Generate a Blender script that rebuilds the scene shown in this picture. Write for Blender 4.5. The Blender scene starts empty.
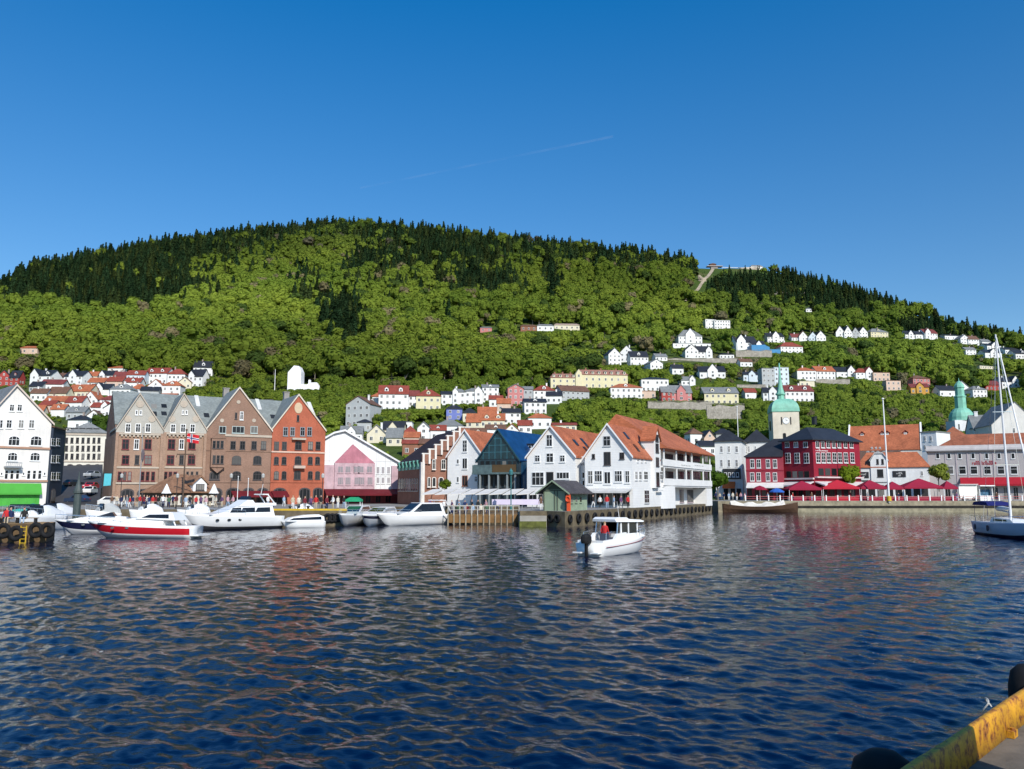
import bpy, bmesh, math, random
import numpy as np
from mathutils import Vector, Matrix
from mathutils.bvhtree import BVHTree
random.seed(7); RNG = np.random.default_rng(7)
PI = math.pi
scene = bpy.context.scene
COL = scene.collection
# ------------------------------------------------------------------ camera numbers
F, CX, CY, CAMZ = 800.0, 512.0, 384.5, 4.0
HORIZON = 492.0
PITCH = math.atan((HORIZON - CY) / F)
CP, SP = math.cos(PITCH), math.sin(PITCH)
def ray(u, v):
    xc = (u - CX) / F; yc = (CY - v) / F
    return Vector((xc, CP - yc * SP, SP + yc * CP))
def se(u, v):
    d = ray(u, v); return d.x / d.y, d.z / d.y
def P(u, v, Y):
    s, e = se(u, v); return Vector((s * Y, Y, CAMZ + e * Y))
def PZ(u, v, z):
    s, e = se(u, v); Y = (z - CAMZ) / e; return Vector((s * Y, Y, z))
def proj(x, y, z):
    """numpy friendly: world -> pixel"""
    dz = z - CAMZ
    yc = -y * SP + dz * CP; zc = y * CP + dz * SP
    return CX + F * x / zc, CY - F * yc / zc
# ------------------------------------------------------------------ objects
def tag(o, label=None, cat=None, group=None, kind=None):
    if label: o['label'] = label
    if cat: o['category'] = cat
    if group: o['group'] = group
    if kind: o['kind'] = kind
    return o
def thing(name, label, cat, loc=(0, 0, 0), rz=0.0, group=None):
    o = bpy.data.objects.new(name, None); COL.objects.link(o)
    o.location = loc; o.rotation_euler = (0, 0, rz); o.empty_display_size = .5
    return tag(o, label, cat, group)
def link(name, me, parent=None, loc=(0, 0, 0), rz=0.0, scale=None):
    o = bpy.data.objects.new(name, me); COL.objects.link(o)
    o.location = loc
    if rz: o.rotation_euler = (0, 0, rz)
    if scale is not None: o.scale = scale
    if parent is not None: o.parent = parent
    return o
class MB:
    def __init__(s): s.v = []; s.f = []; s.m = []
    def add(s, vs, fs, mi=0):
        b = len(s.v); s.v.extend([tuple(p) for p in vs])
        for f in fs: s.f.append(tuple(b + i for i in f)); s.m.append(mi)
        return s
    def box(s, x0, y0, z0, x1, y1, z1, mi=0):
        vs = [(x0,y0,z0),(x1,y0,z0),(x1,y1,z0),(x0,y1,z0),(x0,y0,z1),(x1,y0,z1),(x1,y1,z1),(x0,y1,z1)]
        return s.add(vs, [(0,3,2,1),(4,5,6,7),(0,1,5,4),(1,2,6,5),(2,3,7,6),(3,0,4,7)], mi)
    def pxz(s, pts, y0, y1, mi=0):
        n = len(pts)
        vs = [(x, y0, z) for x, z in pts] + [(x, y1, z) for x, z in pts]
        fs = [tuple(range(n)), tuple(range(2*n-1, n-1, -1))] + [(i, i+n, (i+1) % n + n, (i+1) % n) for i in range(n)]
        return s.add(vs, fs, mi)
    def pyz(s, pts, x0, x1, mi=0):
        n = len(pts)
        vs = [(x0, y, z) for y, z in pts] + [(x1, y, z) for y, z in pts]
        fs = [tuple(range(n-1, -1, -1)), tuple(range(n, 2*n))] + [(i, (i+1) % n, (i+1) % n + n, i+n) for i in range(n)]
        return s.add(vs, fs, mi)
    def pxy(s, pts, z0, z1, mi=0):
        n = len(pts)
        vs = [(x, y, z0) for x, y in pts] + [(x, y, z1) for x, y in pts]
        fs = [tuple(range(n-1, -1, -1)), tuple(range(n, 2*n))] + [(i, (i+1) % n, (i+1) % n + n, i+n) for i in range(n)]
        return s.add(vs, fs, mi)
    def tube(s, a, b, r0, r1=None, n=6, mi=0):
        r1 = r0 if r1 is None else r1
        a = Vector(a); b = Vector(b); d = (b - a).normalized()
        t = d.orthogonal().normalized(); w = d.cross(t)
        vs = []
        for p, r in ((a, r0), (b, r1)):
            for k in range(n):
                an = 2*PI*k/n; vs.append(p + t*(r*math.cos(an)) + w*(r*math.sin(an)))
        fs = [(k, (k+1) % n, (k+1) % n + n, k+n) for k in range(n)] + [tuple(range(n-1, -1, -1)), tuple(range(n, 2*n))]
        return s.add(vs, fs, mi)
    def path(s, pts, r, n=6, mi=0):
        for a, b in zip(pts[:-1], pts[1:]): s.tube(a, b, r, r, n, mi)
        return s
    def lathe(s, prof, c=(0, 0, 0), n=12, mi=0, ax='z', sx=1.0, sy=1.0, ph=0.0):
        vs = []
        for r, h in prof:
            for k in range(n):
                an = 2*PI*k/n + ph; p, q = r*math.cos(an)*sx, r*math.sin(an)*sy
                if ax == 'z': vs.append((c[0]+p, c[1]+q, c[2]+h))
                elif ax == 'y': vs.append((c[0]+p, c[1]+h, c[2]+q))
                else: vs.append((c[0]+h, c[1]+p, c[2]+q))
        m = len(prof)
        fs = [(i*n+k, i*n+(k+1) % n, (i+1)*n+(k+1) % n, (i+1)*n+k) for i in range(m-1) for k in range(n)]
        fs += [tuple(range(n-1, -1, -1)), tuple(range((m-1)*n, m*n))]
        return s.add(vs, fs, mi)
    def torus(s, c, R, r, ax='y', n=14, k=7, mi=0):
        vs = []
        for i in range(n):
            a = 2*PI*i/n
            for j in range(k):
                b = 2*PI*j/k; q = R + r*math.cos(b); h = r*math.sin(b)
                p = (q*math.cos(a), q*math.sin(a))
                vs.append({'y': (c[0]+p[0], c[1]+h, c[2]+p[1]), 'x': (c[0]+h, c[1]+p[0], c[2]+p[1]), 'z': (c[0]+p[0], c[1]+p[1], c[2]+h)}[ax])
        fs = [(i*k+j, ((i+1) % n)*k+j, ((i+1) % n)*k+(j+1) % k, i*k+(j+1) % k) for i in range(n) for j in range(k)]
        return s.add(vs, fs, mi)
    def loft(s, rings, mi=0, closed=True, caps=True):
        n = len(rings[0]); vs = [p for r in rings for p in r]; fs = []
        for i in range(len(rings)-1):
            for k in range(n if closed else n-1):
                fs.append((i*n+k, i*n+(k+1) % n, (i+1)*n+(k+1) % n, (i+1)*n+k))
        if caps:
            fs += [tuple(range(n-1, -1, -1)), tuple(range((len(rings)-1)*n, len(rings)*n))]
        return s.add(vs, fs, mi)
    def slab(s, quad, t, mi=0):
        """a flat polygon with thickness t straight down"""
        n = len(quad); vs = [Vector(p) for p in quad] + [Vector(p) - Vector((0, 0, t)) for p in quad]
        fs = [tuple(range(n)), tuple(range(2*n-1, n-1, -1))] + [(i, i+n, (i+1) % n + n, (i+1) % n) for i in range(n)]
        return s.add(vs, fs, mi)
    def mesh(s, name, mats, smooth=False, recalc=True):
        me = bpy.data.meshes.new(name); me.from_pydata(s.v, [], s.f)
        for m in (mats if isinstance(mats, (list, tuple)) else [mats]): me.materials.append(m)
        me.polygons.foreach_set('material_index', s.m)
        if recalc:
            bm = bmesh.new(); bm.from_mesh(me); bmesh.ops.recalc_face_normals(bm, faces=bm.faces); bm.to_mesh(me); bm.free()
        if smooth: me.polygons.foreach_set('use_smooth', [True]*len(me.polygons))
        me.update(); return me
    def build(s, name, mats, parent=None, loc=(0, 0, 0), rz=0.0, smooth=False):
        return link(name, s.mesh(name, mats, smooth), parent, loc, rz)
# ------------------------------------------------------------------ materials
def lin(c):
    if isinstance(c, str):
        c = c.lstrip('#'); c = [int(c[i:i+2], 16)/255 for i in (0, 2, 4)]
        return tuple(x/12.92 if x <= .04045 else ((x+.055)/1.055)**2.4 for x in c)
    return tuple(c)
_M = {}
def node_mat(name):
    m = bpy.data.materials.new(name); m.use_nodes = True
    nt = m.node_tree; nt.nodes.clear()
    out = nt.nodes.new('ShaderNodeOutputMaterial'); b = nt.nodes.new('ShaderNodeBsdfPrincipled')
    nt.links.new(b.outputs[0], out.inputs[0])
    return m, nt, b
def N(nt, t, **kw):
    n = nt.nodes.new(t)
    for k, v in kw.items():
        if k.startswith('i_'): n.inputs[k[2:].replace('_', ' ')].default_value = v
        else: setattr(n, k, v)
    return n
def mat(c, rough=.75, style='plain', var=.16, scale=.6, metal=0.0, bump=.15):
    """c: albedo as '#srgb' or linear tuple; style chooses the procedural surface"""
    key = (c, rough, style, var, scale, metal)
    if key in _M: return _M[key]
    col = lin(c); m, nt, b = node_mat(f'{style}_{len(_M)}'); L = nt.links.new
    tc = N(nt, 'ShaderNodeTexCoord'); 
    no = N(nt, 'ShaderNodeTexNoise', i_Scale=scale, i_Detail=5.0, i_Roughness=.65); L(tc.outputs['Object'], no.inputs['Vector'])
    ramp = N(nt, 'ShaderNodeValToRGB')
    ramp.color_ramp.elements[0].position = .3; ramp.color_ramp.elements[1].position = .72
    ramp.color_ramp.elements[0].color = (*[x*(1-var) for x in col], 1)
    ramp.color_ramp.elements[1].color = (*[min(1, x*(1+var*.6)) for x in col], 1)
    L(no.outputs['Fac'], ramp.inputs['Fac'])
    colout = ramp.outputs['Color']; hgt = None
    if style in ('clap', 'tile', 'slate', 'brick', 'stone', 'plank', 'streak'):
        mp = N(nt, 'ShaderNodeMapping'); L(tc.outputs['Object'], mp.inputs['Vector'])
        if style in ('clap', 'plank'):
            w = N(nt, 'ShaderNodeTexWave', wave_type='BANDS', bands_direction='Z' if style == 'clap' else 'X', wave_profile='SAW')
            w.inputs['Scale'].default_value = 1.3; w.inputs['Distortion'].default_value = .4; L(mp.outputs[0], w.inputs['Vector']); hgt = w.outputs['Fac']; amt = .12
        elif style == 'tile':
            w = N(nt, 'ShaderNodeTexNoise', i_Scale=1.0, i_Detail=3.0); mp.inputs['Scale'].default_value = (2.2, 2.2, 6.0); L(mp.outputs[0], w.inputs['Vector']); hgt = w.outputs['Fac']; amt = .62
        elif style == 'slate':
            w = N(nt, 'ShaderNodeTexVoronoi', i_Scale=2.2); mp.inputs['Scale'].default_value = (1, 1, 2.0); L(mp.outputs[0], w.inputs['Vector']); hgt = w.outputs['Distance']; amt = .4
        elif style == 'brick':
            w = N(nt, 'ShaderNodeTexNoise', i_Scale=1.0, i_Detail=4.0, i_Roughness=.8); mp.inputs['Scale'].default_value = (3.0, 3.0, 9.0); L(mp.outputs[0], w.inputs['Vector']); hgt = w.outputs['Fac']; amt = .65
        elif style == 'streak':
            w = N(nt, 'ShaderNodeTexNoise', i_Scale=1.0, i_Detail=5.0); mp.inputs['Scale'].default_value = (2.5, 2.5, .22); L(mp.outputs[0], w.inputs['Vector']); hgt = w.outputs['Fac']; amt = .13
        else:
            w = N(nt, 'ShaderNodeTexVoronoi', i_Scale=1.5); L(mp.outputs[0], w.inputs['Vector']); hgt = w.outputs['Distance']; amt = .45
        mr = N(nt, 'ShaderNodeMapRange'); mr.inputs['From Min'].default_value = .25 if style in ('tile', 'brick', 'streak') else 0; mr.inputs['From Max'].default_value = .75 if style in ('tile', 'brick', 'streak') else 1
        mr.inputs['To Min'].default_value = 1-amt*.6; mr.inputs['To Max'].default_value = 1+amt*.4; L(hgt, mr.inputs['Value'])
        mx = N(nt, 'ShaderNodeVectorMath', operation='SCALE'); L(colout, mx.inputs[0]); L(mr.outputs[0], mx.inputs['Scale']); colout = mx.outputs[0]
    L(colout, b.inputs['Base Color'])
    bp = N(nt, 'ShaderNodeBump', i_Strength=bump, i_Distance=.05); L(hgt or no.outputs['Fac'], bp.inputs['Height']); L(bp.outputs[0], b.inputs['Normal'])
    b.inputs['Roughness'].default_value = rough; b.inputs['Metallic'].default_value = metal
    if rough > .6: b.inputs['Specular IOR Level'].default_value = .25
    _M[key] = m; return m
def glass_mat():
    m, nt, b = node_mat('window_glass'); L = nt.links.new
    oi = N(nt, 'ShaderNodeObjectInfo'); r = N(nt, 'ShaderNodeValToRGB'); L(oi.outputs['Random'], r.inputs[0])
    e = r.color_ramp.elements; e[0].color = (.010, .012, .015, 1); e[1].color = (.028, .031, .035, 1); e[1].position = .8
    x = e.new(.965); x.color = (.22, .21, .19, 1)
    L(r.outputs[0], b.inputs['Base Color']); b.inputs['Roughness'].default_value = .12; b.inputs['Specular IOR Level'].default_value = .14
    tc = N(nt, 'ShaderNodeTexCoord'); n = N(nt, 'ShaderNodeTexNoise', i_Scale=.9); L(tc.outputs['Object'], n.inputs['Vector'])
    bp = N(nt, 'ShaderNodeBump', i_Strength=.06, i_Distance=.1); L(n.outputs['Fac'], bp.inputs['Height']); L(bp.outputs[0], b.inputs['Normal'])
    return m
GLASS = glass_mat()
WHITE = mat((.80, .79, .76), .6, 'clap', .10, .35)
WHITEP = mat((.78, .77, .74), .7, 'streak', .10, .3)
TRIM = mat((.80, .80, .78), .5, 'plain', .06)
ORANGE = mat((.43, .135, .062), .7, 'tile', .34, .35)
ORANGE2 = mat((.36, .125, .065), .7, 'tile', .36, .35)
REDROOF = mat((.27, .06, .04), .7, 'tile', .3, .5)
BROWNROOF = mat((.17, .09, .06), .7, 'tile', .3, .5)
BLACKROOF = mat((.022, .024, .030), .55, 'slate', .3, .6)
GREYROOF = mat((.20, .21, .21), .7, 'slate', .25, .5)
SLATE = mat((.22, .245, .235), .7, 'slate', .22, .4)
COPPER = mat((.20, .48, .36), .6, 'streak', .25, .5)
STEEL = mat((.35, .36, .37), .4, 'plain', .15, 2, .6)
DARK = mat((.02, .02, .022), .5, 'plain', .3, 2)
BLACKRUB = mat((.012, .012, .013), .75, 'plain', .4, 4)
# ------------------------------------------------------------------ generic parts
_wc = {}
def win_mesh(w, h, nx, ny, fm, arch, t):
    key = (round(w, 2), round(h, 2), nx, ny, fm.name, arch, t)
    if key in _wc: return _wc[key]
    a, b = MB(), MB(); hw = w/2
    def outline(i):
        x = hw - i; zt = h - i
        if arch:
            r = x; zc = max(i + .05, zt - r*.6)
            pts = [(-x, i), (x, i)]
            for k in range(7):
                an = PI*k/6; pts.append((x*math.cos(an), zc + (zt-zc)*math.sin(an)))
            return pts
        return [(-x, i), (x, i), (x, zt), (-x, zt)]
    a.pxz(outline(0), -.06, .02); b.pxz(outline(t), -.075, -.055)
    mt = max(.05, t*.55)
    for k in range(1, nx):
        x = -hw + w*k/nx; a.box(x-mt/2, -.095, t*.5, x+mt/2, -.058, h - (w*.12 if arch else t*.5))
    for k in range(1, ny):
        z = h*k/ny if ny > 2 else h*.62
        a.box(-hw+t*.5, -.093, z-mt/2, hw-t*.5, -.058, z+mt/2)
    a.box(-hw-.06, -.14, -.10, hw+.06, .02, -.005)
    r = (a.mesh('window', fm), b.mesh('pane', GLASS)); _wc[key] = r; return r
def window(parent, x, y, z, w, h, rz=0.0, nx=2, ny=2, fm=None, arch=False, t=.10, name='window'):
    fm = fm or TRIM
    f, p = win_mesh(w, h, nx, ny, fm, arch, t)
    o = link(name, f, parent, (x, y, z), rz); link('pane', p, o); return o
def wall_mesh(w, d, h, rh, roof, wm, z0=0.0, cx=True):
    b = MB(); x0, x1 = (-w/2, w/2) if cx else (0, w)
    if roof == 'gy': b.pxz([(x0, z0), (x1, z0), (x1, h), ((x0+x1)/2, h+rh), (x0, h)], 0, d)
    elif roof == 'gx': b.pyz([(0, z0), (d, z0), (d, h), (d/2, h+rh), (0, h)], x0, x1)
    else: b.box(x0, 0, z0, x1, d, h)
    return b.mesh('wall', wm)
def roof_mb(w, d, h, rh, roof, oh=.35, th=.22, cx=True, hipf=.5):
    b = MB(); x0, x1 = (-w/2, w/2) if cx else (0, w); xc = (x0+x1)/2
    if roof == 'gy':
        k = rh/(w/2)
        for sg, xe in ((-1, x0-oh), (1, x1+oh)):
            ze = h - oh*k + .03
            pts = [(xe, ze), (xc, h+rh+.03), (xc, h+rh+.03+th*1.2), (xe, ze+th)]
            b.pxz(pts, -oh, d+oh)
    elif roof == 'gx':
        k = rh/(d/2)
        for ye in (-oh, d+oh):
            ze = h - oh*k + .03
            b.pyz([(ye, ze), (d/2, h+rh+.03), (d/2, h+rh+.03+th*1.2), (ye, ze+th)], x0-oh, x1+oh)
    elif roof == 'hip':
        e = min(w, d)*hipf; z0, z1, zr = h+.01, h+.01+th*.7, h+rh
        xa, xb, ya, yb = x0-oh, x1+oh, -oh, d+oh
        if w >= d: r0, r1 = (xa+e+oh*.5, (ya+yb)/2), (xb-e-oh*.5, (ya+yb)/2)
        else: r0, r1 = (xc, ya+e+oh*.5), (xc, yb-e-oh*.5)
        vs = [(xa,ya,z0),(xb,ya,z0),(xb,yb,z0),(xa,yb,z0),(xa,ya,z1),(xb,ya,z1),(xb,yb,z1),(xa,yb,z1),(*r0,zr),(*r1,zr)]
        fs = [(3,2,1,0),(0,1,5,4),(1,2,6,5),(2,3,7,6),(3,0,4,7)]
        fs += [(4,5,9,8),(5,6,9),(6,7,8,9),(7,4,8)] if w >= d else [(4,5,8),(5,6,9,8),(6,7,9),(7,4,8,9)]
        b.add(vs, fs)
    else:
        b.box(x0-oh*.5, -oh*.5, h+.01, x1+oh*.5, d+oh*.5, h+.01+th)
    return b
def dormer(parent, x, y, z, w, h, depth, wm, rm, kind='gable', nx=2):
    """dormer whose front stands at (x, y, z); a part with its window as sub-part"""
    b = MB(); hw = w/2; rh = w*.42
    if kind == 'gable':
        b.pxz([(-hw, 0), (hw, 0), (hw, h), (0, h+rh), (-hw, h)], 0, depth)
        for sg in (-1, 1): b.pxz([(sg*(hw+.18), h-.14), (0, h+rh+.03), (0, h+rh+.2), (sg*(hw+.18), h+.03)], -.2, depth, 1)
    else:
        b.box(-hw, 0, 0, hw, depth, h); b.box(-hw-.15, -.2, h+.004, hw+.15, depth, h+.2, 1)
    o = b.build('dormer', [wm, rm], parent, (x, y, z))
    ww = w*.62; f, p = win_mesh(ww, h*.72, nx, 1, TRIM, False, .08)
    link('window', f, o, (0, -.001, h*.2)); link('pane', p, o, (0, -.001, h*.2))
    return o
def ground_dark(): pass
# ================================================================== SETTING
# ---- camera, sun, sky
cam = bpy.data.cameras.new('camera'); cam.sensor_width = 36; cam.lens = 36*F/1024; cam.clip_start = .1; cam.clip_end = 60000
co = bpy.data.objects.new('camera', cam); COL.objects.link(co); co.location = (0, 0, CAMZ); co.rotation_euler = (PI/2 + PITCH, 0, 0); scene.camera = co
SUN_EL, SUN_AZ = math.radians(36), math.atan2(.40, -.917)          # azimuth from +Y towards +X
sl = bpy.data.lights.new('sun', 'SUN'); sl.energy = 4.8; sl.angle = math.radians(.5); sl.color = (1, .955, .88)
so = bpy.data.objects.new('sun', sl); COL.objects.link(so)
sd = Vector((math.cos(SUN_EL)*math.sin(SUN_AZ), math.cos(SUN_EL)*math.cos(SUN_AZ), math.sin(SUN_EL)))
so.rotation_euler = sd.to_track_quat('Z', 'Y').to_euler(); so.location = sd*200
w = bpy.data.worlds.new('World'); scene.world = w; w.use_nodes = True; nt = w.node_tree
bg = nt.nodes['Background']; sky = nt.nodes.new('ShaderNodeTexSky'); sky.sky_type = 'NISHITA'; sky.sun_disc = False
sky.sun_elevation = SUN_EL; sky.sun_rotation = SUN_AZ; sky.altitude = 0; sky.air_density = 1.0; sky.dust_density = .25; sky.ozone_density = 4.0
hs = nt.nodes.new('ShaderNodeHueSaturation'); hs.inputs['Hue'].default_value = .499
wtc = nt.nodes.new('ShaderNodeTexCoord'); wsx = nt.nodes.new('ShaderNodeSeparateXYZ'); wmr = nt.nodes.new('ShaderNodeMapRange'); nt.links.new(wtc.outputs['Generated'], wsx.inputs[0]); nt.links.new(wsx.outputs['Z'], wmr.inputs['Value'])
wmr.inputs['From Min'].default_value = .12; wmr.inputs['From Max'].default_value = .55; wmr.inputs['To Min'].default_value = 1.2; wmr.inputs['To Max'].default_value = 1.36; nt.links.new(wmr.outputs[0], hs.inputs['Saturation'])
wmv = nt.nodes.new('ShaderNodeMapRange'); nt.links.new(wsx.outputs['Z'], wmv.inputs['Value']); wmv.inputs['From Min'].default_value = .2; wmv.inputs['From Max'].default_value = .62; wmv.inputs['To Min'].default_value = .88; wmv.inputs['To Max'].default_value = 1.16; nt.links.new(wmv.outputs[0], hs.inputs['Value'])
nt.links.new(sky.outputs[0], hs.inputs['Color']); nt.links.new(hs.outputs[0], bg.inputs['Color']); bg.inputs['Strength'].default_value = .148
scene.view_settings.view_transform = 'Standard'; scene.view_settings.look = 'None'; scene.view_settings.gamma = 1; scene.view_settings.exposure = 0
scene.cycles.max_bounces = 6; scene.cycles.diffuse_bounces = 2; scene.cycles.glossy_bounces = 3; scene.cycles.transparent_max_bounces = 8
scene.cycles.use_adaptive_sampling = True; scene.cycles.adaptive_threshold = .015
# ---- terrain
_tv = [(150,511.0),(185,502.0),(215,484.0),(250,459.0),(300,434.0),(370,408.0),(450,382.0),(540,357.0),(640,331.0),(750,305.0),(870,280.0),(1000,254.0),(1130,228.0),(1280,200.0),(1500,170.0)]
_TY = np.array([a for a, b in _tv], float); _TE = np.array([(HORIZON-b)/F for a, b in _tv])
_sky = [(-500,420),(-250,330),(-80,305),(0,290),(30,272),(60,268),(100,259),(150,250),(200,243),(250,236),(300,233),(345,228),(400,232),(450,237),(500,244),(550,249),(600,254),(650,260),(690,268),(705,268.5),(735,268),(763,269),(800,279),(850,292),(900,307),(920,316),(960,330),(1000,338),(1024,342),(1200,385),(1500,430)]
_SS = np.array([se(u, v)[0] for u, v in _sky]); _SE = np.array([se(u, v)[1] for u, v in _sky])
def terr(x, y):
    x = np.asarray(x, float); y = np.asarray(y, float); yy = np.maximum(y, 1.0); s = x/yy
    t = np.clip((s-.17)/.45, 0, 1); k = 1 + .16*t*t*(3-2*t)
    kk = 1 + (k-1)*np.clip((yy-260)/200, 0, 1)
    e = np.interp(yy/kk, _TY, _TE)
    es = np.interp(s, _SS, _SE)
    Ys = np.interp(es, _TE, _TY)*k
    e2 = es - np.maximum(yy-Ys, 0)*.00035
    over = yy > Ys
    e = np.where(over, e2, np.minimum(e, es))
    z = CAMZ + e*yy
    amp = np.clip((yy-320)/400, 0, 1)*np.clip((Ys-yy)/120, 0, 1)
    z = z + amp*(5*np.sin(x*.021+1.3)*np.cos(yy*.017+.6) + 3*np.sin(x*.047+yy*.031))
    z = np.where(yy < 174, -3.0, z)
    return z
def hit(u, v):
    s, e = se(u, v); lo = 185.0; Y = lo; step = 2.0
    while Y < 1600:
        if float(terr(s*Y, Y)) > CAMZ + e*Y: break
        Y += step
    a, b = Y-step, Y
    for _ in range(12):
        m = (a+b)/2
        if float(terr(s*m, m)) > CAMZ + e*m: b = m
        else: a = m
    return Vector((s*b, b, CAMZ + e*b))
ss = np.linspace(-1.15, 1.15, 260); ys = np.concatenate([np.linspace(150, 460, 156), np.linspace(466, 1500, 170)])
S, Yg = np.meshgrid(ss, ys); X = S*Yg; Z = terr(X, Yg)
Z[0, :] = -3.0
co_ = np.stack([X, Yg, Z], -1).reshape(-1, 3); nx_, ny_ = len(ss), len(ys)
idx = (np.arange(ny_-1)[:, None]*nx_ + np.arange(nx_-1)[None, :]).ravel()
quads = np.stack([idx, idx+1, idx+1+nx_, idx+nx_], -1)
def np_mesh(name, verts, quads, mats, smooth=True):
    me = bpy.data.meshes.new(name); nv, nq = len(verts), len(quads)
    me.vertices.add(nv); me.vertices.foreach_set('co', np.ascontiguousarray(verts, np.float32).ravel())
    me.loops.add(nq*4); me.loops.foreach_set('vertex_index', np.ascontiguousarray(quads, np.int32).ravel())
    me.polygons.add(nq); me.polygons.foreach_set('loop_start', np.arange(0, nq*4, 4, dtype=np.int32)); me.polygons.foreach_set('loop_total', np.full(nq, 4, np.int32))
    if smooth: me.polygons.foreach_set('use_smooth', np.ones(nq, bool))
    for m in mats: me.materials.append(m)
    me.update(calc_edges=True); return me
def ground_mat():
    m, nt, b = node_mat('hillside_ground'); L = nt.links.new
    tc = N(nt, 'ShaderNodeTexCoord'); n1 = N(nt, 'ShaderNodeTexNoise', i_Scale=.03, i_Detail=6.0, i_Roughness=.6); n2 = N(nt, 'ShaderNodeTexNoise', i_Scale=.35, i_Detail=6.0, i_Roughness=.7)
    L(tc.outputs['Object'], n1.inputs['Vector']); L(tc.outputs['Object'], n2.inputs['Vector'])
    r1 = N(nt, 'ShaderNodeValToRGB'); L(n1.outputs['Fac'], r1.inputs[0]); e = r1.color_ramp.elements
    e[0].position = .32; e[0].color = (.045, .075, .016, 1); e[1].position = .7; e[1].color = (.11, .105, .045, 1); x = e.new(.5); x.color = (.06, .095, .018, 1)
    r2 = N(nt, 'ShaderNodeMapRange'); r2.inputs['From Min'].default_value = .3; r2.inputs['From Max'].default_value = .7; r2.inputs['To Min'].default_value = .55; r2.inputs['To Max'].default_value = 1.3; L(n2.outputs['Fac'], r2.inputs[0])
    mx = N(nt, 'ShaderNodeVectorMath', operation='SCALE'); L(r1.outputs[0], mx.inputs[0]); L(r2.outputs[0], mx.inputs['Scale'])
    L(mx.outputs[0], b.inputs['Base Color']); b.inputs['Roughness'].default_value = .95; b.inputs['Specular IOR Level'].default_value = .1
    bp = N(nt, 'ShaderNodeBump', i_Strength=.8, i_Distance=.8); L(n2.outputs['Fac'], bp.inputs['Height']); L(bp.outputs[0], b.inputs['Normal'])
    return m
hill_me = np_mesh('hillside', co_, quads, [ground_mat()]); hill = link('hillside_terrain', hill_me); tag(hill, kind='structure')
# ---- water: real wavelets near the camera, bumped ripples everywhere
def water_mat():
    m, nt, b = node_mat('harbour_water'); L = nt.links.new
    tc = N(nt, 'ShaderNodeTexCoord'); 
    n1 = N(nt, 'ShaderNodeTexNoise', i_Scale=3.6, i_Detail=5.0, i_Roughness=.6); mp = N(nt, 'ShaderNodeMapping'); mp.inputs['Scale'].default_value = (.75, 1.0, 1.0); mp.inputs['Rotation'].default_value = (0, 0, .35)
    L(tc.outputs['Object'], mp.inputs['Vector']); L(mp.outputs[0], n1.inputs['Vector'])
    n2 = N(nt, 'ShaderNodeTexNoise', i_Scale=.06, i_Detail=2.0); L(tc.outputs['Object'], n2.inputs['Vector'])
    mr = N(nt, 'ShaderNodeMapRange'); mr.inputs['From Min'].default_value = .35; mr.inputs['From Max'].default_value = .65; mr.inputs['To Min'].default_value = .6; mr.inputs['To Max'].default_value = 1.2; L(n2.outputs['Fac'], mr.inputs[0])
    mu = N(nt, 'ShaderNodeMath', operation='MULTIPLY'); L(n1.outputs['Fac'], mu.inputs[0]); L(mr.outputs[0], mu.inputs[1])
    bp = N(nt, 'ShaderNodeBump', i_Strength=.5, i_Distance=.04); L(mu.outputs[0], bp.inputs['Height'])
    n3 = N(nt, 'ShaderNodeTexNoise', i_Scale=.62, i_Detail=3.0, i_Roughness=.5); mp3 = N(nt, 'ShaderNodeMapping'); mp3.inputs['Scale'].default_value = (.6, 1.25, 1.0); mp3.inputs['Rotation'].default_value = (0, 0, .2); L(tc.outputs['Object'], mp3.inputs['Vector']); L(mp3.outputs[0], n3.inputs['Vector'])
    bp3 = N(nt, 'ShaderNodeBump', i_Strength=.5, i_Distance=.14); L(n3.outputs['Fac'], bp3.inputs['Height']); L(bp3.outputs[0], bp.inputs['Normal']); L(bp.outputs[0], b.inputs['Normal'])
    b.inputs['Base Color'].default_value = (.0003, .004, .026, 1); b.inputs['Roughness'].default_value = .025; b.inputs['IOR'].default_value = 1.333
    return m
WATER = water_mat()
yr = [2.2]
while yr[-1] < 182: yr.append(yr[-1]*(1 + .0042 + .00002*yr[-1]))
yr = np.array(yr); sr = np.linspace(-.86, .86, 620)
S, Yg = np.meshgrid(sr, yr); X = S*Yg; Zw = np.zeros_like(X)
wr = np.random.default_rng(11); rowstep = np.gradient(yr)[:, None]; colstep = (sr[1]-sr[0])*yr[:, None]
for i in range(46):
    lam = .24*(2.1/.24)**wr.random(); th = math.radians(205 + wr.normal(0, 34)) if i % 5 else wr.random()*2*PI
    kx, ky = math.cos(th)*2*PI/lam, math.sin(th)*2*PI/lam
    if abs(math.sin(th)) < .15: continue
    a = .0058*lam**.95*(.5+wr.random())
    fade = np.clip((lam*abs(math.sin(th))**-1/np.maximum(rowstep, 1e-6) - 2.5)/2.5, 0, 1)*np.clip((lam/np.maximum(abs(math.cos(th))*colstep, 1e-6) - 2.5)/2.5, 0, 1)
    ph = wr.random()*2*PI
    wob = .8*np.sin(X*.33+ph)+.8*np.sin(Yg*.27+ph*2)
    q = kx*X + ky*Yg + ph + wob
    Zw += a*fade*(np.sin(q) + .25*np.sin(2*q+.6))
co_ = np.stack([X, Yg, Zw], -1).reshape(-1, 3); nx_, ny_ = len(sr), len(yr)
idx = (np.arange(ny_-1)[:, None]*nx_ + np.arange(nx_-1)[None, :]).ravel()
wme = np_mesh('water', co_, np.stack([idx, idx+1, idx+1+nx_, idx+nx_], -1), [WATER]); wo = link('water', wme); tag(wo, kind='structure')
b = MB()   # the harbour beyond the strip of modelled wavelets
b.add([(-1500,-400,-.02),(1500,-400,-.02),(1500,2.2,-.02),(-1500,2.2,-.02)], [(0,1,2,3)])
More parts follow.
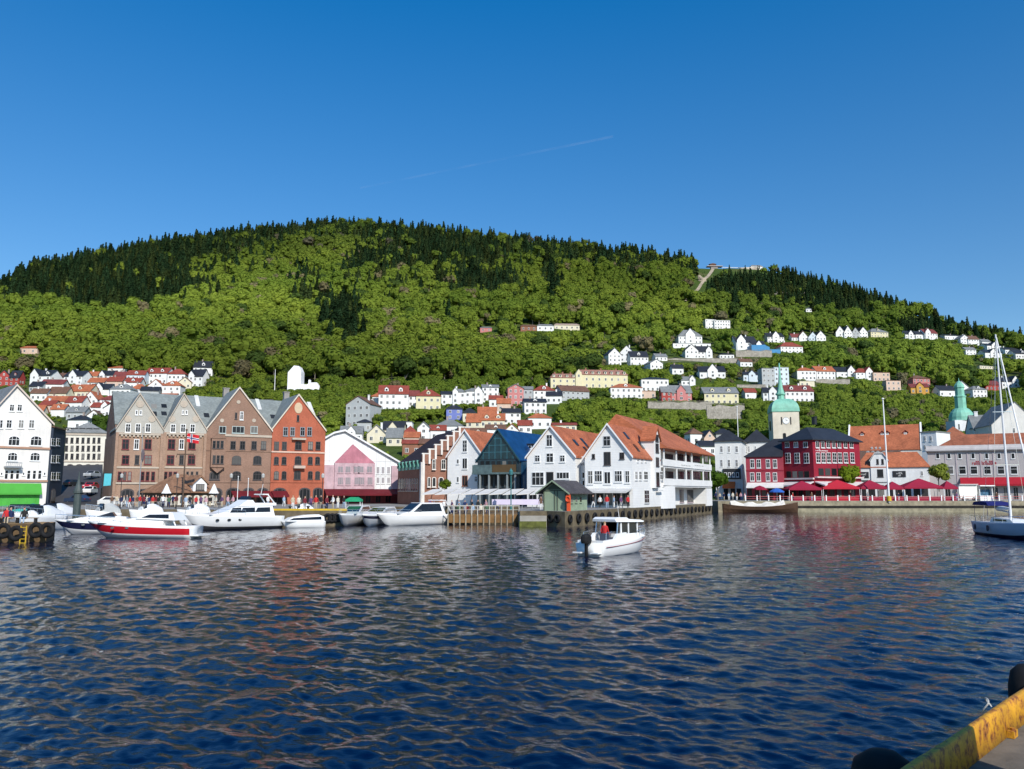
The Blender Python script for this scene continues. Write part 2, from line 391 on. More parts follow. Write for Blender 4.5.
for sg in (-1, 1):
    b.add([(sg*.86*2.2,2.2,-.02),(sg*1500,2.2,-.02),(sg*1500,182,-.02),(sg*.86*182,182,-.02)], [(0,1,2,3) if sg > 0 else (3,2,1,0)])
tag(b.build('water_beyond', WATER), kind='structure')
# ---- quays
PAVE = mat((.27, .26, .24), .85, 'stone', .2, .3); QSTONE = mat((.15, .12, .075), .85, 'stone', .45, .5); ALGAE = mat((.12, .13, .03), .8, 'plain', .5, 1.5)
CONC = mat((.34, .32, .28), .85, 'plain', .25, .6); ASPH = mat((.055, .055, .06), .85, 'plain', .2, .8); WOODQ = mat((.20, .125, .055), .8, 'plank', .4, .8)
YEL = mat((.62, .40, .02), .6, 'plain', .25, 1.2)
QZ = 1.8
def wl(u, v): p = PZ(u, v, 0.0); return (p.x, p.y)
def slab_poly(name, pts, z0, z1, top, side, parent=None):
    b = MB(); n = len(pts)
    vs = [(x, y, z0) for x, y in pts] + [(x, y, z1) for x, y in pts]
    b.add(vs, [tuple(range(n, 2*n))], 0); b.add(vs, [(i, (i+1) % n, (i+1) % n + n, i+n) for i in range(n)], 1)
    return b.build(name, [top, side], parent)
E0 = wl(346, 526); E1 = wl(352, 518.5); E2 = wl(519, 518.5); E3 = wl(520, 526.5); E4 = wl(547, 526.5); E5 = wl(565, 527.5); E6 = wl(712, 513)
LB = [(-160, 104), (PZ(262, 522, 0).x, 104), (PZ(262, 526, 0).x-.2, E0[1]+.4), E0, E1, E2, E3, E4, E5, E6]
main_quay = slab_poly('quay', LB + [(E6[0]+3, 200), (-160, 200)], -2.5, QZ, PAVE, QSTONE); tag(main_quay, kind='structure')
RQ0 = (E6[0]+3.02, E6[1]+7); RQZ = 2.2
RQ = [RQ0, (P(1100, 510, 166).x, 166), (260, 166), (260, 200), (RQ0[0], 200)]
rq = slab_poly('quay_market', RQ, -2.5, RQZ, PAVE, mat((.30, .26, .18), .85, 'stone', .3, .6)); tag(rq, kind='structure')
b = MB(); b.box(RQ0[0]+8, RQ0[1]-1.3, -.6, 250, RQ0[1]+14, .75); lo = b.build('quay_ledge', mat((.30, .27, .18), .85, 'stone', .3, .6)); tag(lo, kind='structure'); b = MB(); b.box(RQ0[0]+8, RQ0[1]-.30, .751, 250, RQ0[1]+13, 1.25); tag(b.build('quay_gap_shade', mat((.03, .027, .022), .9, 'stone', .4, .8)), kind='structure')  # dark strip proud of the wall: shade of the gap put into its colour
lp = slab_poly('quay_pier', [(-150, 64.5), (wl(58, 541)[0], 65.3), (se(55, 530)[0]*70, 70), (-150, 70)], -1.5, 1.45, mat((.36, .22, .09), .85, 'plank', .3, .7), mat((.14, .09, .045), .85, 'plank', .5, .8)); tag(lp, kind='structure')
# street running up the hill between the gabled houses
b = MB(); prev = None
for v in (503, 494, 486, 478, 470, 463):
    l = P(64 + (503-v)*.05, v, 0.01); 
def road_z(y): return QZ+.012 + max(0, y-146)*.150
ys_ = [140, 150, 160, 170, 186, 200, 215, 235]
for y0, y1 in zip(ys_[:-1], ys_[1:]):
    q = []
    for u, yy in ((56, y0), (101, y0), (101, y1), (56, y1)):
        x = se(u, 490)[0]*yy; q.append((x, yy, road_z(yy)))
    q += [(x, yy, -1.0) for x, yy, z in q]; b.add(q, [(0, 1, 2, 3), (0, 4, 5, 1), (1, 5, 6, 2), (2, 6, 7, 3), (3, 7, 4, 0)])
tag(b.build('road', ASPH), kind='structure')
# near quay under the photographer
NQ = 2.3
def nq(u, v, z=NQ): p = PZ(u, v, z); return (p.x, p.y)
p0 = nq(902, 769, NQ+.20); p1 = nq(1024, 688, NQ+.20)
dx, dy = p1[0]-p0[0], p1[1]-p0[1]; l_ = math.hypot(dx, dy); dx, dy = dx/l_, dy/l_; nx0, ny0 = dy, -dx       # (dx,dy) along the edge, (nx0,ny0) towards land
def eb(t, q): return (p0[0]+dx*t+nx0*q, p0[1]+dy*t+ny0*q)
near = slab_poly('quay_near', [eb(-14, 0), eb(60, 0), eb(60, 30), eb(-14, 30)], -2.5, NQ, mat((.16, .135, .105), .9, 'plain', .45, 2.2, 0, .5), QSTONE); tag(near, kind='structure')
# ================================================================== BUILDINGS ALONG THE WATER
class Bld:
    def __init__(s, name, label, cat, uL, YL, uR, YR, zb, group=None, vref=470):
        a = Vector((se(uL, vref)[0]*YL, YL)); b_ = Vector((se(uR, vref)[0]*YR, YR)); d = b_ - a
        s._init(name, label, cat, a, math.atan2(d.y, d.x), d.length, zb, group)
    def _init(s, name, label, cat, a, rz, W, zb, group):
        s.A, s.rz, s.W, s.zb = a, rz, W, zb
        s.ex = Vector((math.cos(rz), math.sin(rz), 0)); s.ey = Vector((-math.sin(rz), math.cos(rz), 0)); s.o = Vector((a.x, a.y, zb))
        s.root = thing(name, label, cat, s.o, rz, group)
    @classmethod
    def at(cls, name, label, cat, a, rz, W, zb, group=None):
        s = cls.__new__(cls); s._init(name, label, cat, Vector(a[:2]), rz, W, zb, group); return s
    def f(s, u, v, y=0.0):
        """pixel -> (x, z) on the plane local-y = y"""
        d = ray(u, v); c = Vector((0, 0, CAMZ)); p0 = s.o + s.ey*y
        p = c + d*((p0-c).dot(s.ey)/d.dot(s.ey)); q = p - s.o; return q.dot(s.ex), q.z
    def sd(s, u, v, x):
        d = ray(u, v); c = Vector((0, 0, CAMZ)); p0 = s.o + s.ex*x
        p = c + d*((p0-c).dot(s.ex)/d.dot(s.ex)); q = p - s.o; return q.dot(s.ey), q.z
    def row(s, us, v0, v1, wpx, nx=2, ny=2, fm=None, arch=False, y=0.0, t=.10, side=None, pm=None):
        for i, u in enumerate(us):
            ww = wpx[i] if isinstance(wpx, (list, tuple)) else wpx
            if side is None:
                xa, z1 = s.f(u-ww/2, v0, y); xb, z0 = s.f(u+ww/2, v1, y)
                o = window(s.root, (xa+xb)/2, y, z0, abs(xb-xa), z1-z0, 0, nx, ny, fm, arch, t)
                if pm:
                    c = o.children[0]; c.material_slots[0].link = 'OBJECT'; c.material_slots[0].material = pm
            else:
                ya, z1 = s.sd(u-ww/2, v0, side); yb, z0 = s.sd(u+ww/2, v1, side)
                window(s.root, side, (ya+yb)/2, z0, abs(yb-ya), z1-z0, PI/2 if side > 0 else -PI/2, nx, ny, fm, arch, t)
    def band(s, name, v, h, m, x0=None, x1=None, d=.18, uref=None):
        x0 = -.03 if x0 is None else x0; x1 = s.W+.03 if x1 is None else x1
        z = s.f(uref if uref is not None else (CX + F*(s.o.x+s.ex.x*s.W/2)/(s.o.y+s.ex.y*s.W/2)), v)[1]
        b = MB(); b.box(x0, -d, z-h/2, x1, .02, z+h/2); return b.build(name, m, s.root)
    def part(s, name, mb, m, loc=(0, 0, 0), rz=0.0): return mb.build(name, m, s.root, loc, rz)
def gable_wall(B, pts, depth, m, name='wall', z0=-.6):
    b = MB(); b.pxz(pts, 0, depth); return b.build(name, m, B.root)
def gable_roof(B, xl, zl, xa, za, xr, zr, depth, m, oh=.35, th=.28, front=.35):
    b = MB()
    kl = (za-zl)/(xa-xl); kr = (za-zr)/(xr-xa)
    b.pxz([(xl-oh, zl-oh*kl+.03), (xa, za+.03), (xa, za+.03+th), (xl-oh, zl-oh*kl+.03+th)], -front, depth+.2)
    b.pxz([(xa, za+.03), (xr+oh, zr-oh*kr+.03), (xr+oh, zr-oh*kr+.03+th), (xa, za+.03+th)], -front, depth+.2)
    return b.build('roof', m, B.root)
def verge(B, xl, zl, xa, za, xr, zr, m, front=.35, oh=.35, w=.35):
    b = MB(); kl = (za-zl)/(xa-xl); kr = (za-zr)/(xr-xa); y0, y1 = -front-.12, -front-.004
    b.pxz([(xl-oh, zl-oh*kl-.02), (xa, za-.02), (xa, za+w), (xl-oh, zl-oh*kl+w)], y0, y1)
    b.pxz([(xa, za-.02), (xr+oh, zr-oh*kr-.02), (xr+oh, zr-oh*kr+w), (xa, za+w)], y0, y1)
    return b.build('bargeboard', m, B.root)
def arch_open(B, ua, ub, v0, v1, fm, name='doorway', y=0.0):
    xa, z1 = B.f(ua, v0, y); xb, z0 = B.f(ub, v1, y)
    f, p = win_mesh(xb-xa, z1-z0, 3, 1, fm, True, .22)
    o = link(name, f, B.root, ((xa+xb)/2, y, z0)); link('pane', p, o); return o
def chimney(parent, x, y, z, h=1.4, w=.7, m=None):
    b = MB(); b.box(-w/2, -w/2, 0, w/2, w/2, h); b.box(-w/2-.1, -w/2-.1, h+.003, w/2+.1, w/2+.1, h+.18)
    return b.build('chimney', m or BRICK, parent, (x, y, z))
def scribble(parent, x0, x1, y, z0, z1, m, n=9, name='lettering'):
    """lettering too small to read in the photo: letter-like strokes"""
    b = MB(); r = random.Random(int(x0*100)+n); sx = (x1-x0)/n; h = z1-z0
    for k in range(n):
        xa = x0+k*sx; wd = sx*.72; hh = h*(.62 if r.random() < .6 else 1)
        b.box(xa, y-.05, z0, xa+sx*.2, y, z0+hh)
        if r.random() < .7: b.box(xa+sx*.2, y-.05, z0+hh-h*.18, xa+wd, y, z0+hh)
        if r.random() < .6: b.box(xa+wd-sx*.2, y-.05, z0+h*.02, xa+wd, y, z0+hh-h*.18-.002)
        if r.random() < .5: b.box(xa+sx*.2, y-.05, z0, xa+wd-sx*.2, y, z0+h*.17)
    return b.build(name, m, parent)
BRICK = mat((.29, .14, .095), .85, 'brick', .25, .4)
BRICKL = mat((.36, .235, .165), .85, 'brick', .22, .35)
BRICKD = mat((.285, .175, .125), .85, 'brick', .22, .35)
BRICKR = mat((.43, .125, .07), .85, 'brick', .25, .35)
STONEG = mat((.42, .40, .35), .85, 'streak', .18, .4)
SAND = mat((.47, .40, .32), .85, 'streak', .15, .4)
CREAM = mat((.70, .66, .56), .75, 'streak', .12, .4)
REDFR = mat((.16, .02, .025), .6, 'plain', .15)
DKFR = mat((.06, .05, .05), .6, 'plain', .2)
AWN_R = mat((.13, .010, .016), .8, 'plain', .25, .8); RED = mat((.36, .012, .025), .7, 'plain', .12, .6)
GREEN = mat((.07, .34, .045), .7, 'plain', .1, .6)
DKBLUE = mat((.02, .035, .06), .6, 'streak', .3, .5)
# ---------- white gabled warehouse with the green ground floor
B = Bld('gabled_warehouse', 'white gabled warehouse with a bright green awning on its ground floor', 'house', -17, 121.5, 49.5, 128, QZ, None, 450)
xa, za = B.f(16.5, 386); zl = B.f(48, 423)[1]; W = B.W
gable_wall(B, [(0, -.5), (W, -.5), (W, zl), (xa, za), (0, zl)], 22, mat((.74, .71, .66), .75, 'streak', .1, .4))
gable_roof(B, 0, zl, xa, za, W, zl, 22, GREYROOF, front=.3); verge(B, 0, zl, xa, za, W, zl, mat((.62, .52, .44), .7), front=.3, w=.3)
B.row([11.8, 19.6], 404, 411.5, 4.6, 2, 2); B.row([-9, 0, 9, 21, 31.5], 419.5, 428.5, 5.2, 2, 2)
B.row([14, 36], 435.5, 446, 11, 3, 2, None, True); B.row([12.5, 35], 452, 461, 9.5, 3, 2, None, True)
B.row([-3, 6.2, 11.8, 17.4, 28.6, 34.2, 39.6], 470, 479.5, 3.4, 1, 2)
for v in (447.6, 480.8): B.band('cornice', v, .3, mat((.42, .25, .17), .8), d=.22)
B.row([1.5, 23.5, 44.5], 472, 475.5, 2.4, 1, 1)
xa1, z1 = B.f(4, 463); xb1, z0 = B.f(20, 468); b = MB(); b.box(xa1, -1.1, z0, xb1, 0, z0+.25)
for k in range(9): x = xa1+.06+(xb1-xa1-.12)*k/8; b.box(x-.03, -1.06, z0+.25, x+.03, -1.0, z1)
b.box(xa1, -1.08, z1, xb1, -.98, z1+.1); B.part('balcony', b, STEEL)
xa1, z1 = B.f(-17, 483); xb1, z0 = B.f(40.5, 493); b = MB(); b.add([(xa1,-.03,z1),(xb1,-.03,z1),(xb1,-.8,z0),(xa1,-.8,z0),(xa1,-.03,z1-.1),(xb1,-.03,z1-.1),(xb1,-.8,z0-.25),(xa1,-.8,z0-.25)], [(0,1,2,3),(7,6,5,4),(3,2,6,7),(0,3,7,4),(1,5,6,2)]); B.part('awning', b, GREEN)
xb1 = B.f(39.5, 495)[0]; b = MB(); zt = B.f(20, 493)[1]; b.box(0, -.12, -.3, xb1, -.01, zt)
for k in range(7): x = xb1*(k+.5)/7; b.box(x-.06, -.18, -.3, x+.06, -.124, zt)
B.part('shopfront', b, mat((.06, .36, .04), .6, 'plank', .2, .5))
# ---------- narrow dark blue house in the alley
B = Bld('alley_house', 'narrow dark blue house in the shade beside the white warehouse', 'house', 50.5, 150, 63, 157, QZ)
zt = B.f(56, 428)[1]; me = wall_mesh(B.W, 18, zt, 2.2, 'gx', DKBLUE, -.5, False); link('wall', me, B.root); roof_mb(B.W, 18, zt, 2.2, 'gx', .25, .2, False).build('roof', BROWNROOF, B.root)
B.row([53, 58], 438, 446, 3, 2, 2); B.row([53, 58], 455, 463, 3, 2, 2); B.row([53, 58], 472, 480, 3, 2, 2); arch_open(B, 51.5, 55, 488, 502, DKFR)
# ---------- cream four-storey block up the alley
B = Bld('town_block', 'cream four-storey block with dark mansard roof closing the alley', 'house', 63.5, 205, 104, 208, road_z(205)-.1)
zt = B.f(83, 433)[1]; link('wall', wall_mesh(B.W, 12, zt, 0, 'flat', CREAM, -6, False), B.root); r = roof_mb(B.W, 12, zt, 3.0, 'hip', .3, .3, False, .25).build('roof', GREYROOF, B.root)
for u in (68, 75, 82, 89, 96): x, _ = B.f(u, 430); dormer(B.root, x, .5, zt+.15, 1.1, 1.0, 2, CREAM, BLACKROOF, 'flat', 1)
for va in (437.5, 445.5, 453.5): B.row([66.5, 72, 77.5, 83, 88.5, 94, 99], va, va+5.6, 2.6, 2, 2, DKFR)
B.band('cornice', 434.5, .5, SAND); B.band('base_course', 461.5, .4, SAND)
for u in (67, 76, 85, 94): arch_open(B, u, u+6, 464, 474, DKFR, 'shop_window')
# ---------- brown brick pair with grey stone gables
def window_set(B, rows):
    for us, v0, v1, wp, nx, ny, fm, ar in rows: B.row(us, v0, v1, wp, nx, ny, fm, ar)
YA, YB = 148, 156
def fy(u): return YA + (YB-YA)*(u-105)/(324-105)
QA = Vector((se(105, 470)[0]*131, 131.0)); QB = Vector((se(324.3, 470)[0]*150, 150.0)); QD = (QB-QA).normalized()
def fy(u):
    s_ = se(u, 470)[0]; t_ = (s_*QA.y-QA.x)/(QD.x-s_*QD.y); return QA.y+QD.y*t_
def front(u0, u1, name, label): return Bld(name, label, 'house', u0, fy(u0), u1, fy(u1), QZ)
GV = 430
def corbel(B, v, m, h=.55):
    z = B.f((B_u0+B_u1)/2, v)[1]; b = MB(); b.box(-.02, -.3, z, B.W+.02, .01, z+h*.5)
    n = int(B.W/.6)
    for k in range(n): x = B.W*(k+.5)/n; b.box(x-.16, -.26, z-h*.6, x+.16, .01, z-.004)
    return b.build('cornice', m, B.root)
for (u0, u1, ua, va, lab, rows, wm, gm) in [
  (113.5, 161.3, 140, 394.5, 'brown brick house with grey stone gable, beside the alley', [([136.6, 140.8], 410, 415, 2.2, 1, 1, None, False), ([128, 138, 148], 423.5, 432.5, 4.8, 2, 2, None, False), ([125.5, 148], 439, 449.5, 6.6, 2, 2, REDFR, False), ([136.5], 439, 449.5, 4.5, 2, 2, None, False), ([125.5, 148], 455, 464.5, 7, 2, 2, REDFR, False), ([137], 455, 464.5, 4, 2, 2, DKFR, False), ([119.5, 124.5, 129.5, 142.5, 147.5, 153], 471.5, 481, 3.4, 1, 2, REDFR, False)], BRICKL, STONEG),
  (161.5, 204.6, 184, 394.5, 'brown brick house with grey stone gable, behind the flagpole', [([183, 186.5], 410, 414.5, 2, 1, 1, None, False), ([173, 183, 192.5], 424, 432.5, 4.7, 2, 2, None, False), ([171.5, 192], 439, 449.5, 6.8, 2, 2, REDFR, False), ([181.5], 439, 449.5, 4.4, 2, 2, None, False), ([170.5, 191.5], 455, 464.5, 7, 2, 2, REDFR, False), ([181.5], 455, 464.5, 4, 2, 2, DKFR, False), ([165.5, 170.2, 175], 471.5, 481, 3.4, 1, 2, REDFR, False), ([187.5, 192, 197], 471.5, 475, 2.4, 1, 1, DKFR, False)], BRICKL, STONEG)]:
    B = front(u0, u1, 'gabled_merchant_house', lab); B_u0, B_u1 = u0, u1
    xa, za = B.f(ua, va); zg = B.f((u0+u1)/2, GV+3)[1]; ze = B.f((u0+u1)/2, 429.5)[1]; W = B.W
    b = MB(); b.box(0, 0, -.6, W, 20 if u0 < 150 else 10.4, zg); B.part('wall', b, wm)
    b = MB(); b.pxz([(0, zg+.004), (W, zg+.004), (W, ze), (xa, za), (0, ze)], 0, 1.0); B.part('gable', b, gm)
    b = MB(); b.box(-.02, -.42, -.01, .4, 0.03, za*.0+zg); b.box(W-.42, -.42, -.01, W, .03, zg); B.part('pilaster', b, wm)
    gable_roof(B, 0, ze, xa, za, W, ze, 10.5, SLATE, .1, .25, .12); verge(B, 0, ze, xa, za, W, ze, SAND, .12, .1, .3)
    corbel(B, 435, SAND); window_set(B, rows)
    B.band('string_course', 467.5, .28, SAND, d=.12); B.band('string_course', 483.2, .3, SAND, d=.15)
    # round medallions in the gable
    for (um, vm, rr) in [((ua-12), 419, .55), ((ua+12), 419, .55), (ua, 404, .6)]:
        x, z = B.f(um, vm); b = MB(); b.lathe([(rr, -.08), (rr, .0)], (x, 0, z), 14, 0, 'y'); B.part('medallion', b, SAND)
    if u0 < 150:
        for a, c in ((121, 133.5), (137, 152.5), (155, 160.5)): arch_open(B, a, c, 488.5, 504, DKFR)
    else:
        for a, c in ((165, 174), (177, 186), (189, 201)): arch_open(B, a, c, 489, 504, DKFR)
# ---------- the tall brown gable and the red gable
SHUT = mat((.40, .47, .45), .6)
for (u0, u1, ua, va, lab, rows, wm, vm) in [
  (204.8, 270.4, 239.5, 388.5, 'tall brown brick house with plain brick gable and oriel bay', [([236], 412.5, 419, 2, 1, 1, DKFR, False), ([241.6], 411.5, 420, 3.2, 2, 2, None, False), ([222.5, 254], 426, 433.5, 6.8, 2, 1, SHUT, False), ([238.2], 426, 433.5, 12, 3, 1, SHUT, False), ([233, 242.5, 254, 263.5], 441, 449.5, 5, 2, 2, DKFR, False), ([236.5, 257.3], 455.5, 464.5, [9, 8], 3, 2, DKFR, True), ([236.5, 257.3], 471, 480, 8.4, 3, 2, DKFR, True)], BRICKD, mat((.62, .55, .46), .7)),
  (270.8, 324.3, 298.6, 395.5, 'orange red brick house with steep gable, beside the wrapped scaffold', [([298], 415, 421.5, 2.2, 1, 1, DKFR, False), ([285.5, 292.5, 302.5, 309.5], 427, 436, 4.4, 2, 2, STEEL, False), ([276.5, 284.3, 310.4, 318], 441.5, 449.8, 4.6, 2, 2, DKFR, False), ([298.3], 441, 449.8, 6.4, 2, 2, DKFR, True), ([276.3, 284, 310.2, 317.5], 456.5, 464.6, 4.6, 2, 2, DKFR, True), ([298], 456, 464.6, 6.4, 3, 2, DKFR, True), ([276.3, 284, 310.2, 317.5], 471, 479.3, 4.6, 2, 2, DKFR, True), ([297.3], 470.5, 479.5, 6.6, 2, 2, DKFR, True)], BRICKR, mat((.62, .55, .44), .7))]:
    B = front(u0, u1, 'gabled_merchant_house', lab); B_u0, B_u1 = u0, u1; W = B.W
    xa, za = B.f(ua, va); ze = B.f((u0+u1)/2, 430)[1]
    gable_wall(B, [(0, -.6), (W, -.6), (W, ze), (xa, za), (0, ze)], 10.4, wm)
    gable_roof(B, 0, ze, xa, za, W, ze, 10.5, SLATE, .1, .25, .15); verge(B, 0, ze, xa, za, W, ze, vm, .15, .12, .34)
    window_set(B, rows)
    if u0 < 260:
        B.band('string_course', 435.6, .4, SAND, d=.14, x0=B.f(225, 435)[0]); B.band('string_course', 450.8, .2, BRICKD, d=.1); B.band('string_course', 482, .25, BRICKD, d=.12)
        xa1, z1 = B.f(211, 438.5); xb1, z0 = B.f(223.5, 467.5); b = MB(); b.box(xa1, -.9, z0, xb1, -.002, z1); b.pxz([(xa1-.1, z1+.003), (xb1+.1, z1+.003), ((xa1+xb1)/2, z1+.9)], -1.0, -.01); b.pxz([(xa1, z0-.003), ((xa1+xb1)/2, z0-1.0), (xb1, z0-.003)], -.7, -.002)
        ob = B.part('oriel', b, BRICKD)
        for va1, vb1 in ((441, 448.6), (455.5, 463.8)):
            for u in (213.3, 217.2, 221.1):
                x, zt1 = B.f(u, va1); z_ = B.f(u, vb1)[1]; f, p = win_mesh(.52, zt1-z_, 1, 2, DKFR, False, .07); link('window', f, ob, (x, -.9, z_)); link('pane', p, ob, (x, -.9, z_))
        arch_open(B, 209.5, 219.5, 471, 480, DKFR, 'doorway')
        for a, c in ((208, 222), (226, 240), (243, 254), (257, 268)): arch_open(B, a, c, 487.5, 504, DKFR)
        ua_, ub_ = 231, 270
        for um, vm_ in ((222, 420.5), (254, 420.5), (238.5, 402)):
            x, z = B.f(um, vm_); b = MB(); b.lathe([(.34, -.07), (.34, 0)], (x, 0, z), 10, 0, 'y'); B.part('medallion', b, SAND)
    else:
        x, z = B.f(298.4, 408); b = MB(); b.lathe([(.75, -.1), (.75, 0)], (x, 0, z), 14, 0, 'y', 1, 1.35); B.part('medallion', b, mat((.55, .42, .28), .7))
        B.band('string_course', 452.3, .28, mat((.60, .42, .33), .8), d=.14); B.band('string_course', 482, .25, BRICKR, d=.12)
        xa1, z1 = B.f(291.5, 437.8); xb1, z0 = B.f(305, 440.2); b = MB(); b.box(xa1, -.7, z0, xb1, 0, z1); B.part('cornice', b, SAND)
        xa1, z1 = B.f(293, 465.6); xb1, z0 = B.f(304, 468.5); b = MB(); b.box(xa1, -.9, z0, xb1, 0, z1); B.part('balcony', b, mat((.5, .40, .33), .8))
        for a, c in ((273, 286), (299, 310), (313, 322.5)): arch_open(B, a, c, 487.5, 504, DKFR)
        ua_, ub_ = 271, 286.5
    xa1, z1 = B.f(ua_, 490.8); xb1, z0 = B.f(ub_, 495.5); b = MB()
    b.add([(xa1,-.03,z1),(xb1,-.03,z1),(xb1,-1.9,z0),(xa1,-1.9,z0),(xa1,-.03,z1-.1),(xb1,-.03,z1-.1),(xb1,-1.9,z0-.3),(xa1,-1.9,z0-.3)], [(0,1,2,3),(7,6,5,4),(3,2,6,7),(0,3,7,4),(1,5,6,2)]); B.part('awning', b, AWN_R)
# shared slate range behind the gables, with firewalls and roof lights
QN = Vector((-QD.y, QD.x)); B = Bld.at('slate_range', 'long slate roofed range behind the row of brick gables', 'house', QA+QN*2.6+QD*((Vector((se(113.5, 470)[0]*fy(113.5), fy(113.5)))-QA).length+.05), math.atan2(QD.y, QD.x), (QB-QA).length-(Vector((se(113.5, 470)[0]*fy(113.5), fy(113.5)))-QA).length-.1, QZ)
zr = B.f(220, 398.5, 8)[1]; ze = zr - 6.2; link('wall', wall_mesh(B.W, 16, ze, 6.1, 'gx', BRICKD, -.6, False), B.root)
rf = roof_mb(B.W, 16, ze, 6.1, 'gx', .1, .25, False).build('roof', SLATE, B.root)
kz = 6.1/8
for u in (203.5, 267, 321): 
    x = B.f(u, 410)[0]; b = MB(); b.pyz([(-.2, ze-.1), (8, zr+.35), (16.2, ze-.1), (16.2, ze-.8), (8, zr-.6), (-.2, ze-.8)], x-.35, x+.35); B.part('fire_wall', b, mat((.60, .60, .57), .8))
for u, v in ((154, 406.5), (164, 406.5), (154, 414), (164, 414), (197, 415), (206.5, 415.5), (273, 417), (318, 418.5)):
    for yy in np.linspace(.5, 7.5, 29):
        x, z = B.f(u, v, float(yy))
        if z <= ze + yy*kz + .3: break
    b = MB(); b.add([(x-.45, yy-.5, z-.5*kz+.12), (x+.45, yy-.5, z-.5*kz+.12), (x+.45, yy+.5, z+.5*kz+.12), (x-.45, yy+.5, z+.5*kz+.12), (x-.45, yy-.5, z-.5*kz-.2), (x+.45, yy-.5, z-.5*kz-.2), (x+.45, yy+.5, z+.5*kz-.2), (x-.45, yy+.5, z+.5*kz-.2)], [(0,1,2,3),(7,6,5,4),(0,4,5,1),(1,5,6,2),(2,6,7,3),(3,7,4,0)]); b.build('roof_light', GLASS, rf)
for u, yy in ((225.5, 9), (286, 9)): chimney(rf, B.f(u, 400, yy)[0], yy, zr-.6, 2.6, 1.0, mat((.30, .28, .26), .85))
# ---------- low tiled tavern in front of the brick pair
B = Bld('tavern', 'low tavern with brown tiled hip roof and a white dormer', 'house', 168, 121, 216, 127, QZ)
ze = B.f(192, 493)[1]; zr = B.f(192, 474)[1]
link('wall', wall_mesh(B.W, 7, ze, 0, 'flat', mat((.10, .075, .055), .8, 'plank', .3, .6), -.4, False), B.root)
rf = roof_mb(B.W, 7, ze, zr-ze, 'hip', .5, .15, False, .45).build('roof', mat((.27, .145, .085), .75, 'tile', .3, .6), B.root)
xa1, z0 = B.f(192, 492); xb1, _ = B.f(205.5, 492); z1 = B.f(198, 484)[1]; zt = B.f(198, 477)[1]
b = MB(); xm = (xa1+xb1)/2; b.pxz([(xa1, z0), (xb1, z0), (xb1, z1), (xm, zt), (xa1, z1)], 0, 3); b.pxz([(xa1-.3, z1-.15), (xm, zt+.03), (xm, zt+.3), (xa1-.3, z1+.1)], -.25, 3, 1); b.pxz([(xb1+.3, z1-.15), (xm, zt+.03), (xm, zt+.3), (xb1+.3, z1+.1)], -.25, 3, 1)
dm = b.build('dormer', [TRIM, mat((.27, .145, .085), .75, 'tile', .3, .6)], B.root, (0, -.3, 0)); f, p = win_mesh((xb1-xa1)*.62, (z1-z0)*.8, 3, 1, DKFR, False, .1); link('window', f, dm, (xm, 0, z0+.25)); link('pane', p, dm, (xm, 0, z0+.25))
for a in (171, 178, 186, 194, 202, 209): arch_open(B, a, a+5, 495, 504.5, CREAM, 'doorway')
# ---------- scaffolded house wrapped in white sheeting and pink netting
TARP = mat((.72, .72, .71), .6, 'streak', .08, .25); NETW = mat((.27, .245, .255), .8, 'plain', .25, 1); NETP = mat((.52, .36, .385), .8, 'streak', .3, .7); NETD = mat((.46, .18, .22), .8, 'streak', .3, .7)
B = Bld('wrapped_house', 'timber house under repair wrapped in white sheeting and pink netting', 'house', 324.2, 151, 399.5, 156, QZ); W = B.W
pts = [B.f(u, v) for u, v in ((399, 463), (345, 431.5), (334, 434), (324, 440.5))]
b = MB(); b.pxz([(0, -.4), (W, -.4)] + pts, .3, 24); B.part('wall', b, TARP)
b = MB(); xr, zr1 = pts[0]; xk, zk = pts[1]; xk2, zk2 = pts[2]; xl, zl = pts[3]
q = [(xr+.3, zr1-.1), (xk, zk+.05), (xk2, zk2+.05), (xl-.3, zl), (xl-.3, zl+.3), (xk2, zk2+.4), (xk, zk+.4), (xr+.3, zr1+.25)]
b.pxz([q[0], q[1], q[6], q[7]], -.3, 24.3); b.pxz([q[1], q[2], q[5], q[6]], -.3, 24.3); b.pxz([q[2], q[3], q[4], q[5]], -.3, 24.3); B.part('roof', b, TARP)
b = MB()
for k in range(1, 16):
    xs_ = W*k/16; zt_ = min(xk, xk2); zz1 = np.interp(xs_, [xl, xk2, xk, xr], [zl, zk2, zk, zr1])-.15; b.box(xs_-.025, .27, 0, xs_+.025, .298, zz1)
for zz1 in (5.2, 8.0): b.box(.05, .272, zz1, W-.05, .297, zz1+.05)
B.part('sheet_seams', b, mat((.50, .50, .50), .7, 'plain', .2))
xg0, zg0 = B.f(334.5, 463); xg1, _ = B.f(374.5, 463); xga, zga = B.f(352.5, 444.5); zb_ = B.f(352, 489)[1]
b = MB(); b.pxz([(xg0, zg0), (xg1, zg0), (xga, zga)], -.6, .28); B.part('gable', b, NETD)
b = MB(); b.box(xg0, -.6, zb_, xg1, .28, zg0-.004)
for u in (344, 353, 364): x, _ = B.f(u, 475); b.box(x-.12, -.66, zb_, x+.12, -.602, zg0-.01)
B.part('netting', b, NETP)
z1 = B.f(330, 465)[1]; b = MB(); b.box(0.0, -.2, zb_, xg0-.01, .28, z1); xq = B.f(391.5, 470)[0]; b.box(xq, -.2, zb_, W, .28, z1); B.part('netting', b, NETP)
B.row([340.5, 348, 356.5, 361, 369.5], 466, 473, 5.6, 2, 1, NETP, y=-.6, pm=NETW); B.row([340.5, 348, 357, 361.5, 370], 477, 485, 5.6, 3, 1, NETP, y=-.6, pm=NETW)
B.row([378, 383, 388.5], 466.5, 474, 3.2, 2, 1, TARP, y=.3, pm=NETW); B.row([378, 383, 388.5], 477, 483.5, 3.2, 2, 1, TARP, y=.3, pm=NETW)
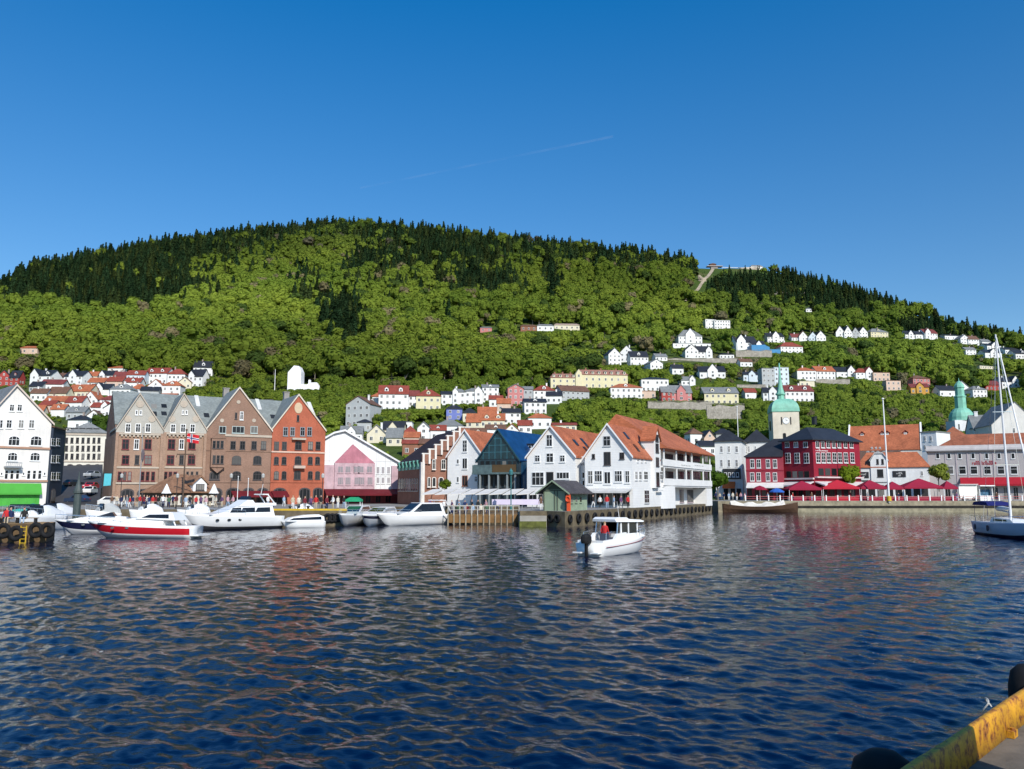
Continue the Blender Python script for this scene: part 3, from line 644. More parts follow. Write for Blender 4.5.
xa1, z1 = B.f(324, 489.2); xb1, z0 = B.f(398, 494); b = MB()
b.add([(xa1,-.63,z1),(xb1,-.63,z1),(xb1,-3.2,z0),(xa1,-3.2,z0),(xa1,-.63,z1-.1),(xb1,-.63,z1-.1),(xb1,-3.2,z0-.3),(xa1,-3.2,z0-.3)], [(0,1,2,3),(7,6,5,4),(3,2,6,7),(0,3,7,4),(1,5,6,2)]); B.part('awning', b, AWN_R)
b = MB(); b.box(0, -.3, -.4, W, .25, zb_-.01); B.part('ground_floor', b, mat((.17, .03, .035), .7, 'plank', .3, .5))
B.row([328, 338, 348, 358, 368, 378, 388], 495.5, 503, 6, 2, 1, mat((.25, .04, .05), .7), y=-.3)
# ---------- brick market hall: dark roof, green striped dormers, crow-stepped end
B = Bld('brick_market_hall', 'brick market hall with white crow steps and dark slate roof', 'house', 398, 150, 421.5, 136, QZ); W = B.W
ze = B.f(410, 463.5)[1]; rh = 5.5; D_ = 15.0
link('wall', wall_mesh(W, D_, ze, rh, 'gx', BRICK, -.4, False), B.root)
roof_mb(W-.6, D_, ze, rh, 'gx', .15, .25, False).build('roof', mat((.035, .022, .024), .7, 'slate', .3, .5), B.root)
b = MB(); n = 7
for k in range(n):     # stepped parapet on the end wall
    y0, y1 = k*D_/2/n, (k+1)*D_/2/n; zt = ze + rh*(k+1)/n + .55
    b.box(W-.25, y0, ze-.3+rh*k/n, W+.3, y1-.002, zt); b.box(W-.25, D_-y1+.002, ze-.3+rh*k/n, W+.3, D_-y0, zt)
B.part('stepped_gable', b, BRICK)
b = MB()
for k in range(n):
    y0, y1 = k*D_/2/n, (k+1)*D_/2/n; zt = ze + rh*(k+1)/n + .553
    b.box(W-.3, y0-.05, zt, W+.36, y1+.05, zt+.2); b.box(W-.3, D_-y1-.05, zt, W+.36, D_-y0+.05, zt+.2)
    b.box(W+.302, y0+.05, zt-2.4, W+.42, y0+.4, zt-.01)
b.box(W+.302, .0, -.2, W+.45, .45, ze); b.box(W-.5, -.16, -.2, W+.3, -.004, ze); B.part('stone_trim', b, mat((.68, .64, .58), .75))
B.row([434, 443.5], 459, 469.5, [3.5, 4.5], 2, 2, mat((.68, .64, .58), .75), True, side=W+.3, t=.10); B.row([429, 434, 441], 477, 487, [3, 4, 5], 1, 1, mat((.68, .64, .58), .75), True, side=W+.3, t=.12)
B.row([399.6+2.5*k for k in range(8)], 478.5, 491, 1.7, 1, 2, mat((.62, .55, .44), .75), True, t=.06)
MINT = mat((.20, .55, .42), .6, 'plain', .1)
for k in range(6):
    x = W*(k+.6)/6.4; z0 = B.f(410, 470)[1]; b = MB(); b.pxz([(-.7, 0), (.7, 0), (.7, .5), (0, 1.3), (-.7, .5)], -.1, 2.2); b.pxz([(-.85, .42), (0, 1.33), (0, 1.55), (-.85, .62)], -.3, 2.2, 1); b.pxz([(.85, .42), (0, 1.33), (0, 1.55), (.85, .62)], -.3, 2.2, 1)
    d_ = b.build('dormer', [MINT, mat((.10, .28, .22), .6)], B.root, (x, -.05, z0))
B.row([441.5], 488, 490, 4, 1, 1, side=W+.3)
# ---------- orientation of the pier buildings: fronts face the photographer, long sides follow the quay
LD = Vector((E6[0]-E5[0], E6[1]-E5[1])).normalized(); GD = Vector((LD.y, -LD.x)); PR = math.atan2(GD.y, GD.x)
def pier_gable(name, label, uR, YR, uL, depth, ua, va, ve, wm, rm, trim, zb=QZ, eR=None):
    R = Vector((se(uR, 470)[0]*YR, YR)); s_ = se(uL, 470)[0]
    wd = (R.x - s_*R.y)/(GD.x - s_*GD.y); A = R - GD*wd
    B = Bld.at(name, label, 'house', A, PR, wd, zb); ze = B.f(uR, ve)[1]; za = B.f(ua, va)[1]; xa = wd/2
    gable_wall(B, [(0, -.4), (wd, -.4), (wd, ze), (xa, za), (0, ze)], depth, wm)
    B.roof = gable_roof(B, 0, ze, xa, za, wd, ze, depth, rm, .2, .22, .25); verge(B, 0, ze, xa, za, wd, ze, trim, .25, .2, .28); B.ze, B.za = ze, za; return B
# white gable behind the terrace
B = pier_gable('gabled_house', 'white gabled house with orange tiles next to the blue glass gable', 483, 134, 447.5, 18, 462, 431, 456, WHITE, ORANGE, TRIM)
B.row([465], 440, 452, 4.6, 2, 3); B.row([465], 458, 469, 5, 2, 1); B.row([458], 459, 464, 2.4, 1, 1); B.row([476.5], 458.5, 464, 3, 2, 2); B.row([458], 476.5, 482.5, 2.4, 1, 1)
B.row([476, 481], 476, 482, 3, 2, 2); B.row([465], 475.5, 486, 5.4, 2, 1, mat((.35, .13, .07), .7)); dormer(B.root, B.W*.86, 5, B.ze+1.0, 1.3, 1.1, 2.5, WHITE, ORANGE, 'flat', 1)
# blue glass gable
TEAL = mat((.008, .035, .05), .05, 'plain', .5, .8); BLUEROOF = mat((.008, .045, .14), .3, 'streak', .5, .5)
B = pier_gable('glass_gable_restaurant', 'dark blue and teal glass gable restaurant with a blue roof', 519.5, 127, 477.5, 26, 499, 430, 460, mat((.03, .045, .055), .5, 'plain', .3), BLUEROOF, mat((.02, .07, .09), .4))
W = B.W; zl = B.f(500, 459)[1]; b = MB(); b.pxz([(.25, zl), (W-.25, zl), (W/2, B.za-.35)], -.07, -.004); gl = B.part('glass_gable', b, TEAL)
b = MB()
for k in range(1, 7): x = W*k/7; zt = zl + (B.za-.4-zl)*(1-abs(x-W/2)/(W/2)); b.box(x-.04, -.12, zl, x+.04, -.074, zt)
for k in range(1, 4): z = zl + (B.za-zl)*k/4.2; h_ = (W/2-.25)*(1-(z-zl)/(B.za-.35-zl)); b.box(W/2-h_, -.11, z-.04, W/2+h_, -.076, z+.04)
B.part('glazing_bars', b, mat((.05, .16, .2), .4))
z1 = B.f(500, 465)[1]; z0 = B.f(500, 472.5)[1]; b = MB(); b.box(-.2, -1.5, z0-.3, W+.2, -.002, z0); b.box(-.15, -1.46, z0+.003, W*.45, -1.40, z1); B.part('balcony', b, mat((.10, .15, .15), .4, 'plain', .4, 1.5))
b = MB(); b.box(W*.46, -1.46, z0+.003, W+.1, -1.38, z1); B.part('balustrade', b, mat((.10, .065, .03), .7, 'plank', .3))
B.row([482.5, 488, 493.5, 499, 504.5, 510, 515], 460.5, 470, 4.8, 1, 1, mat((.02, .05, .06), .4)); B.row([486, 491.5, 497, 502.5, 508, 513.5], 473.5, 487, 4.6, 1, 1, mat((.10, .11, .11), .5)); 
b = MB()
for u in (484, 493, 502, 511, 519): x = B.f(u, 480)[0]; b.box(x-.12, -1.4, -.2, x+.12, -1.16, z0-.31)
B.part('columns', b, mat((.25, .28, .28), .5))
b = MB(); b.box(W+.003, .6, -.4, W+3.2, 14, B.ze-.2); B.part('glass_wing', b, mat((.02, .08, .16), .2, 'streak', .5, .8)); b = MB()
b.box(W-.1, .5, B.ze-.19, W+3.4, 14, B.ze-.05); B.part('wing_roof', b, BLUEROOF)
for y_ in (7, 12): dormer(B.root, W*.80, y_, B.ze+2.0, .9, .8, 1.5, DKBLUE, DARK, 'flat', 1)
# first white gable of the pier block
Y_F = 114.0
RF_ = Vector((se(632.5, 470)[0]*Y_F, Y_F))
B = pier_gable('pier_gable_house', 'white boarded gabled house behind the small green quay hut', 575.5, 118.0, 527, 20, 549, 427, 456.5, WHITE, ORANGE, TRIM); BE = B
B.row([549.5], 434.5, 446.5, 6.2, 2, 2); B.row([550], 453, 462.5, 7.4, 2, 2); B.row([537.5, 562.5], 455, 462, 5.4, 2, 2); B.row([538], 472, 485.5, 12.5, 3, 2); B.row([550], 472, 485.5, 7.2, 1, 1, DKFR); B.row([563], 472, 479, 13, 4, 1); B.row([563], 480, 486, 13, 4, 1)
B.row([533, 543, 553], 491, 503, 8, 2, 1, mat((.30, .32, .32), .6))
kz = (B.za-B.ze)/(B.W/2)
for yy, q in ((4.5, .55), (8.5, .45), (8.5, .62), (6.5, .78)):
    x = B.W/2 + B.W/2*q; z = B.za - kz*(x-B.W/2) + .27; b = MB(); b.add([(x-.4, yy-.5, z+.4*kz), (x-.4, yy+.5, z+.4*kz), (x+.4, yy+.5, z-.4*kz), (x+.4, yy-.5, z-.4*kz), (x-.4, yy-.5, z+.4*kz+.1), (x-.4, yy+.5, z+.4*kz+.1), (x+.4, yy+.5, z-.4*kz+.1), (x+.4, yy-.5, z-.4*kz+.1)], [(3,2,1,0),(4,5,6,7),(0,1,5,4),(1,2,6,5),(2,3,7,6),(3,0,4,7)]); b.build('roof_light', GLASS, B.roof)
# link between the two gables
ln = MB(); W = B.W; ln.box(W+.003, 2.0, -.4, W+1.9, 14, B.ze+.1); B.part('link_wall', ln, WHITE)
for (va, vb) in ((472, 478.5), (480, 486)):
    B.row([579.5, 583.6], va, vb, 3.2, 1, 1, y=2.0)
x0, z1 = B.f(577.5, 462.3, 1.9); x1, z0 = B.f(591, 465, 1.9); scribble(B.root, W+.15, W+1.8, 1.98, z0, z1, mat((.12, .12, .12), .6), 6)
# second white gable with its long quay side
B = pier_gable('pier_warehouse', 'white pier restaurant with galleries above the tyre-lined quay', 632.5, Y_F, 585, 13.0, 607.5, 425, 456.5, WHITE, ORANGE, TRIM); W = B.W; Wp = W
B.row([607], 436, 446, 7.6, 2, 2, mat((.5, .5, .5), .6)); B.row([607.3], 452, 465, 7, 2, 1, DKFR); B.row([593.5], 454, 458.6, 3, 1, 1, DKFR); B.row([622], 452.5, 459, 4.8, 2, 2, DKFR); B.row([607.5], 471.5, 484, 7, 2, 1); B.row([598.5, 618.5], 470.5, 482, [8, 8], 3, 2); B.row([627.5], 470.5, 483, 5, 2, 2); B.row([590.5], 470.5, 484, 5.5, 2, 2)
B.row([591, 600, 608.5, 617, 626], 492, 504.5, 7.6, 2, 1, mat((.16, .17, .17), .6))
x0, z1 = B.f(587, 488.5); x1, z0 = B.f(632, 493); b = MB(); b.pyz([(-.03, z1), (-2.6, z0+.25), (-2.6, z0), (-.03, z1-.15)], x0, x1); B.part('awning', b, mat((.60, .59, .56), .7))
Lr = 46.0
def ys(u, v=470): return B.sd(u, v, W)[0]
# the side: windows low link, glazed gablet, galleries
B.row([636, 640, 645.5, 655.5, 661], 471, 480, [2.6, 2.6, 4, 3.6, 3], 2, 2, side=W); B.row([637.5, 641.5, 645.5], 458.2, 462, 1.5, 1, 1, side=W); B.row([646.5], 490, 503, 5, 2, 3, mat((.55, .55, .54), .6), side=W)
y0, zt = B.sd(650.5, 427, W); y1, z0 = B.sd(657.5, 488, W); zs = B.sd(654, 440, W)[1]
b = MB(); b.pyz([(y0, z0), (y1, z0), (y1, zs), ((y0+y1)/2, zt), (y0, zs)], W-1.6, W+.5); gb = B.part('stair_gablet', b, WHITE)
for (va, vb) in ((434, 441), (443, 452), (457, 466), (472, 486)):
    ya, z1 = B.sd(654, va, W+.5); _, z_ = B.sd(654, vb, W+.5); f, p = win_mesh((y1-y0)*.55, z1-z_, 2, 2, DKFR, False, .1); link('window', f, gb, (W+.5, (y0+y1)/2, z_), PI/2); link('pane', p, gb, (W+.5, (y0+y1)/2, z_), PI/2)
b = MB(); ym = (y0+y1)/2
b.pyz([(y0-.3, zs-.25), (ym, zt+.03), (ym, zt+.3), (y0-.3, zs+.05)], W-1.6, W+.75); b.pyz([(y1+.3, zs-.25), (ym, zt+.03), (ym, zt+.3), (y1+.3, zs+.05)], W-1.6, W+.75); b.build('gablet_roof', ORANGE, gb)
# wing body, wider and with its own big hipped roof
yb0, yb1 = ys(661), Lr
z_e = B.sd(690, 451.0, W)[1]; z_r = B.sd(672, 425, W/2-1)[1]
b = MB(); b.box(-3.5, yb0-1.2, -.38, W-2.2, yb1+.4, z_e-.02); b.box(W-2.19, 13.01, -.38, W, yb0, z_e-.6); B.part('wing_wall', b, WHITE)
b = MB(); xr0 = -1.0; e0, e1 = yb0-2.6, yb1+1.0; xo = W+.9
zl_ = z_e
vs = [(xo, e0+3.0, zl_-.15), (xo, e1, zl_-.15), (-4.2, e1, zl_), (-4.2, e0, zl_), (xr0+1.5, e0+1.0, z_r), (xr0+1.5, e1-13, z_r), (xo, e0+3.0, zl_-.37), (xo, e1, zl_-.37), (-4.2, e1, zl_-.22), (-4.2, e0, zl_-.22)]
b.add(vs, [(0,1,5,4),(1,2,5),(2,3,4,5),(3,0,4),(6,9,8,7),(0,6,7,1),(1,7,8,2),(2,8,9,3),(3,9,6,0)]); B.part('wing_roof', b, ORANGE)
F1 = B.sd(690, 464, W)[1]; F2 = B.sd(690, 480, W)[1]; F0 = B.sd(690, 488, W)[1]
for nm, za_, zb2 in (('gallery_parapet', B.sd(690, 462.5, W)[1], B.sd(690, 470, W)[1]), ('gallery_parapet', B.sd(690, 479.8, W)[1], B.sd(690, 487.5, W)[1])):
    b = MB(); b.box(W-2.19, yb0+.01, zb2, W+.29, yb1, zb2+.25); b.box(W+.3, yb0, zb2+.252, W+.45, yb1, za_); o = B.part(nm, b, WHITE)
b = MB()
for u in (663, 675.5, 685, 691, 702, 709): y = ys(u); b.box(W+.12, y-.16, F0+.1, W+.28, y+.16, z_e-.4)
B.part('gallery_columns', b, TRIM)
B.row([669, 680, 688, 696.5, 706], 453.5, 462.3, [8, 7, 3.6, 7.5, 3.5], 3, 1, DKFR, side=W-2.2, t=.08); B.row([669, 680, 688, 696.5, 706], 471, 479.5, [8.5, 7.5, 3.8, 8, 4], 3, 1, DKFR, side=W-2.2, t=.08)
scribble(B.root, 0, 0.01, 0, 0, .01, DARK, 1) if False else None
for va, vb, ua, ub in ((464.2, 466.4, 681, 691), (464.4, 466.6, 694.5, 704)):
    ya, z1 = B.sd(ua, va, W+.45); yb_, z0 = B.sd(ub, vb, W+.45); o = scribble(B.root, 0, yb_-ya, 0, 0, z1-z0, mat((.45, .45, .44), .6), 9); o.location = (W+.452, ya, z0); o.rotation_euler = (0, 0, PI/2)
# ground floor: curved bay, recessed shopfronts
b = MB(); yc0, yc1 = ys(656), ys(671); zt = B.sd(664, 486, W)[1]; n = 10
pts = [(W-2.15, yc0-1)] + [(W-.5+1.1*math.sin(PI/2*k/n), yc0 - 1 + (yc1-yc0+1)*k/n) for k in range(n+1)] + [(W-2.15, yc1)]
b.pxy(pts, -.38, zt); B.part('curved_bay', b, WHITE)
B.row([660.5], 489.5, 491, 5, 1, 1, side=W+.45)
B.row([681.5, 690, 698.5], 489.5, 502.5, [4.5, 6.5, 7], 2, 1, mat((.40, .32, .34), .6), side=W-2.2); 
b = MB(); y = ys(672); b.box(W-2.19, yb1-4, -.38, W+.3, yb1+.3, F0-.02); B.part('end_pier', b, WHITE)
for (q, y_) in ((.35, 4.5), (.75, 4.8), (.62, 8.5)):
    kz = (B.za-B.ze)/(W/2); x = W/2 + W/2*q; z = B.za - kz*(x-W/2)+.27; b = MB(); b.add([(x-.4, y_-.5, z+.4*kz), (x-.4, y_+.5, z+.4*kz), (x+.4, y_+.5, z-.4*kz), (x+.4, y_-.5, z-.4*kz), (x-.4, y_-.5, z+.4*kz+.1), (x-.4, y_+.5, z+.4*kz+.1), (x+.4, y_+.5, z-.4*kz+.1), (x+.4, y_-.5, z-.4*kz+.1)], [(3,2,1,0),(4,5,6,7),(0,1,5,4),(1,2,6,5),(2,3,7,6),(3,0,4,7)]); b.build('roof_light', GLASS, B.roof)
dormer(B.root, W*.55, 13, B.ze+2.2, 2.2, 1.0, 3, WHITE, ORANGE, 'gable', 2)
BP = B
# ---------- small green quay hut
RC = Vector((se(566, 490)[0]*95, 95.0)); wd = 2.9; A = RC - GD*wd
B = Bld.at('quay_hut', 'small green wooden quay hut with dark tiled roof at the quay corner', 'hut', A, PR, wd, QZ); W = wd
ze = B.f(566, 490)[1]; za = B.f(553, 481.5)[1]; LG = 6.6
SAGE = mat((.27, .34, .235), .7, 'plank', .15, .5); gable_wall(B, [(0, -.1), (W, -.1), (W, ze), (W/2, za), (0, ze)], LG, SAGE)
gable_roof(B, 0, ze, W/2, za, W, ze, LG, mat((.085, .075, .075), .7, 'tile', .3, .7), .75, .14, .7); verge(B, 0, ze, W/2, za, W, ze, SAGE, .7, .75, .16)
b = MB()
for x in (.05, W*.5, W*.62, W-.05): b.box(x-.07, -.07, -.1, x+.07, -.003, ze)
b.box(0, -.08, ze-.1, W, -.004, ze+.05); b.pxz([(.5, ze+.1), (W-.5, ze+.1), (W/2, za-.15)], -.05, -.004); B.part('frame', b, mat((.10, .12, .085), .7))
for y in (1.6, 3.0, 4.4): window(B.root, W, y, .95, .62, .7, PI/2, 1, 1, SAGE, False, .06)
b = MB(); b.box(W+.003, .15, -.1, W+.05, 1.0, 1.75); B.part('door', b, mat((.30, .13, .07), .7, 'plank', .2))
# red lifebuoy stand at the hut corner
t = thing('lifebuoy_stand', 'orange red lifebuoy post at the corner of the green quay hut', 'lifebuoy', (RC.x+.25, RC.y-.75, QZ), PR)
ORG = mat((.72, .09, .02), .6, 'plain', .1); b = MB(); b.box(-.2, -.1, 0, .2, .1, 1.9); b.box(-.3, -.16, 1.0, .3, -.1, 1.75); b.build('post', ORG, t); b = MB(); b.torus((0, -.22, 1.38), .27, .07, 'y'); b.build('lifebuoy', ORG, t)
# ---------- buildings on the market side (right)
B = Bld('corner_house', 'white plastered corner house with black hip roof behind the street trees', 'house', 715.5, 190.5, 742.5, 188.3, RQZ); W = B.W
WP2 = mat((.70, .70, .67), .75, 'streak', .12, .4); ze = B.f(742, 441)[1]; ya = B.W
ang = math.radians(72); b = MB(); D1 = 12.5
b.box(0, 0, -.5, W, D1, ze); B.part('wall', b, WP2)
roof_mb(W, D1, ze, B.f(742, 429)[1]-ze, 'hip', .5, .25, False, .42).build('roof', BLACKROOF, B.root)
for va, vb in ((446, 452.5), (459.5, 467)): B.row([721.5, 729, 736.7], va, vb, 3, 2, 2)
B.row([746.5, 752.5], 446, 452.5, 1.6, 2, 2, side=W); B.row([746.5, 752.5], 459.5, 467, 1.6, 2, 2, side=W)
x0, z1 = B.f(723, 470.5); x1, z0 = B.f(741, 479); b = MB(); b.box(x0, -.3, z0, x1, -.004, z1+.4); B.part('shop_sign', b, DARK); B.row([725.5, 729.5, 733.5, 737.5], 472.5, 477, 3, 1, 1, y=-.3)
x0, z1 = B.f(723, 483.3); x1, z0 = B.f(735.5, 487); b = MB(); b.pyz([(-.03, z1+.4), (-1.8, z0), (-1.8, z0-.3), (-.03, z1-.1)], x0, x1); B.part('awning', b, mat((.70, .14, .03), .7))
B.row([726, 733, 739], 488.5, 500, 5, 2, 1, DKFR)
B2 = Bld('corner_house', 'white plastered house wing seen between the corner house and the red inn', 'house', 745.5, 201, 770, 199, RQZ)
ze = B2.f(757, 442)[1]; link('wall', wall_mesh(B2.W, 9, ze, 0, 'flat', WP2, -.4, False), B2.root); roof_mb(B2.W, 9, ze, 3.4, 'hip', .4, .25, False, .45).build('roof', BLACKROOF, B2.root); B2.row([749, 755.5, 762], 446, 452.5, 2.2, 2, 2)
# red inn, low part
REDW = mat((.27, .016, .032), .7, 'clap', .18, .5); REDW2 = mat((.33, .045, .065), .7, 'clap', .18, .5)
B = Bld('red_inn', 'lower red timber inn with black hip roof and paired white windows', 'house', 746, 180, 783.5, 177, RQZ); W = B.W
ze = B.f(765, 457)[1]; zr = B.f(772, 442.5)[1]; link('wall', wall_mesh(W, 11, ze, 0, 'flat', REDW2, -.4, False), B.root); zr = B.f(781, 438.5, 4)[1]; rm_ = MB(); rm_.add([(-.35, -.35, ze+.01), (W, -.35, ze+.01), (W, 11.3, ze+.01), (-.35, 11.3, ze+.01), (-.35, -.35, ze+.2), (W, -.35, ze+.2), (W, 11.3, ze+.2), (-.35, 11.3, ze+.2), (W, 4.2, zr), (W, 7.5, zr), (W*.75, 4.2, zr), (W*.75, 7.5, zr)], [(3,2,1,0),(0,1,5,4),(2,3,7,6),(3,0,4,7),(4,5,8,10),(6,7,11,9),(7,4,10,11),(10,8,9,11),(5,1,2,6,9,8)]); rf = rm_.build('roof', BLACKROOF, B.root)
B.row([752.3, 758.7, 768, 775], 459.3, 468, 4.6, 2, 2); B.row([752.3, 758.7, 768, 775], 472.5, 481, 4.6, 2, 2); B.band('string_course', 470.5, .2, REDW, d=.1)
x0, z1 = B.f(746, 484); b = MB(); zb_ = B.f(765, 487)[1]; b.pyz([(-.03, z1+.3), (-3.2, zb_), (-3.2, zb_-.25), (-.03, z1)], .2, W); B.part('awning', b, mat((.72, .68, .64), .7))
B.row([750, 757, 764, 771, 778], 488, 499, 5, 2, 1, REDFR)
# red inn, tall corner part
B = Bld('red_inn', 'tall crimson corner inn with rows of white windows and black roof', 'house', 783, 178.2, 813.8, 171.5, RQZ); W = B.W
ze = B.f(813, 440)[1]; D1 = 16.5; link('wall', wall_mesh(W, D1, ze, 0, 'flat', REDW, -.4, False), B.root); roof_mb(W, D1, ze, B.f(813, 425)[1]-ze, 'hip', .6, .3, False, .5).build('roof', BLACKROOF, B.root)
B.row([787.3, 796, 805.5], 442, 447.3, 4.6, 2, 1); B.row([788, 797.2, 806.6], 453, 463, 5.6, 2, 3)
B.row([789, 795, 801, 807], 471, 478, 5.6, 1, 1, REDFR); B.band('balcony', 478.8, .35, mat((.6, .5, .48), .7), d=.5)
sp = B.row; ysd = lambda u: B.sd(u, 455, W)[0]
B.row([817.3, 822.7, 828, 833.6, 839, 845.2, 851.2], 441, 448, 4, 2, 1, side=W); B.row([818, 823.3, 828.6, 834.3, 839.8, 845.7, 852.2], 452.5, 463, 4.7, 2, 3, side=W)
B.row([821, 827.5, 834, 840.5, 848], 468, 476, 5.8, 1, 1, REDFR, side=W)
za1 = B.sd(835, 477, W)[1]; b = MB(); b.box(W+.003, .2, za1-.25, W+.7, D1, za1+.05); B.part('balcony', b, mat((.6, .5, .48), .7))
ya, z1 = B.sd(815.5, 449.3, W); yb_, z0 = B.sd(828, 451.6, W); o = scribble(B.root, 0, yb_-ya, 0, 0, z1-z0, mat((.78, .72, .70), .6), 8); o.location = (W+.003, ya, z0); o.rotation_euler = (0, 0, PI/2)
chimney(B.root, W*.4, D1*.45, ze+4.0, 1.6, .8, DARK)
for nm, va, vb, dd in (('awning', 481.5, 485, 2.6),):
    z1 = B.f(800, va)[1]; z0 = B.f(800, vb)[1]; b = MB(); b.pyz([(-.03, z1), (-dd, z0), (-dd, z0-.3), (-.03, z1-.2)], .1, W-.1); B.part('awning', b, mat((.66, .60, .58), .7))
    b = MB(); b.pxz([(W+.03, z1), (W+dd, z0), (W+dd, z0-.3), (W+.03, z1-.2)], .1, D1); B.part('awning', b, mat((.66, .60, .58), .7))
B.row([787, 794, 801, 808], 487.5, 499.5, 5.4, 2, 1, REDFR); B.row([818, 825, 832, 839, 846, 853], 487.5, 499.5, 5.4, 2, 1, REDFR, side=W)
# long orange roofed hall behind
B = Bld('long_hall', 'long hall with big orange tiled roof behind the red inn', 'house', 847, 240, 921, 230.5, 4.0, None, 435); W = B.W
ze = B.f(880, 450)[1]; zr = B.f(880, 426.5, 7)[1]; rh = zr-ze
link('wall', wall_mesh(W, 14, ze, rh, 'gx', mat((.66, .64, .60), .8, 'streak', .15, .4), -3, False), B.root); rf = roof_mb(W-.7, 14, ze, rh, 'gx', .2, .28, False).build('roof', ORANGE, B.root); rf.location = (.35, 0, 0)
b = MB()
for x in (-.1, W-.35): b.pyz([(-.3, ze-.2), (7, zr+.3), (14.3, ze-.2), (14.3, ze+.35), (7, zr+.9), (-.3, ze+.35)], x, x+.45)
B.part('gable_coping', b, TRIM)
for u, v in ((861, 431.5), (881, 430), (886, 429.5), (904, 428)):
    x, z = B.f(u, v+2, 5); dormer(rf, x, 4.2, ze+rh*4.2/7+.2, 1.3, .6, 2.2, REDROOF, REDROOF, 'gable', 1)
B.row([872, 876, 880], 447, 450, 2, 2, 1)
b = MB(); b.box(2, -1.2, -.5, W*.72, -.004, ze-.4); B.part('front_range', b, mat((.22, .13, .10), .8, 'brick', .3, .5)); B.row([868, 873, 878, 884], 451, 455, 2.6, 2, 1, y=-1.2)
# white low restaurant with dormer and black signs
B = Bld('dormer_restaurant', 'low white restaurant with orange roof, pointed dormer and black signs', 'house', 857, 188, 929, 181.5, RQZ); W = B.W
ze = B.f(895, 467.5)[1]; zr = B.f(895, 453)[1]; WHP = mat((.72, .73, .72), .75, 'streak', .1, .4); link('wall', wall_mesh(W, 9, ze, 0, 'flat', WHP, -.4, False), B.root)
rf = roof_mb(W, 9, ze, zr-ze+.4, 'hip', .3, .25, False, .25).build('roof', ORANGE, B.root)
xa, z0 = B.f(871.5, 482); xb, _ = B.f(889, 482); zs = B.f(880, 461)[1]; zt = B.f(880, 453.6)[1]; xm = (xa+xb)/2; b = MB()
b.pxz([(xa, z0), (xb, z0), (xb, zs), (xm+.8, zt), (xm-.8, zt), (xa, zs)], -.25, 4); b.pxz([(xa-.2, zs-.1), (xm-.85, zt+.03), (xm-.85, zt+.25), (xa-.2, zs+.15)], -.5, 4, 1); b.pxz([(xb+.2, zs-.1), (xm+.85, zt+.03), (xm+.85, zt+.25), (xb+.2, zs+.15)], -.5, 4, 1); b.box(xm-.86, -.5, zt+.03, xm+.86, 4, zt+.26, 1)
dm = b.build('dormer', [WHP, mat((.55, .56, .57), .7)], B.root); B.row([877.6, 882.6], 459, 464, 2.6, 1, 1, DKFR, y=-.25); B.row([880.3], 469.3, 477, 6.6, 1, 1, DKFR, y=-.25)
for ua, ub, va, vb in ((858, 869, 472, 478), (892.5, 906, 471, 477)):
    x0, z1 = B.f(ua, va); x1, z0 = B.f(ub, vb); b = MB(); b.box(x0, -.12, z0, x1, -.003, z1); sg = B.part('sign_board', b, DARK)
    h = z1-z0; scribble(sg, x0+(x1-x0)*.28, x0+(x1-x0)*.78, -.122, z0+h*.48, z0+h*.8, TRIM, 6); scribble(sg, x0+(x1-x0)*.42, x0+(x1-x0)*.62, -.122, z0+h*.12, z0+h*.4, TRIM, 3)
B.row([922], 471, 476, 3, 2, 2); B.row([863, 872, 881, 890, 899, 908, 917, 925], 485, 500, 7.6, 3, 1, DKFR)
z1 = B.f(860, 480)[1]; b = MB(); b.box(0, -.9, z1-.2, B.f(868, 480)[0], -.004, z1); B.part('canopy', b, mat((.12, .15, .14), .6))
B = Bld('roofed_annex', 'orange hipped roof between the long hall and the green dome', 'house', 936, 216, 972, 212, 4.0, None, 435); W = B.W
ze = B.f(950, 441)[1]; link('wall', wall_mesh(W, 11, ze, 0, 'flat', WHP, -2, False), B.root); roof_mb(W, 11, ze, B.f(950, 427, 5)[1]-ze, 'hip', .3, .25, False, .4).build('roof', ORANGE2, B.root); B.row([945, 955, 965], 443, 446, 2.2, 2, 1)
B = Bld('white_annex', 'small white flat-topped house right of the long hall', 'house', 921, 206, 936.5, 203, 3.0, None, 440); ze = B.f(929, 432.5)[1]; link('wall', wall_mesh(B.W, 8, ze, 0, 'flat', WHP, -1, False), B.root); roof_mb(B.W, 8, ze, .4, 'flat', .3, .3, False).build('roof', GREYROOF, B.root); B.row([925, 931], 436, 441, 2.6, 2, 2); B.row([925, 931], 445, 450, 2.6, 2, 2)
# grey pink block with red awning
B = Bld('harbour_block', 'grey pink two-storey block with a long red awning and red lettering', 'house', 928.5, 184, 1062, 172, RQZ); W = B.W
GP = mat((.42, .39, .38), .8, 'streak', .1, .4); ze = B.f(975, 450)[1]; zc = B.f(975, 445)[1]; link('wall', wall_mesh(W, 14, ze, 0, 'flat', GP, -.4, False), B.root)
b = MB(); b.box(-.3, -.5, ze+.004, W+.3, 14.3, ze+.5); b.box(-.1, -.2, ze+.504, W+.1, 14.1, zc); B.part('cornice', b, mat((.58, .55, .54), .7)); b = MB(); b.box(-.32, -.55, ze-.25, W+.32, -.004, ze); B.part('fascia', b, mat((.16, .15, .15), .6))
x0 = B.f(938, 440)[0]; zr = B.f(975, 434, 5)[1]; rfm = MB(); rfm.add([(x0, .6, zc+.004), (W-1, .6, zc+.004), (W-1, 13, zc+.004), (x0, 13, zc+.004), (x0+4.5, 5.5, zr), (W-6, 5.5, zr), (W-6, 8.5, zr), (x0+4.5, 8.5, zr)], [(0,1,5,4),(1,2,6,5),(2,3,7,6),(3,0,4,7),(4,5,6,7)]); B.part('roof', rfm, ORANGE2)
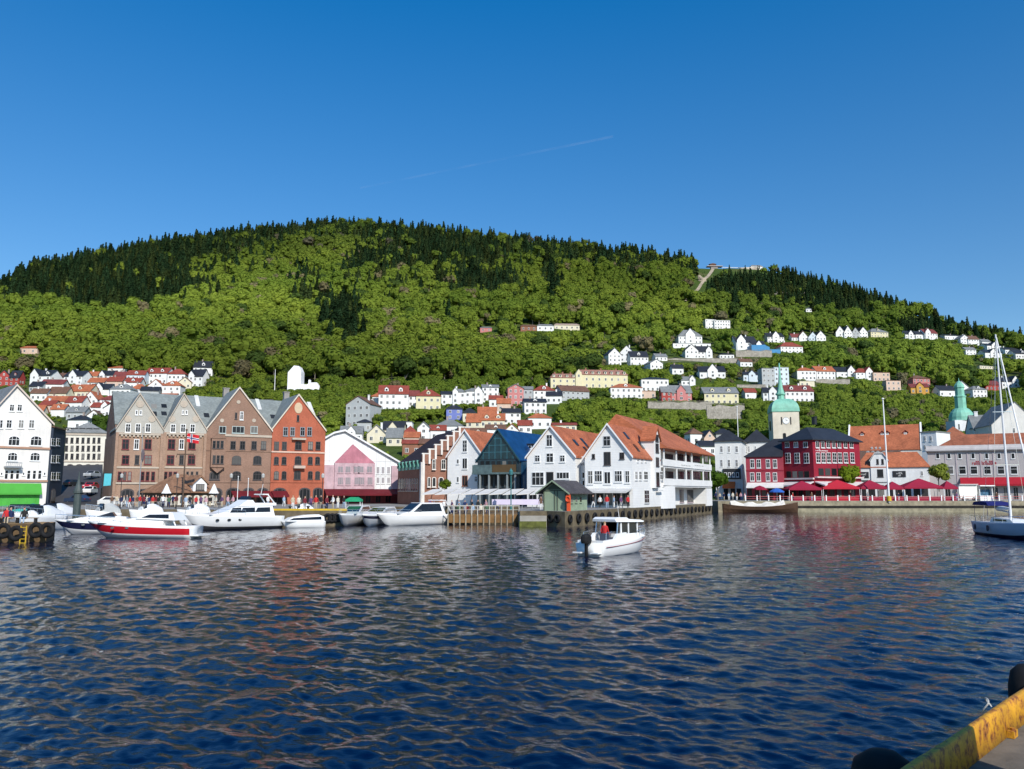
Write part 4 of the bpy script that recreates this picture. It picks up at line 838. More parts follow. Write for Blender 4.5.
B.row([937.7, 949, 959.7, 973, 986.7, 999, 1013], 453, 458.8, 4.4, 1, 1); B.row([950, 962.5, 974, 987.5, 1001, 1014], 466, 474.2, 8, 1, 2); B.row([939], 466, 474.2, 6, 1, 2)
x0, z1 = B.f(972, 461); x1, z0 = B.f(997, 464.6); scribble(B.root, x0, x1, -.002, z0, z1, RED, 13)
for u in (946, 956.5, 968, 981, 994): x = B.f(u, 465)[0]; b = MB(); b.box(x-.12, -.1, ze*.33, x+.12, -.003, ze-.26); B.part('pilaster', b, mat((.46, .40, .41), .8))
x0, z1 = B.f(960, 477.5); z0 = B.f(975, 485.5)[1]; b = MB(); b.pyz([(-.03, z1), (-1.4, z0+.3), (-1.4, z0-.1), (-.03, z0)], x0, W); B.part('awning', b, RED)
B.row([948, 956, 966, 976, 986, 996, 1006, 1016], 487, 500, 6.5, 2, 1, mat((.5, .47, .46), .6)); 
# white gable end and grey roofed house behind it
B = Bld('gabled_house', 'large plain white gable rising behind the grey pink block', 'house', 991.5, 240, 1038, 238, 4.0, None, 425); W = B.W
xa, za = B.f(1014.6, 402.3); zl = B.f(1000, 425)[1]; gable_wall(B, [(0, -2), (W, -2), (W, zl), (xa, za), (0, zl)], 16, mat((.66, .64, .60), .8, 'streak', .12, .4)); gable_roof(B, 0, zl, xa, za, W, zl, 16, GREYROOF, .2, .2, .15); B.row([1014], 428, 433, 3, 2, 2)
B = Bld('grey_roofed_house', 'house with dark grey slate roof between green dome and white gable', 'house', 974, 252, 1001, 250, 4.0, None, 425); W = B.W; ze = B.f(985, 430)[1]; zr = B.f(990, 415.5, 5)[1]
link('wall', wall_mesh(W, 10, ze, zr-ze, 'gx', WHP, -2, False), B.root); rf = roof_mb(W, 10, ze, zr-ze, 'gx', .25, .2, False).build('roof', GREYROOF, B.root); chimney(rf, 2, 5, zr-.4, 1.6, 1.0, WHP); B.row([978, 984], 431, 434, 2.2, 2, 1)
# ---------- church tower with copper cap and spire
u0, u1, YT = 773, 799.5, 262.0
B = Bld('church_tower', 'pale square church tower with green copper cap and thin spire', 'church', u0, 262, u1, 260.8, 5.0, None, 425); W = B.W
zt = B.f(786, 411.5)[1]; link('wall', wall_mesh(W, W, zt, 0, 'flat', mat((.64, .58, .47), .85, 'streak', .16, .35), -3, False), B.root)
b = MB(); b.box(-.25, -.25, zt+.003, W+.25, W+.25, zt+.5); B.part('cornice', b, COPPER)
hd = B.f(786, 397.5)[1]-zt; r = W/2+.2; b = MB(); prof = [(r*math.sqrt(2)*math.cos(a)**.75 if a < 1.5 else .3, zt+.5+(hd-.5)*math.sin(a)) for a in np.linspace(0, PI/2*.86, 9)]
b.lathe(prof, (W/2, W/2, 0), 4, 0, 'z', 1, 1, PI/4); dome = B.part('copper_cap', b, COPPER)
z1 = B.f(781.5, 397.5)[1]; z2 = B.f(781.5, 393)[1]; zp = B.f(781.5, 361)[1]; px_ = 263/800
b = MB(); b.lathe([(4*px_, z1-1.2), (3.6*px_, z1+.2), (3.6*px_, z2-.4), (5.0*px_, z2-.1), (5.0*px_, z2+.3), (3.9*px_, z2+.5), (2.6*px_, z2+2.2), (1.7*px_, z2+4.5), (1.1*px_, z2+7), (.2, zp)], (W/2-.6, W/2, 0), 8); B.part('spire', b, COPPER)
B.row([781.5, 790.7], 417, 424, 1.5, 1, 1, DKFR); x, z = B.f(786, 420.7); b = MB(); b.lathe([(1.15, -.12), (1.15, 0)], (x, 0, z), 20, 0, 'y'); b.lathe([(1.0, -.14), (1.0, -.121)], (x, 0, z), 20, 1, 'y'); b.box(x-.05, -.16, z-.1, x+.05, -.142, z+.75, 2); b.box(x-.05, -.165, z-.05, x+.5, -.143, z+.06, 2); B.part('clock_face', b, [STEEL, TRIM, DARK]); B.row([784.5], 433, 439, 3.6, 1, 1, DKFR, True); B.row([770.3], 421, 430, 1.6, 1, 1, DKFR, True, side=0)
# ---------- second church with bulbous green dome
B = Bld('domed_church', 'white church tower with bulbous green copper dome and tall lantern', 'church', 954, 290, 977.5, 289, 8.0, None, 410); W = B.W; cx_ = W/2; zt = B.f(962, 420)[1]
link('wall', wall_mesh(W, W, zt, 0, 'flat', WHP, -3, False), B.root); B.row([959, 968], 424, 429, 1.6, 1, 1, DKFR, True)
px_ = 293/800
def zz(v): return B.f(962, v)[1]
b = MB(); b.lathe([(12*px_, zt), (11.6*px_, zt+.5), (11.5*px_, zz(416)), (10.2*px_, zz(412)), (7.6*px_, zz(408.5)), (5.8*px_, zz(407.4))], (cx_, W/2, 0), 16); B.part('dome', b, COPPER)
b = MB(); b.lathe([(5.6*px_, zz(408)), (5.4*px_, zz(396.5)), (6.0*px_, zz(396)), (6.0*px_, zz(395)), (4.6*px_, zz(394.4)), (4.4*px_, zz(387)), (5.1*px_, zz(386.4)), (4.6*px_, zz(384)), (2.6*px_, zz(381)), (.5*px_, zz(379.5)), (.2*px_, zz(376.5))], (cx_, W/2, 0), 8); ln = B.part('lantern', b, COPPER)
for u in (958, 962, 966): pass
# ---------- white wrapped tower on the hillside
p = hit(302, 391); Yw = p.y; t = thing('wrapped_tower', 'white sheeted tower block with low wing standing alone above the brick gables', 'building', (p.x, p.y, p.z)); k = Yw/800
SHEET = mat((.86, .86, .86), .6, 'plain', .05, .3)
b = MB(); b.pxz([(-15*k, -4), (-1.5*k, -4), (-1.5*k, 20*k), (-4*k, 25.5*k), (-9*k, 26*k), (-15*k, 19*k)], 0, 13*k); b.build('tower', SHEET, t)
b = MB(); b.pxz([(-1.49*k, -4), (17*k, -4), (17*k, 4*k), (14*k, 9*k), (9*k, 9*k), (4*k, 7*k), (-1.49*k, 7*k)], 1, 12*k); b.box(5.2*k, 2, 7*k, 7*k, 4, 12*k); b.build('low_wing', SHEET, t)
# ================================================================== HOUSES ON THE HILLSIDE
HR = []     # picture rectangles of the far houses, so that no tree is planted right in front of one
WC = {'w': mat((.78, .78, .76), .7, 'clap', .08, .4), 'c': mat((.70, .64, .48), .75, 'streak', .1, .4), 'y': mat((.68, .62, .40), .75, 'streak', .1, .4), 'r': mat((.36, .06, .05), .75, 'clap', .15, .4), 'p': mat((.52, .20, .19), .75, 'streak', .12, .4),
      'g': mat((.42, .44, .44), .75, 'clap', .12, .4), 'b': mat((.16, .20, .48), .75, 'clap', .12, .4), 'l': mat((.60, .68, .74), .75, 'clap', .08, .4), 'o': mat((.56, .30, .06), .75, 'streak', .12, .4), 'k': mat((.28, .13, .08), .8, 'brick', .2, .4), 'e': mat((.62, .46, .36), .75, 'streak', .1, .4)}
RC_ = {'k': BLACKROOF, 'o': ORANGE, 'r': REDROOF, 'g': GREYROOF, 'n': BROWNROOF, 'd': mat((.20, .05, .045), .7, 'tile', .3, .5)}
WN = {'w': 'white', 'c': 'cream', 'y': 'pale yellow', 'r': 'red', 'p': 'pink red', 'g': 'grey', 'b': 'blue', 'l': 'pale blue', 'o': 'ochre', 'k': 'brick', 'e': 'beige'}
RN = {'k': 'black', 'o': 'orange', 'r': 'red', 'g': 'grey', 'n': 'brown', 'd': 'dark red'}
TN = {'gy': '{}-roofed gable-fronted', 'gx': '{}-roofed', 'hip': '{}-hipped', 'flat': 'flat-topped'}
_fw = {}
def far_window(parent, x, y, z, w, h, rz=0.0, sub=None):
    key = (round(w, 1), round(h, 1))
    if key not in _fw:
        b = MB(); b.box(-w/2, -.05, 0, w/2, .03, h); b.box(-w/2+.1, -.07, .1, w/2-.1, -.052, h-.1, 1); b.box(-.05, -.085, .1, .05, -.072, h-.1)
        _fw[key] = b.mesh('window', [TRIM, GLASS])
    return link('window', _fw[key], parent, (x, y, z), rz)
ROWS = {
 # row phrase : houses (u0, u1, v_top, v_eave, v_base, roof, wall, roofcolour, turn, extras)
 'in the top row below the left wood': [
  (-3,9,370,376,386,'gy','r','k',.3,''),(8,19,370,377,386,'gx','r','k',-.1,'D1'),(28,51,369,375.5,386,'gx','w','k',-.15,'G-D1'),(62,83,370,376,385,'gx','w','k',-.15,'G0'),(98,113,370,375,384,'gx','w','k',-.15,'G-'),(107,127,364.5,368,374,'hip','w','o',0,''),(113,127,371,376,385,'gx','e','d',.1,''),(126,144,369.5,374.5,386,'gx','l','r',.1,'D1'),(143.5,167,366.5,373,384,'gx','w','r',-.05,'D2'),(167,184.5,367.5,374,386,'hip','w','r',.1,''),(187,203,368.5,376,388,'gx','w','k',-.2,'G-'),(193,212,360,367,377,'gx','w','k',.15,'D1')],
 'in the middle old town rows above the alley': [
  (84,97,371,375.5,382,'gx','c','o',.1,''),(50,64,372.5,377,383,'gx','w','n',0,''),(124,140,377,382,390,'gx','w','r',.05,'D1'),(178,191,377,382,389,'gy','c','n',.1,''),(28,42,381,386,392,'gx','g','k',-.1,''),(106,122,376,381,388,'gx','e','r',0,''),
  (40,62,378.5,384,391,'gx','w','d',.12,''),(87,104,377,382,387,'gx','w','o',0,''),(66,90,383.5,391,398,'gx','c','o',-.05,'D1'),(88,109,383,389,395,'gx','w','k',.05,'G0'),(109,130,382.5,389,401,'hip','w','g',0,'D1'),(130,145,383,389,397,'hip','w','o',.1,''),(147,163,379,386,396,'gy','w','o',.1,''),(161.5,180,379.5,385.5,398,'hip','w','o',.05,'D1'),(140,158,386,390.5,399,'gx','g','k',.2,''),(47,66,386,393,400,'gx','c','n',0,'')],
 'in the lowest old town rows above the alley': [
  (30,46,388,393,401,'gx','w','n',.1,''),(50,64,404,409,417,'gx','w','o',0,'D1'),(38,54,400,405,412,'gx','e','r',-.1,''),(103,118,403,408,418,'gy','w','k',.1,''),(118,134,401,406,415,'hip','w','r',0,'D1'),(28,42,405,411,420,'gx','c','o',.1,''),
  (44,64,395.5,401,407,'gx','c','o',.1,''),(64,82,395.5,402,411,'gx','w','r',-.1,'D1'),(82,97,391,399,409,'gy','w','o',0,''),(99,116,394.5,400,411,'hip','w','d',.1,''),(116,132,395,400.5,408,'gx','e','o',-.1,'D1'),(90,109,402,407,416,'gx','w','r',.05,'G+'),(86,100,410,416,424,'gy','w','n',.2,''),(65.5,84,406.5,412,420,'gx','g','g',0,'D1'),(159,175,393,397,402,'gx','w','o',0,''),(67,87.5,414.5,420,430,'hip','w','k',0,'')],
 'right of the wrapped tower': [
  (250,273,398.5,400,409,'flat','g','g',0,''),(344,371,396,404,427,'gy','g','n',-.25,''),(370.5,386.5,391.5,396.5,408,'hip','w','o',0,''),(378,408.5,384,393.5,412,'gx','w','r',.12,'D2'),(408,419,390,395.5,407,'gx','w','d',.1,''),(415.5,441,388,396,411,'hip','y','r',.12,'D1'),(441,453,391,394,405,'gx','w','k',.1,''),(452,466,388,392,405,'hip','w','g',0,'G-'),(464,483,387,391,405,'hip','w','g',0,'G+'),(482,499,384,387,402,'gx','w','g',.1,'D1')],
 'behind the brick market hall': [
  (430,446,425,430,441,'gx','w','r',.1,'D1'),(404,419,432,437,447,'gx','e','o',0,''),(340,352,432,438,448,'gy','w','n',0,''),(446,458,431,436,446,'gx','c','k',.1,''),
  (357,371.5,418.5,422.5,432,'hip','g','k',.1,''),(340,362,426,433,442,'gx','w','g',.1,'G0'),(366.5,386,425,434,443,'gy','c','g',.05,''),(382,403.5,421,429,438,'gx','c','k',-.05,'G0'),(400,412,420,422,430,'flat','w','g',0,''),(403,417,425,433,443,'hip','w','r',.1,''),(417,430,422,428,441,'gy','w','g',0,''),(386,402,428,437,446,'gx','c','g',0,''),(402,421,440,443.5,456,'gx','k','r',.1,'D1'),(419,436,439,443.5,456,'gx','k','n',0,''),(433,446,436.5,443,452,'hip','e','o',.2,'')],
 'behind the blue glass gable': [
  (497,511,398,403,412,'gx','e','o',.05,''),(518,532,420,425,434,'gx','w','r',0,''),(455,470,425,430,439,'hip','w','k',0,''),(505,519,424,430,440,'gy','w','o',0,''),(489,503,395,399,408,'gx','w','r',.05,''),(470,486,428,433,444,'gx','e','n',0,'D1'),
  (446,462.5,404,409,420,'hip','b','k',.1,''),(462.5,476,407,413,422,'hip','c','k',0,''),(478,497,406.5,413.5,420,'gx','c','o',.1,''),(466,481,413.5,421.5,428,'gx','c','o',-.1,''),(480,505,413,420,428,'gx','c','o',0,'D2'),(435,463,418.5,426,436,'hip','w','g',0,''),(503,521,408,412.5,424,'gx','w','k',.15,''),(507.5,524,384,388,406,'gy','p','g',.1,''),(523,533,386,389,402,'gx','g','g',0,''),(533,556,384,390.5,400,'hip','w','r',.1,'D1'),(524,547,398,402,414,'gx','w','k',.1,'D1'),(546,562,391,395.5,404,'gx','w','k',-.1,''),(528,552,412.5,418,429,'hip','w','o',.1,''),(560,591,384.5,391,400,'gx','g','n',.3,''),(552,577,422.5,425,432,'gx','c','r',0,''),(486,506,424.5,429,440,'gx','w','n',.1,'D1')],
 'on terraces above the pier houses': [
  (672,684,364,368,374.5,'gx','w','k',.1,''),(740,753,358,361.5,367,'gx','w','n',.1,''),(655,668,353,356.5,361,'gx','w','g',.2,''),(745,757,388,392,399,'gx','w','r',.1,''),
  (610,643,382,387.5,399,'hip','w','o',.05,'D1'),(641,669.5,375.5,379,392,'hip','w','k',.05,''),(640,656,388,391,399,'flat','e','r',0,''),(661.5,672,386,391.5,402,'gx','r','g',.05,''),(670,692.5,384.5,392.5,402,'gx','p','g',.05,'G0'),(704,739.5,386,393,405,'gx','y','g',0,'D2'),(699.5,726,365,371.5,378.5,'gx','w','k',-.05,'G0'),(681,696,376,380,386,'gx','w','g',.1,'G+'),(743,761,371,374.5,381.5,'gx','l','k',.1,'G0'),(690,703,427.5,434,446,'hip','w','n',.2,''),(700,717,441,446,456,'gx','w','k',.1,''),(704,716.5,430.5,438,447,'gy','e','k',.1,''),(716,733,428,434,440,'hip','g','k',0,'')],
 'on the slope below the clearing': [
  (608,622,347.5,354,366,'gy','w','k',.25,''),(620,634,345,352,362,'gy','w','k',-.15,''),(630,649,350,356.5,366,'gx','w','k',.1,'D1'),(649.5,664,359,363,369.5,'gy','w','g',.3,''),(678,703,328,336,344,'hip','w','g',.05,'G0'),(672,712,343,343.4,347.5,'flat','w','g',.05,''),(685,699,344,350,358.5,'gy','w','k',.1,''),(697,713,345,351.5,358.5,'gx','w','k',.05,'G+'),(719.5,734.5,352,354.5,359,'hip','w','k',0,''),(705,717,316,319,329,'flat','w','g',.2,''),(714,731,318.5,320,329,'flat','w','g',.1,''),(735,759,334.5,342,350,'gx','w','k',.2,'G-'),(752,766,340,345,351,'gx','w','k',.1,'G0'),(780,804,340.5,346.5,353,'hip','w','r',.1,''),(767,785,331.5,336.5,343,'gx','w','k',.1,'G0')],
 'in the top row at right': [
  (791.5,801,333,337,341,'gx','w','d',.1,''),(799,808,331,336,341,'gy','w','n',.1,''),(808.5,818,331.5,337,341,'gy','l','k',-.1,''),(816,826.5,330.5,336,341,'gy','w','k',.1,''),(836,845,325.5,332,337,'gy','w','k',-.1,''),(844,853,325.5,332,338,'gy','w','k',.15,''),(852,860,327,332.5,338,'gy','g','k',-.1,''),(859,868.5,326.5,332,338,'gy','w','k',.1,''),(869.5,890,327,332,337.5,'hip','y','g',.2,'D1'),(905,917,330,334,339,'gx','w','k',.1,'G0'),(915.5,926,330.5,334,339,'gx','w','k',.1,''),(924,939,328,333,339.5,'gx','w','d',.2,'G-'),(944,961,333.5,335.5,340,'gx','w','k',.15,''),(960.5,970,334.5,338,344,'gy','w','g',.1,''),(968,980,335,339,345,'gx','w','n',.1,''),(981.5,992,338.5,341.5,346,'gx','w','g',.2,''),(986,1003,342.5,345.5,350.5,'gx','w','k',.2,'G0'),(984.5,1003,349,352.5,358,'gx','w','k',.1,'G0'),(965.5,977,346.5,349.5,355,'gx','w','g',.1,''),(1004,1021,346.5,349.5,354,'gx','w','k',.2,''),(1015,1034,349,353.5,359,'gx','w','k',.1,'D1'),(977,997,363,366,369,'flat','c','g',.35,'')],
 'in the row above the red inn': [
  (762,776,367,368,388,'flat','g','g',.1,''),(774,790,366,367,386,'flat','l','g',.1,''),(763.5,783,386.5,392,402,'gx','w','k',-.2,'G0'),(785,815,384,391,403,'gx','w','d',.05,'D2'),(797,817,366,370.5,380.5,'hip','w','o',.05,''),(816,836.5,365,371,380,'gx','w','o',.1,'D1'),(799.5,815,379.5,381,387,'flat','c','g',0,''),(836,856.5,366,371.5,377.5,'gx','w','k',.1,'G+'),(855.5,874,367,372.5,379.5,'hip','w','r',.1,'G+'),(873,891,370,372.5,381.5,'flat','e','n',.1,''),(886,902,379,380.5,391,'flat','e','n',.1,''),(912,932,374,378.5,387,'hip','p','n',.2,''),(911.5,929,383,387,394,'gx','o','d',-.2,'G0'),(939.5,957,385,390,397,'gx','w','k',.1,''),(953,972,381,388,394.5,'gy','w','g',.2,''),(972,989,385,389.5,398,'hip','w','g',.2,'D1'),(985,1002,380,384.5,391,'gx','r','d',.1,''),(1001,1021,376.5,381.5,388,'gx','w','k',.15,'G+')],
}
ORD = ['first','second','third','fourth','fifth','sixth','seventh','eighth','ninth','tenth','eleventh','twelfth','thirteenth','fourteenth','fifteenth','sixteenth','seventeenth','eighteenth','nineteenth','twentieth','twenty-first','twenty-second']
for row, hs in ROWS.items():
    names = {}; hs = sorted(hs, key=lambda q: (q[0]+q[1])/2)
    for q in hs: names.setdefault((q[6], q[7] if q[5] != 'flat' else '', q[5]), []).append(q)
    for q in hs:
        u0, u1, vt, ve, vb, rt, wc, rc, rot, ex = q; same = names[(wc, rc if rt != 'flat' else '', rt)]
        desc = f"{WN[wc]} {TN[rt].format(RN[rc])} house"
        if len(same) > 1: desc = f"{ORD[same.index(q)]} {desc} from left"
        p = hit((u0+u1)/2, vb); Y = p.y; k = Y/F
        s_ = abs(math.sin(rot)); w = max(3.2, (u1-u0)*k*.97); h = (vb-ve)*k; rh = (ve-vt)*k; d = max(5.0, min(w*.8, 11.0))
        if rt == 'gy': d = max(7.0, min(w*1.2, 11.0))
        t = thing('hillside_house', f"{desc} {row}", 'house', p, rot, 'hillside houses')
        wm, rm = WC[wc], RC_[rc]
        link('wall', wall_mesh(w, d, h, max(rh, .01), rt if rt in ('gx', 'gy') else 'flat', wm, -2.5), t)
        rf = roof_mb(w, d, h, max(rh, .3), rt, .35, .22).build('roof', rm, t)
        if rt != 'flat' and w > 6 and random.random() < .75: chimney(rf, w*random.uniform(-.25, .25) if rt != 'gy' else w*.2, d*.5, h+rh*.6, rh*.4+1.0, .65, mat((.35, .28, .25), .85) if random.random() < .5 else TRIM)
        gx = []
        for sgn, fx in (('G-', -.27), ('G0', 0), ('G+', .27)):
            if sgn in ex:
                gw = w*.40; gx.append(fx*w); gh = h + rh*.25; g_rh = min(rh*.95, gw*.62)
                b = MB(); b.pxz([(-gw/2, -2.4), (gw/2, -2.4), (gw/2, gh), (0, gh+g_rh), (-gw/2, gh)], -.6, d*.5); b.pxz([(-gw/2-.25, gh-.22), (0, gh+g_rh+.03), (0, gh+g_rh+.3), (-gw/2-.25, gh+.05)], -.85, d*.5, 1); b.pxz([(gw/2+.25, gh-.22), (0, gh+g_rh+.03), (0, gh+g_rh+.3), (gw/2+.25, gh+.05)], -.85, d*.5, 1)
                g = b.build('cross_gable', [wm, rm], t, (fx*w, 0, 0)); far_window(g, 0, -.6, gh*.62, min(1.1, gw*.35), 1.3); 
                if gh > 4.5: far_window(g, 0, -.6, gh*.2, min(1.4, gw*.45), 1.4)
        for tagd, xs in (('D1', [0.0]), ('D2', [-.24, .24])):
            if tagd in ex and rh > 1.4 and rt in ('gx', 'hip'):
                for xx in xs:
                    if any(abs(xx*w-g) < w*.3 for g in gx): xx = -.28 if gx[0] >= 0 else .28
                    dormer(rf, xx*w, d*.12, h+rh*.26, min(1.7, w*.2), rh*.34, d*.33, wm, rm, 'gable', 1)
        nst = max(1, int(round(h/2.9))); ncol = max(1, min(6, int(w/2.3)))
        if ex == 'D2' and ncol < 3: ncol = 3
        for r_ in range(nst):
            z = h*(r_+.28)/nst
            for c_ in range(ncol):
                x = -w/2 + w*(c_+.5)/ncol + random.uniform(-.1, .1)
                if any(abs(x-g) < w*.24 for g in gx) or random.random() < .06: continue
                far_window(t, x, 0, z, min(1.1, w/ncol*.55), min(1.4, h/nst*.52))
        if rt == 'gy' and rh > 1.8: far_window(t, 0, 0, h+rh*.12, .9, min(1.2, rh*.4))
        sx = -1 if p.x > 0 else 1
        for yy in (d*.3, d*.65): far_window(t, sx*w/2, yy, h*.35, 1.0, 1.3, PI/2*sx)
        HR.append((u0, vt, u1, vb, Y))
# ---- long cream terrace on the hill
p = hit(590, 390); k = p.y/F; t = thing('terrace_block', 'very long cream terrace with reddish mansard roof and many dormers', 'house', p, .10, 'hillside houses')
w1, w2 = 28*k, 51*k
for x0, x1, h, hr in ((-40*k, -13*k, 12*k, 5.5*k), (-13*k+.01, 39*k, 15.5*k, 6.5*k)):
    b = MB(); b.box(x0, 0, -5, x1, 9, h); b.build('wall', WC['y'], t); w = x1-x0
    rm = roof_mb(w, 9, h, hr, 'hip', .3, .3, True, .22); o = rm.build('roof', mat((.34, .17, .13), .75, 'tile', .25, .5), t, ((x0+x1)/2, 0, 0))
    n = int(w/3.4)
    for i in range(n):
        x = -w/2 + w*(i+.5)/n
        dormer(o, x, .25, h+.35, 1.3, hr*.42, 1.8, WC['y'], GREYROOF, 'flat', 1)
        for r_ in range(2): far_window(t, x+(x0+x1)/2, 0, h*(.2+.42*r_), 1.0, 1.5)
    for i in range(3): chimney(o, w*(i-1)*.3, 4.5, h+hr-.6, 1.3, .8)
b = MB(); xg = -11.5*k; hg = 16*k; b.pxz([(xg-3.2*k, -4), (xg+3.2*k, -4), (xg+3.2*k, hg), (xg, hg+5*k), (xg-3.2*k, hg)], -.7, 5); b.build('cross_gable', WC['y'], t); far_window(t, xg, -.7, hg*.8, 1.1, 1.5)
HR.append((548, 366, 630, 390, p.y))
def long_low(name, label, u0, u1, vt, vb, wm, rm, rot=0.05, cat='house'):
    p = hit((u0+u1)/2, vb); k = p.y/F; w = (u1-u0)*k; h = (vb-vt)*k; t = thing(name, label, cat, p, rot)
    link('wall', wall_mesh(w, 7, h*.72, 0, 'flat', wm, -3), t); roof_mb(w, 7, h*.72, h*.35, 'hip', .4, .2, True, .3).build('roof', rm, t)
    for i in range(max(2, int(w/4))): far_window(t, -w/2+w*(i+.5)/max(2, int(w/4)), 0, h*.22, 1.3, h*.3)
    HR.append((u0, vt, u1, vb, p.y))
long_low('hillside_cabin', 'low red wooden house at the end of the road through the wood', 520.5, 537, 324, 331, WC['k'], BROWNROOF)
long_low('hillside_villa', 'low white villa between red and cream houses on the wooded road', 537, 554, 323.5, 331, WC['w'], GREYROOF)
long_low('hillside_villa', 'long low cream villa on the road through the wood', 554, 580, 323, 330, WC['c'], mat((.40, .30, .24), .8))
long_low('hillside_cabin', 'small orange roofed cabin alone at the left edge of the wood', 20, 37, 345.5, 354, WC['e'], ORANGE)
long_low('hillside_cabin', 'tiny pale red cabin among the trees in mid slope', 480, 492, 326, 332, WC['p'], GREYROOF)
long_low('hillside_cabin', 'tiny white hut high on the slope beneath the rock face', 806, 812, 307.5, 312, WC['w'], GREYROOF)
# blue sheeted building site
p = hit(767, 353); k = p.y/F; t = thing('sheeted_building', 'house wrapped in bright blue sheeting on the upper slope', 'building', p, .1); TB = mat((.02, .20, .42), .5, 'streak', .15, .3)
b = MB(); b.pxz([(-16*k, -3), (3*k, -3), (3*k, 6*k), (-2*k, 8.5*k), (-16*k, 8*k)], 0, 8); b.box(3.01*k, 1, -3, 15*k, 8, 4.2*k); b.build('sheeting', TB, t); HR.append((751, 344, 783, 353, p.y))
# retaining walls and roads on the slope
RW = mat((.36, .33, .28), .9, 'stone', .35, .5)
for u0, u1, vt, vb, lab in ((648, 712, 402, 409.5, 'long grey stone retaining wall under the pink red gabled house'), (736, 772, 350.5, 357, 'grey retaining wall below the blue sheeted house'), (663, 738, 358.5, 362.5, 'low pale retaining wall below the white double gabled villa'), (816, 850, 379.5, 383.5, 'pale stone retaining wall below the white house row'), (707, 745, 405.5, 420, 'brown stone retaining wall under the pale yellow house'), (737, 766, 385, 388, 'pale garden wall below the pale blue house')):
    a = hit(u0, vb); c = hit(u1, vb); a.y = c.y = (a.y+c.y)/2; a.x = se(u0, vb)[0]*a.y; c.x = se(u1, vb)[0]*c.y; k = a.y/F; n = max(2, int((u1-u0)/6)); b = MB(); L_ = c.x-a.x
    z0 = (a.z+c.z)/2; h = (vb-vt)*k; b.pxz([(0, -2.5), (L_, -2.5)] + [(L_*(1-i/n), h*(1+.08*math.sin(i*2.1))) for i in range(n+1)], 0, .7); b.pxz([(0, h*1.1), (L_, h*1.1), (L_, h*1.1+.15), (0, h*1.1+.15)], -.08, .78)
    o = b.build('retaining_wall', RW, None, (a.x, a.y, z0)); tag(o, lab, 'wall'); HR.append((u0, vt, u1, vb, a.y-4))
def drape(name, uvs, wpx, m, kind='structure', lift=.5):
    pts = [hit(u, v) for u, v in uvs]; b = MB(); vs = []
    fine = []
    for p_, q_ in zip(pts[:-1], pts[1:]):
        n = max(2, int((q_-p_).length/12))
        for i in range(n): fine.append(p_.lerp(q_, i/n))
    fine.append(pts[-1])
    for i, p_ in enumerate(fine):
        k = p_.y/F*wpx
        for sx_ in (-1, 1):
            for_y = sx_*k*.5; x = p_.x + for_y; y = p_.y
            vs.append((x, y, float(terr(x, y))+lift))
    b.add(vs, [(2*i, 2*i+1, 2*i+3, 2*i+2) for i in range(len(fine)-1)]); o = b.build(name, m); tag(o, kind=kind); return o
ROADM = mat((.30, .29, .26), .9, 'plain', .2, .3)
for pts in ([(560, 352), (590, 350), (606, 343)], [(600, 371), (650, 372.5), (662, 363.5), (738, 364)], [(880, 341), (940, 342.5), (985, 349)], [(745, 352), (790, 355.5), (830, 343)], [(800, 388), (850, 381), (905, 391)]): drape('road', pts, 2.4, ROADM, lift=.7)
ROCK = mat((.34, .30, .24), .95, 'stone', .4, .08)
drape('path', [(686, 302), (693, 294), (701, 285), (708, 277), (713, 269.5)], 3.2, mat((.40, .33, .24), .95, 'stone', .4, .15), lift=.9)
# pale cut at the top and rock outcrops: boulders rising from the slope
def outcrop(u, v, wpx, hpx, lab, m=ROCK, seed=1):
    p = hit(u, v); k = p.y/F; r = random.Random(seed); bm = bmesh.new(); bmesh.ops.create_icosphere(bm, subdivisions=3, radius=1)
    for vv in bm.verts:
        n_ = .75 + .35*math.sin(vv.co.x*4.1+seed)*math.cos(vv.co.z*5.3+seed*2) + r.uniform(-.12, .12); vv.co = Vector((vv.co.x*wpx*k*.5*n_, vv.co.y*4, vv.co.z*hpx*k*.62*n_))
    me = bpy.data.meshes.new('rock'); bm.to_mesh(me); bm.free(); me.materials.append(m); tag(link('rock_outcrop', me, None, (p.x, p.y+2, p.z)), lab, 'rock')
PALE = mat((.50, .44, .36), .95, 'stone', .3, .1)
outcrop(780, 297, 24, 12, 'wide grey rock face below the dark conifers right of the summit', ROCK, 3); outcrop(735, 297, 16, 3.5, 'thin pale rock band below the clearing', PALE, 5); outcrop(803, 295, 12, 6, 'small rock face right of the wide grey one', ROCK, 9); outcrop(822, 299, 10, 5, 'rock patch lowest along the dark conifer slope', ROCK, 12)
outcrop(588, 326, 10, 12, 'grey rock gap between broadleaf trees above the white houses', ROCK, 15); outcrop(748, 269, 34, 5, 'pale bare rock on the summit beside the viewing platform', PALE, 21); outcrop(703, 281, 14, 12, 'pale cleared rock strip under the viewing platform', mat((.38, .32, .24), .95, 'stone', .35, .15), 23)
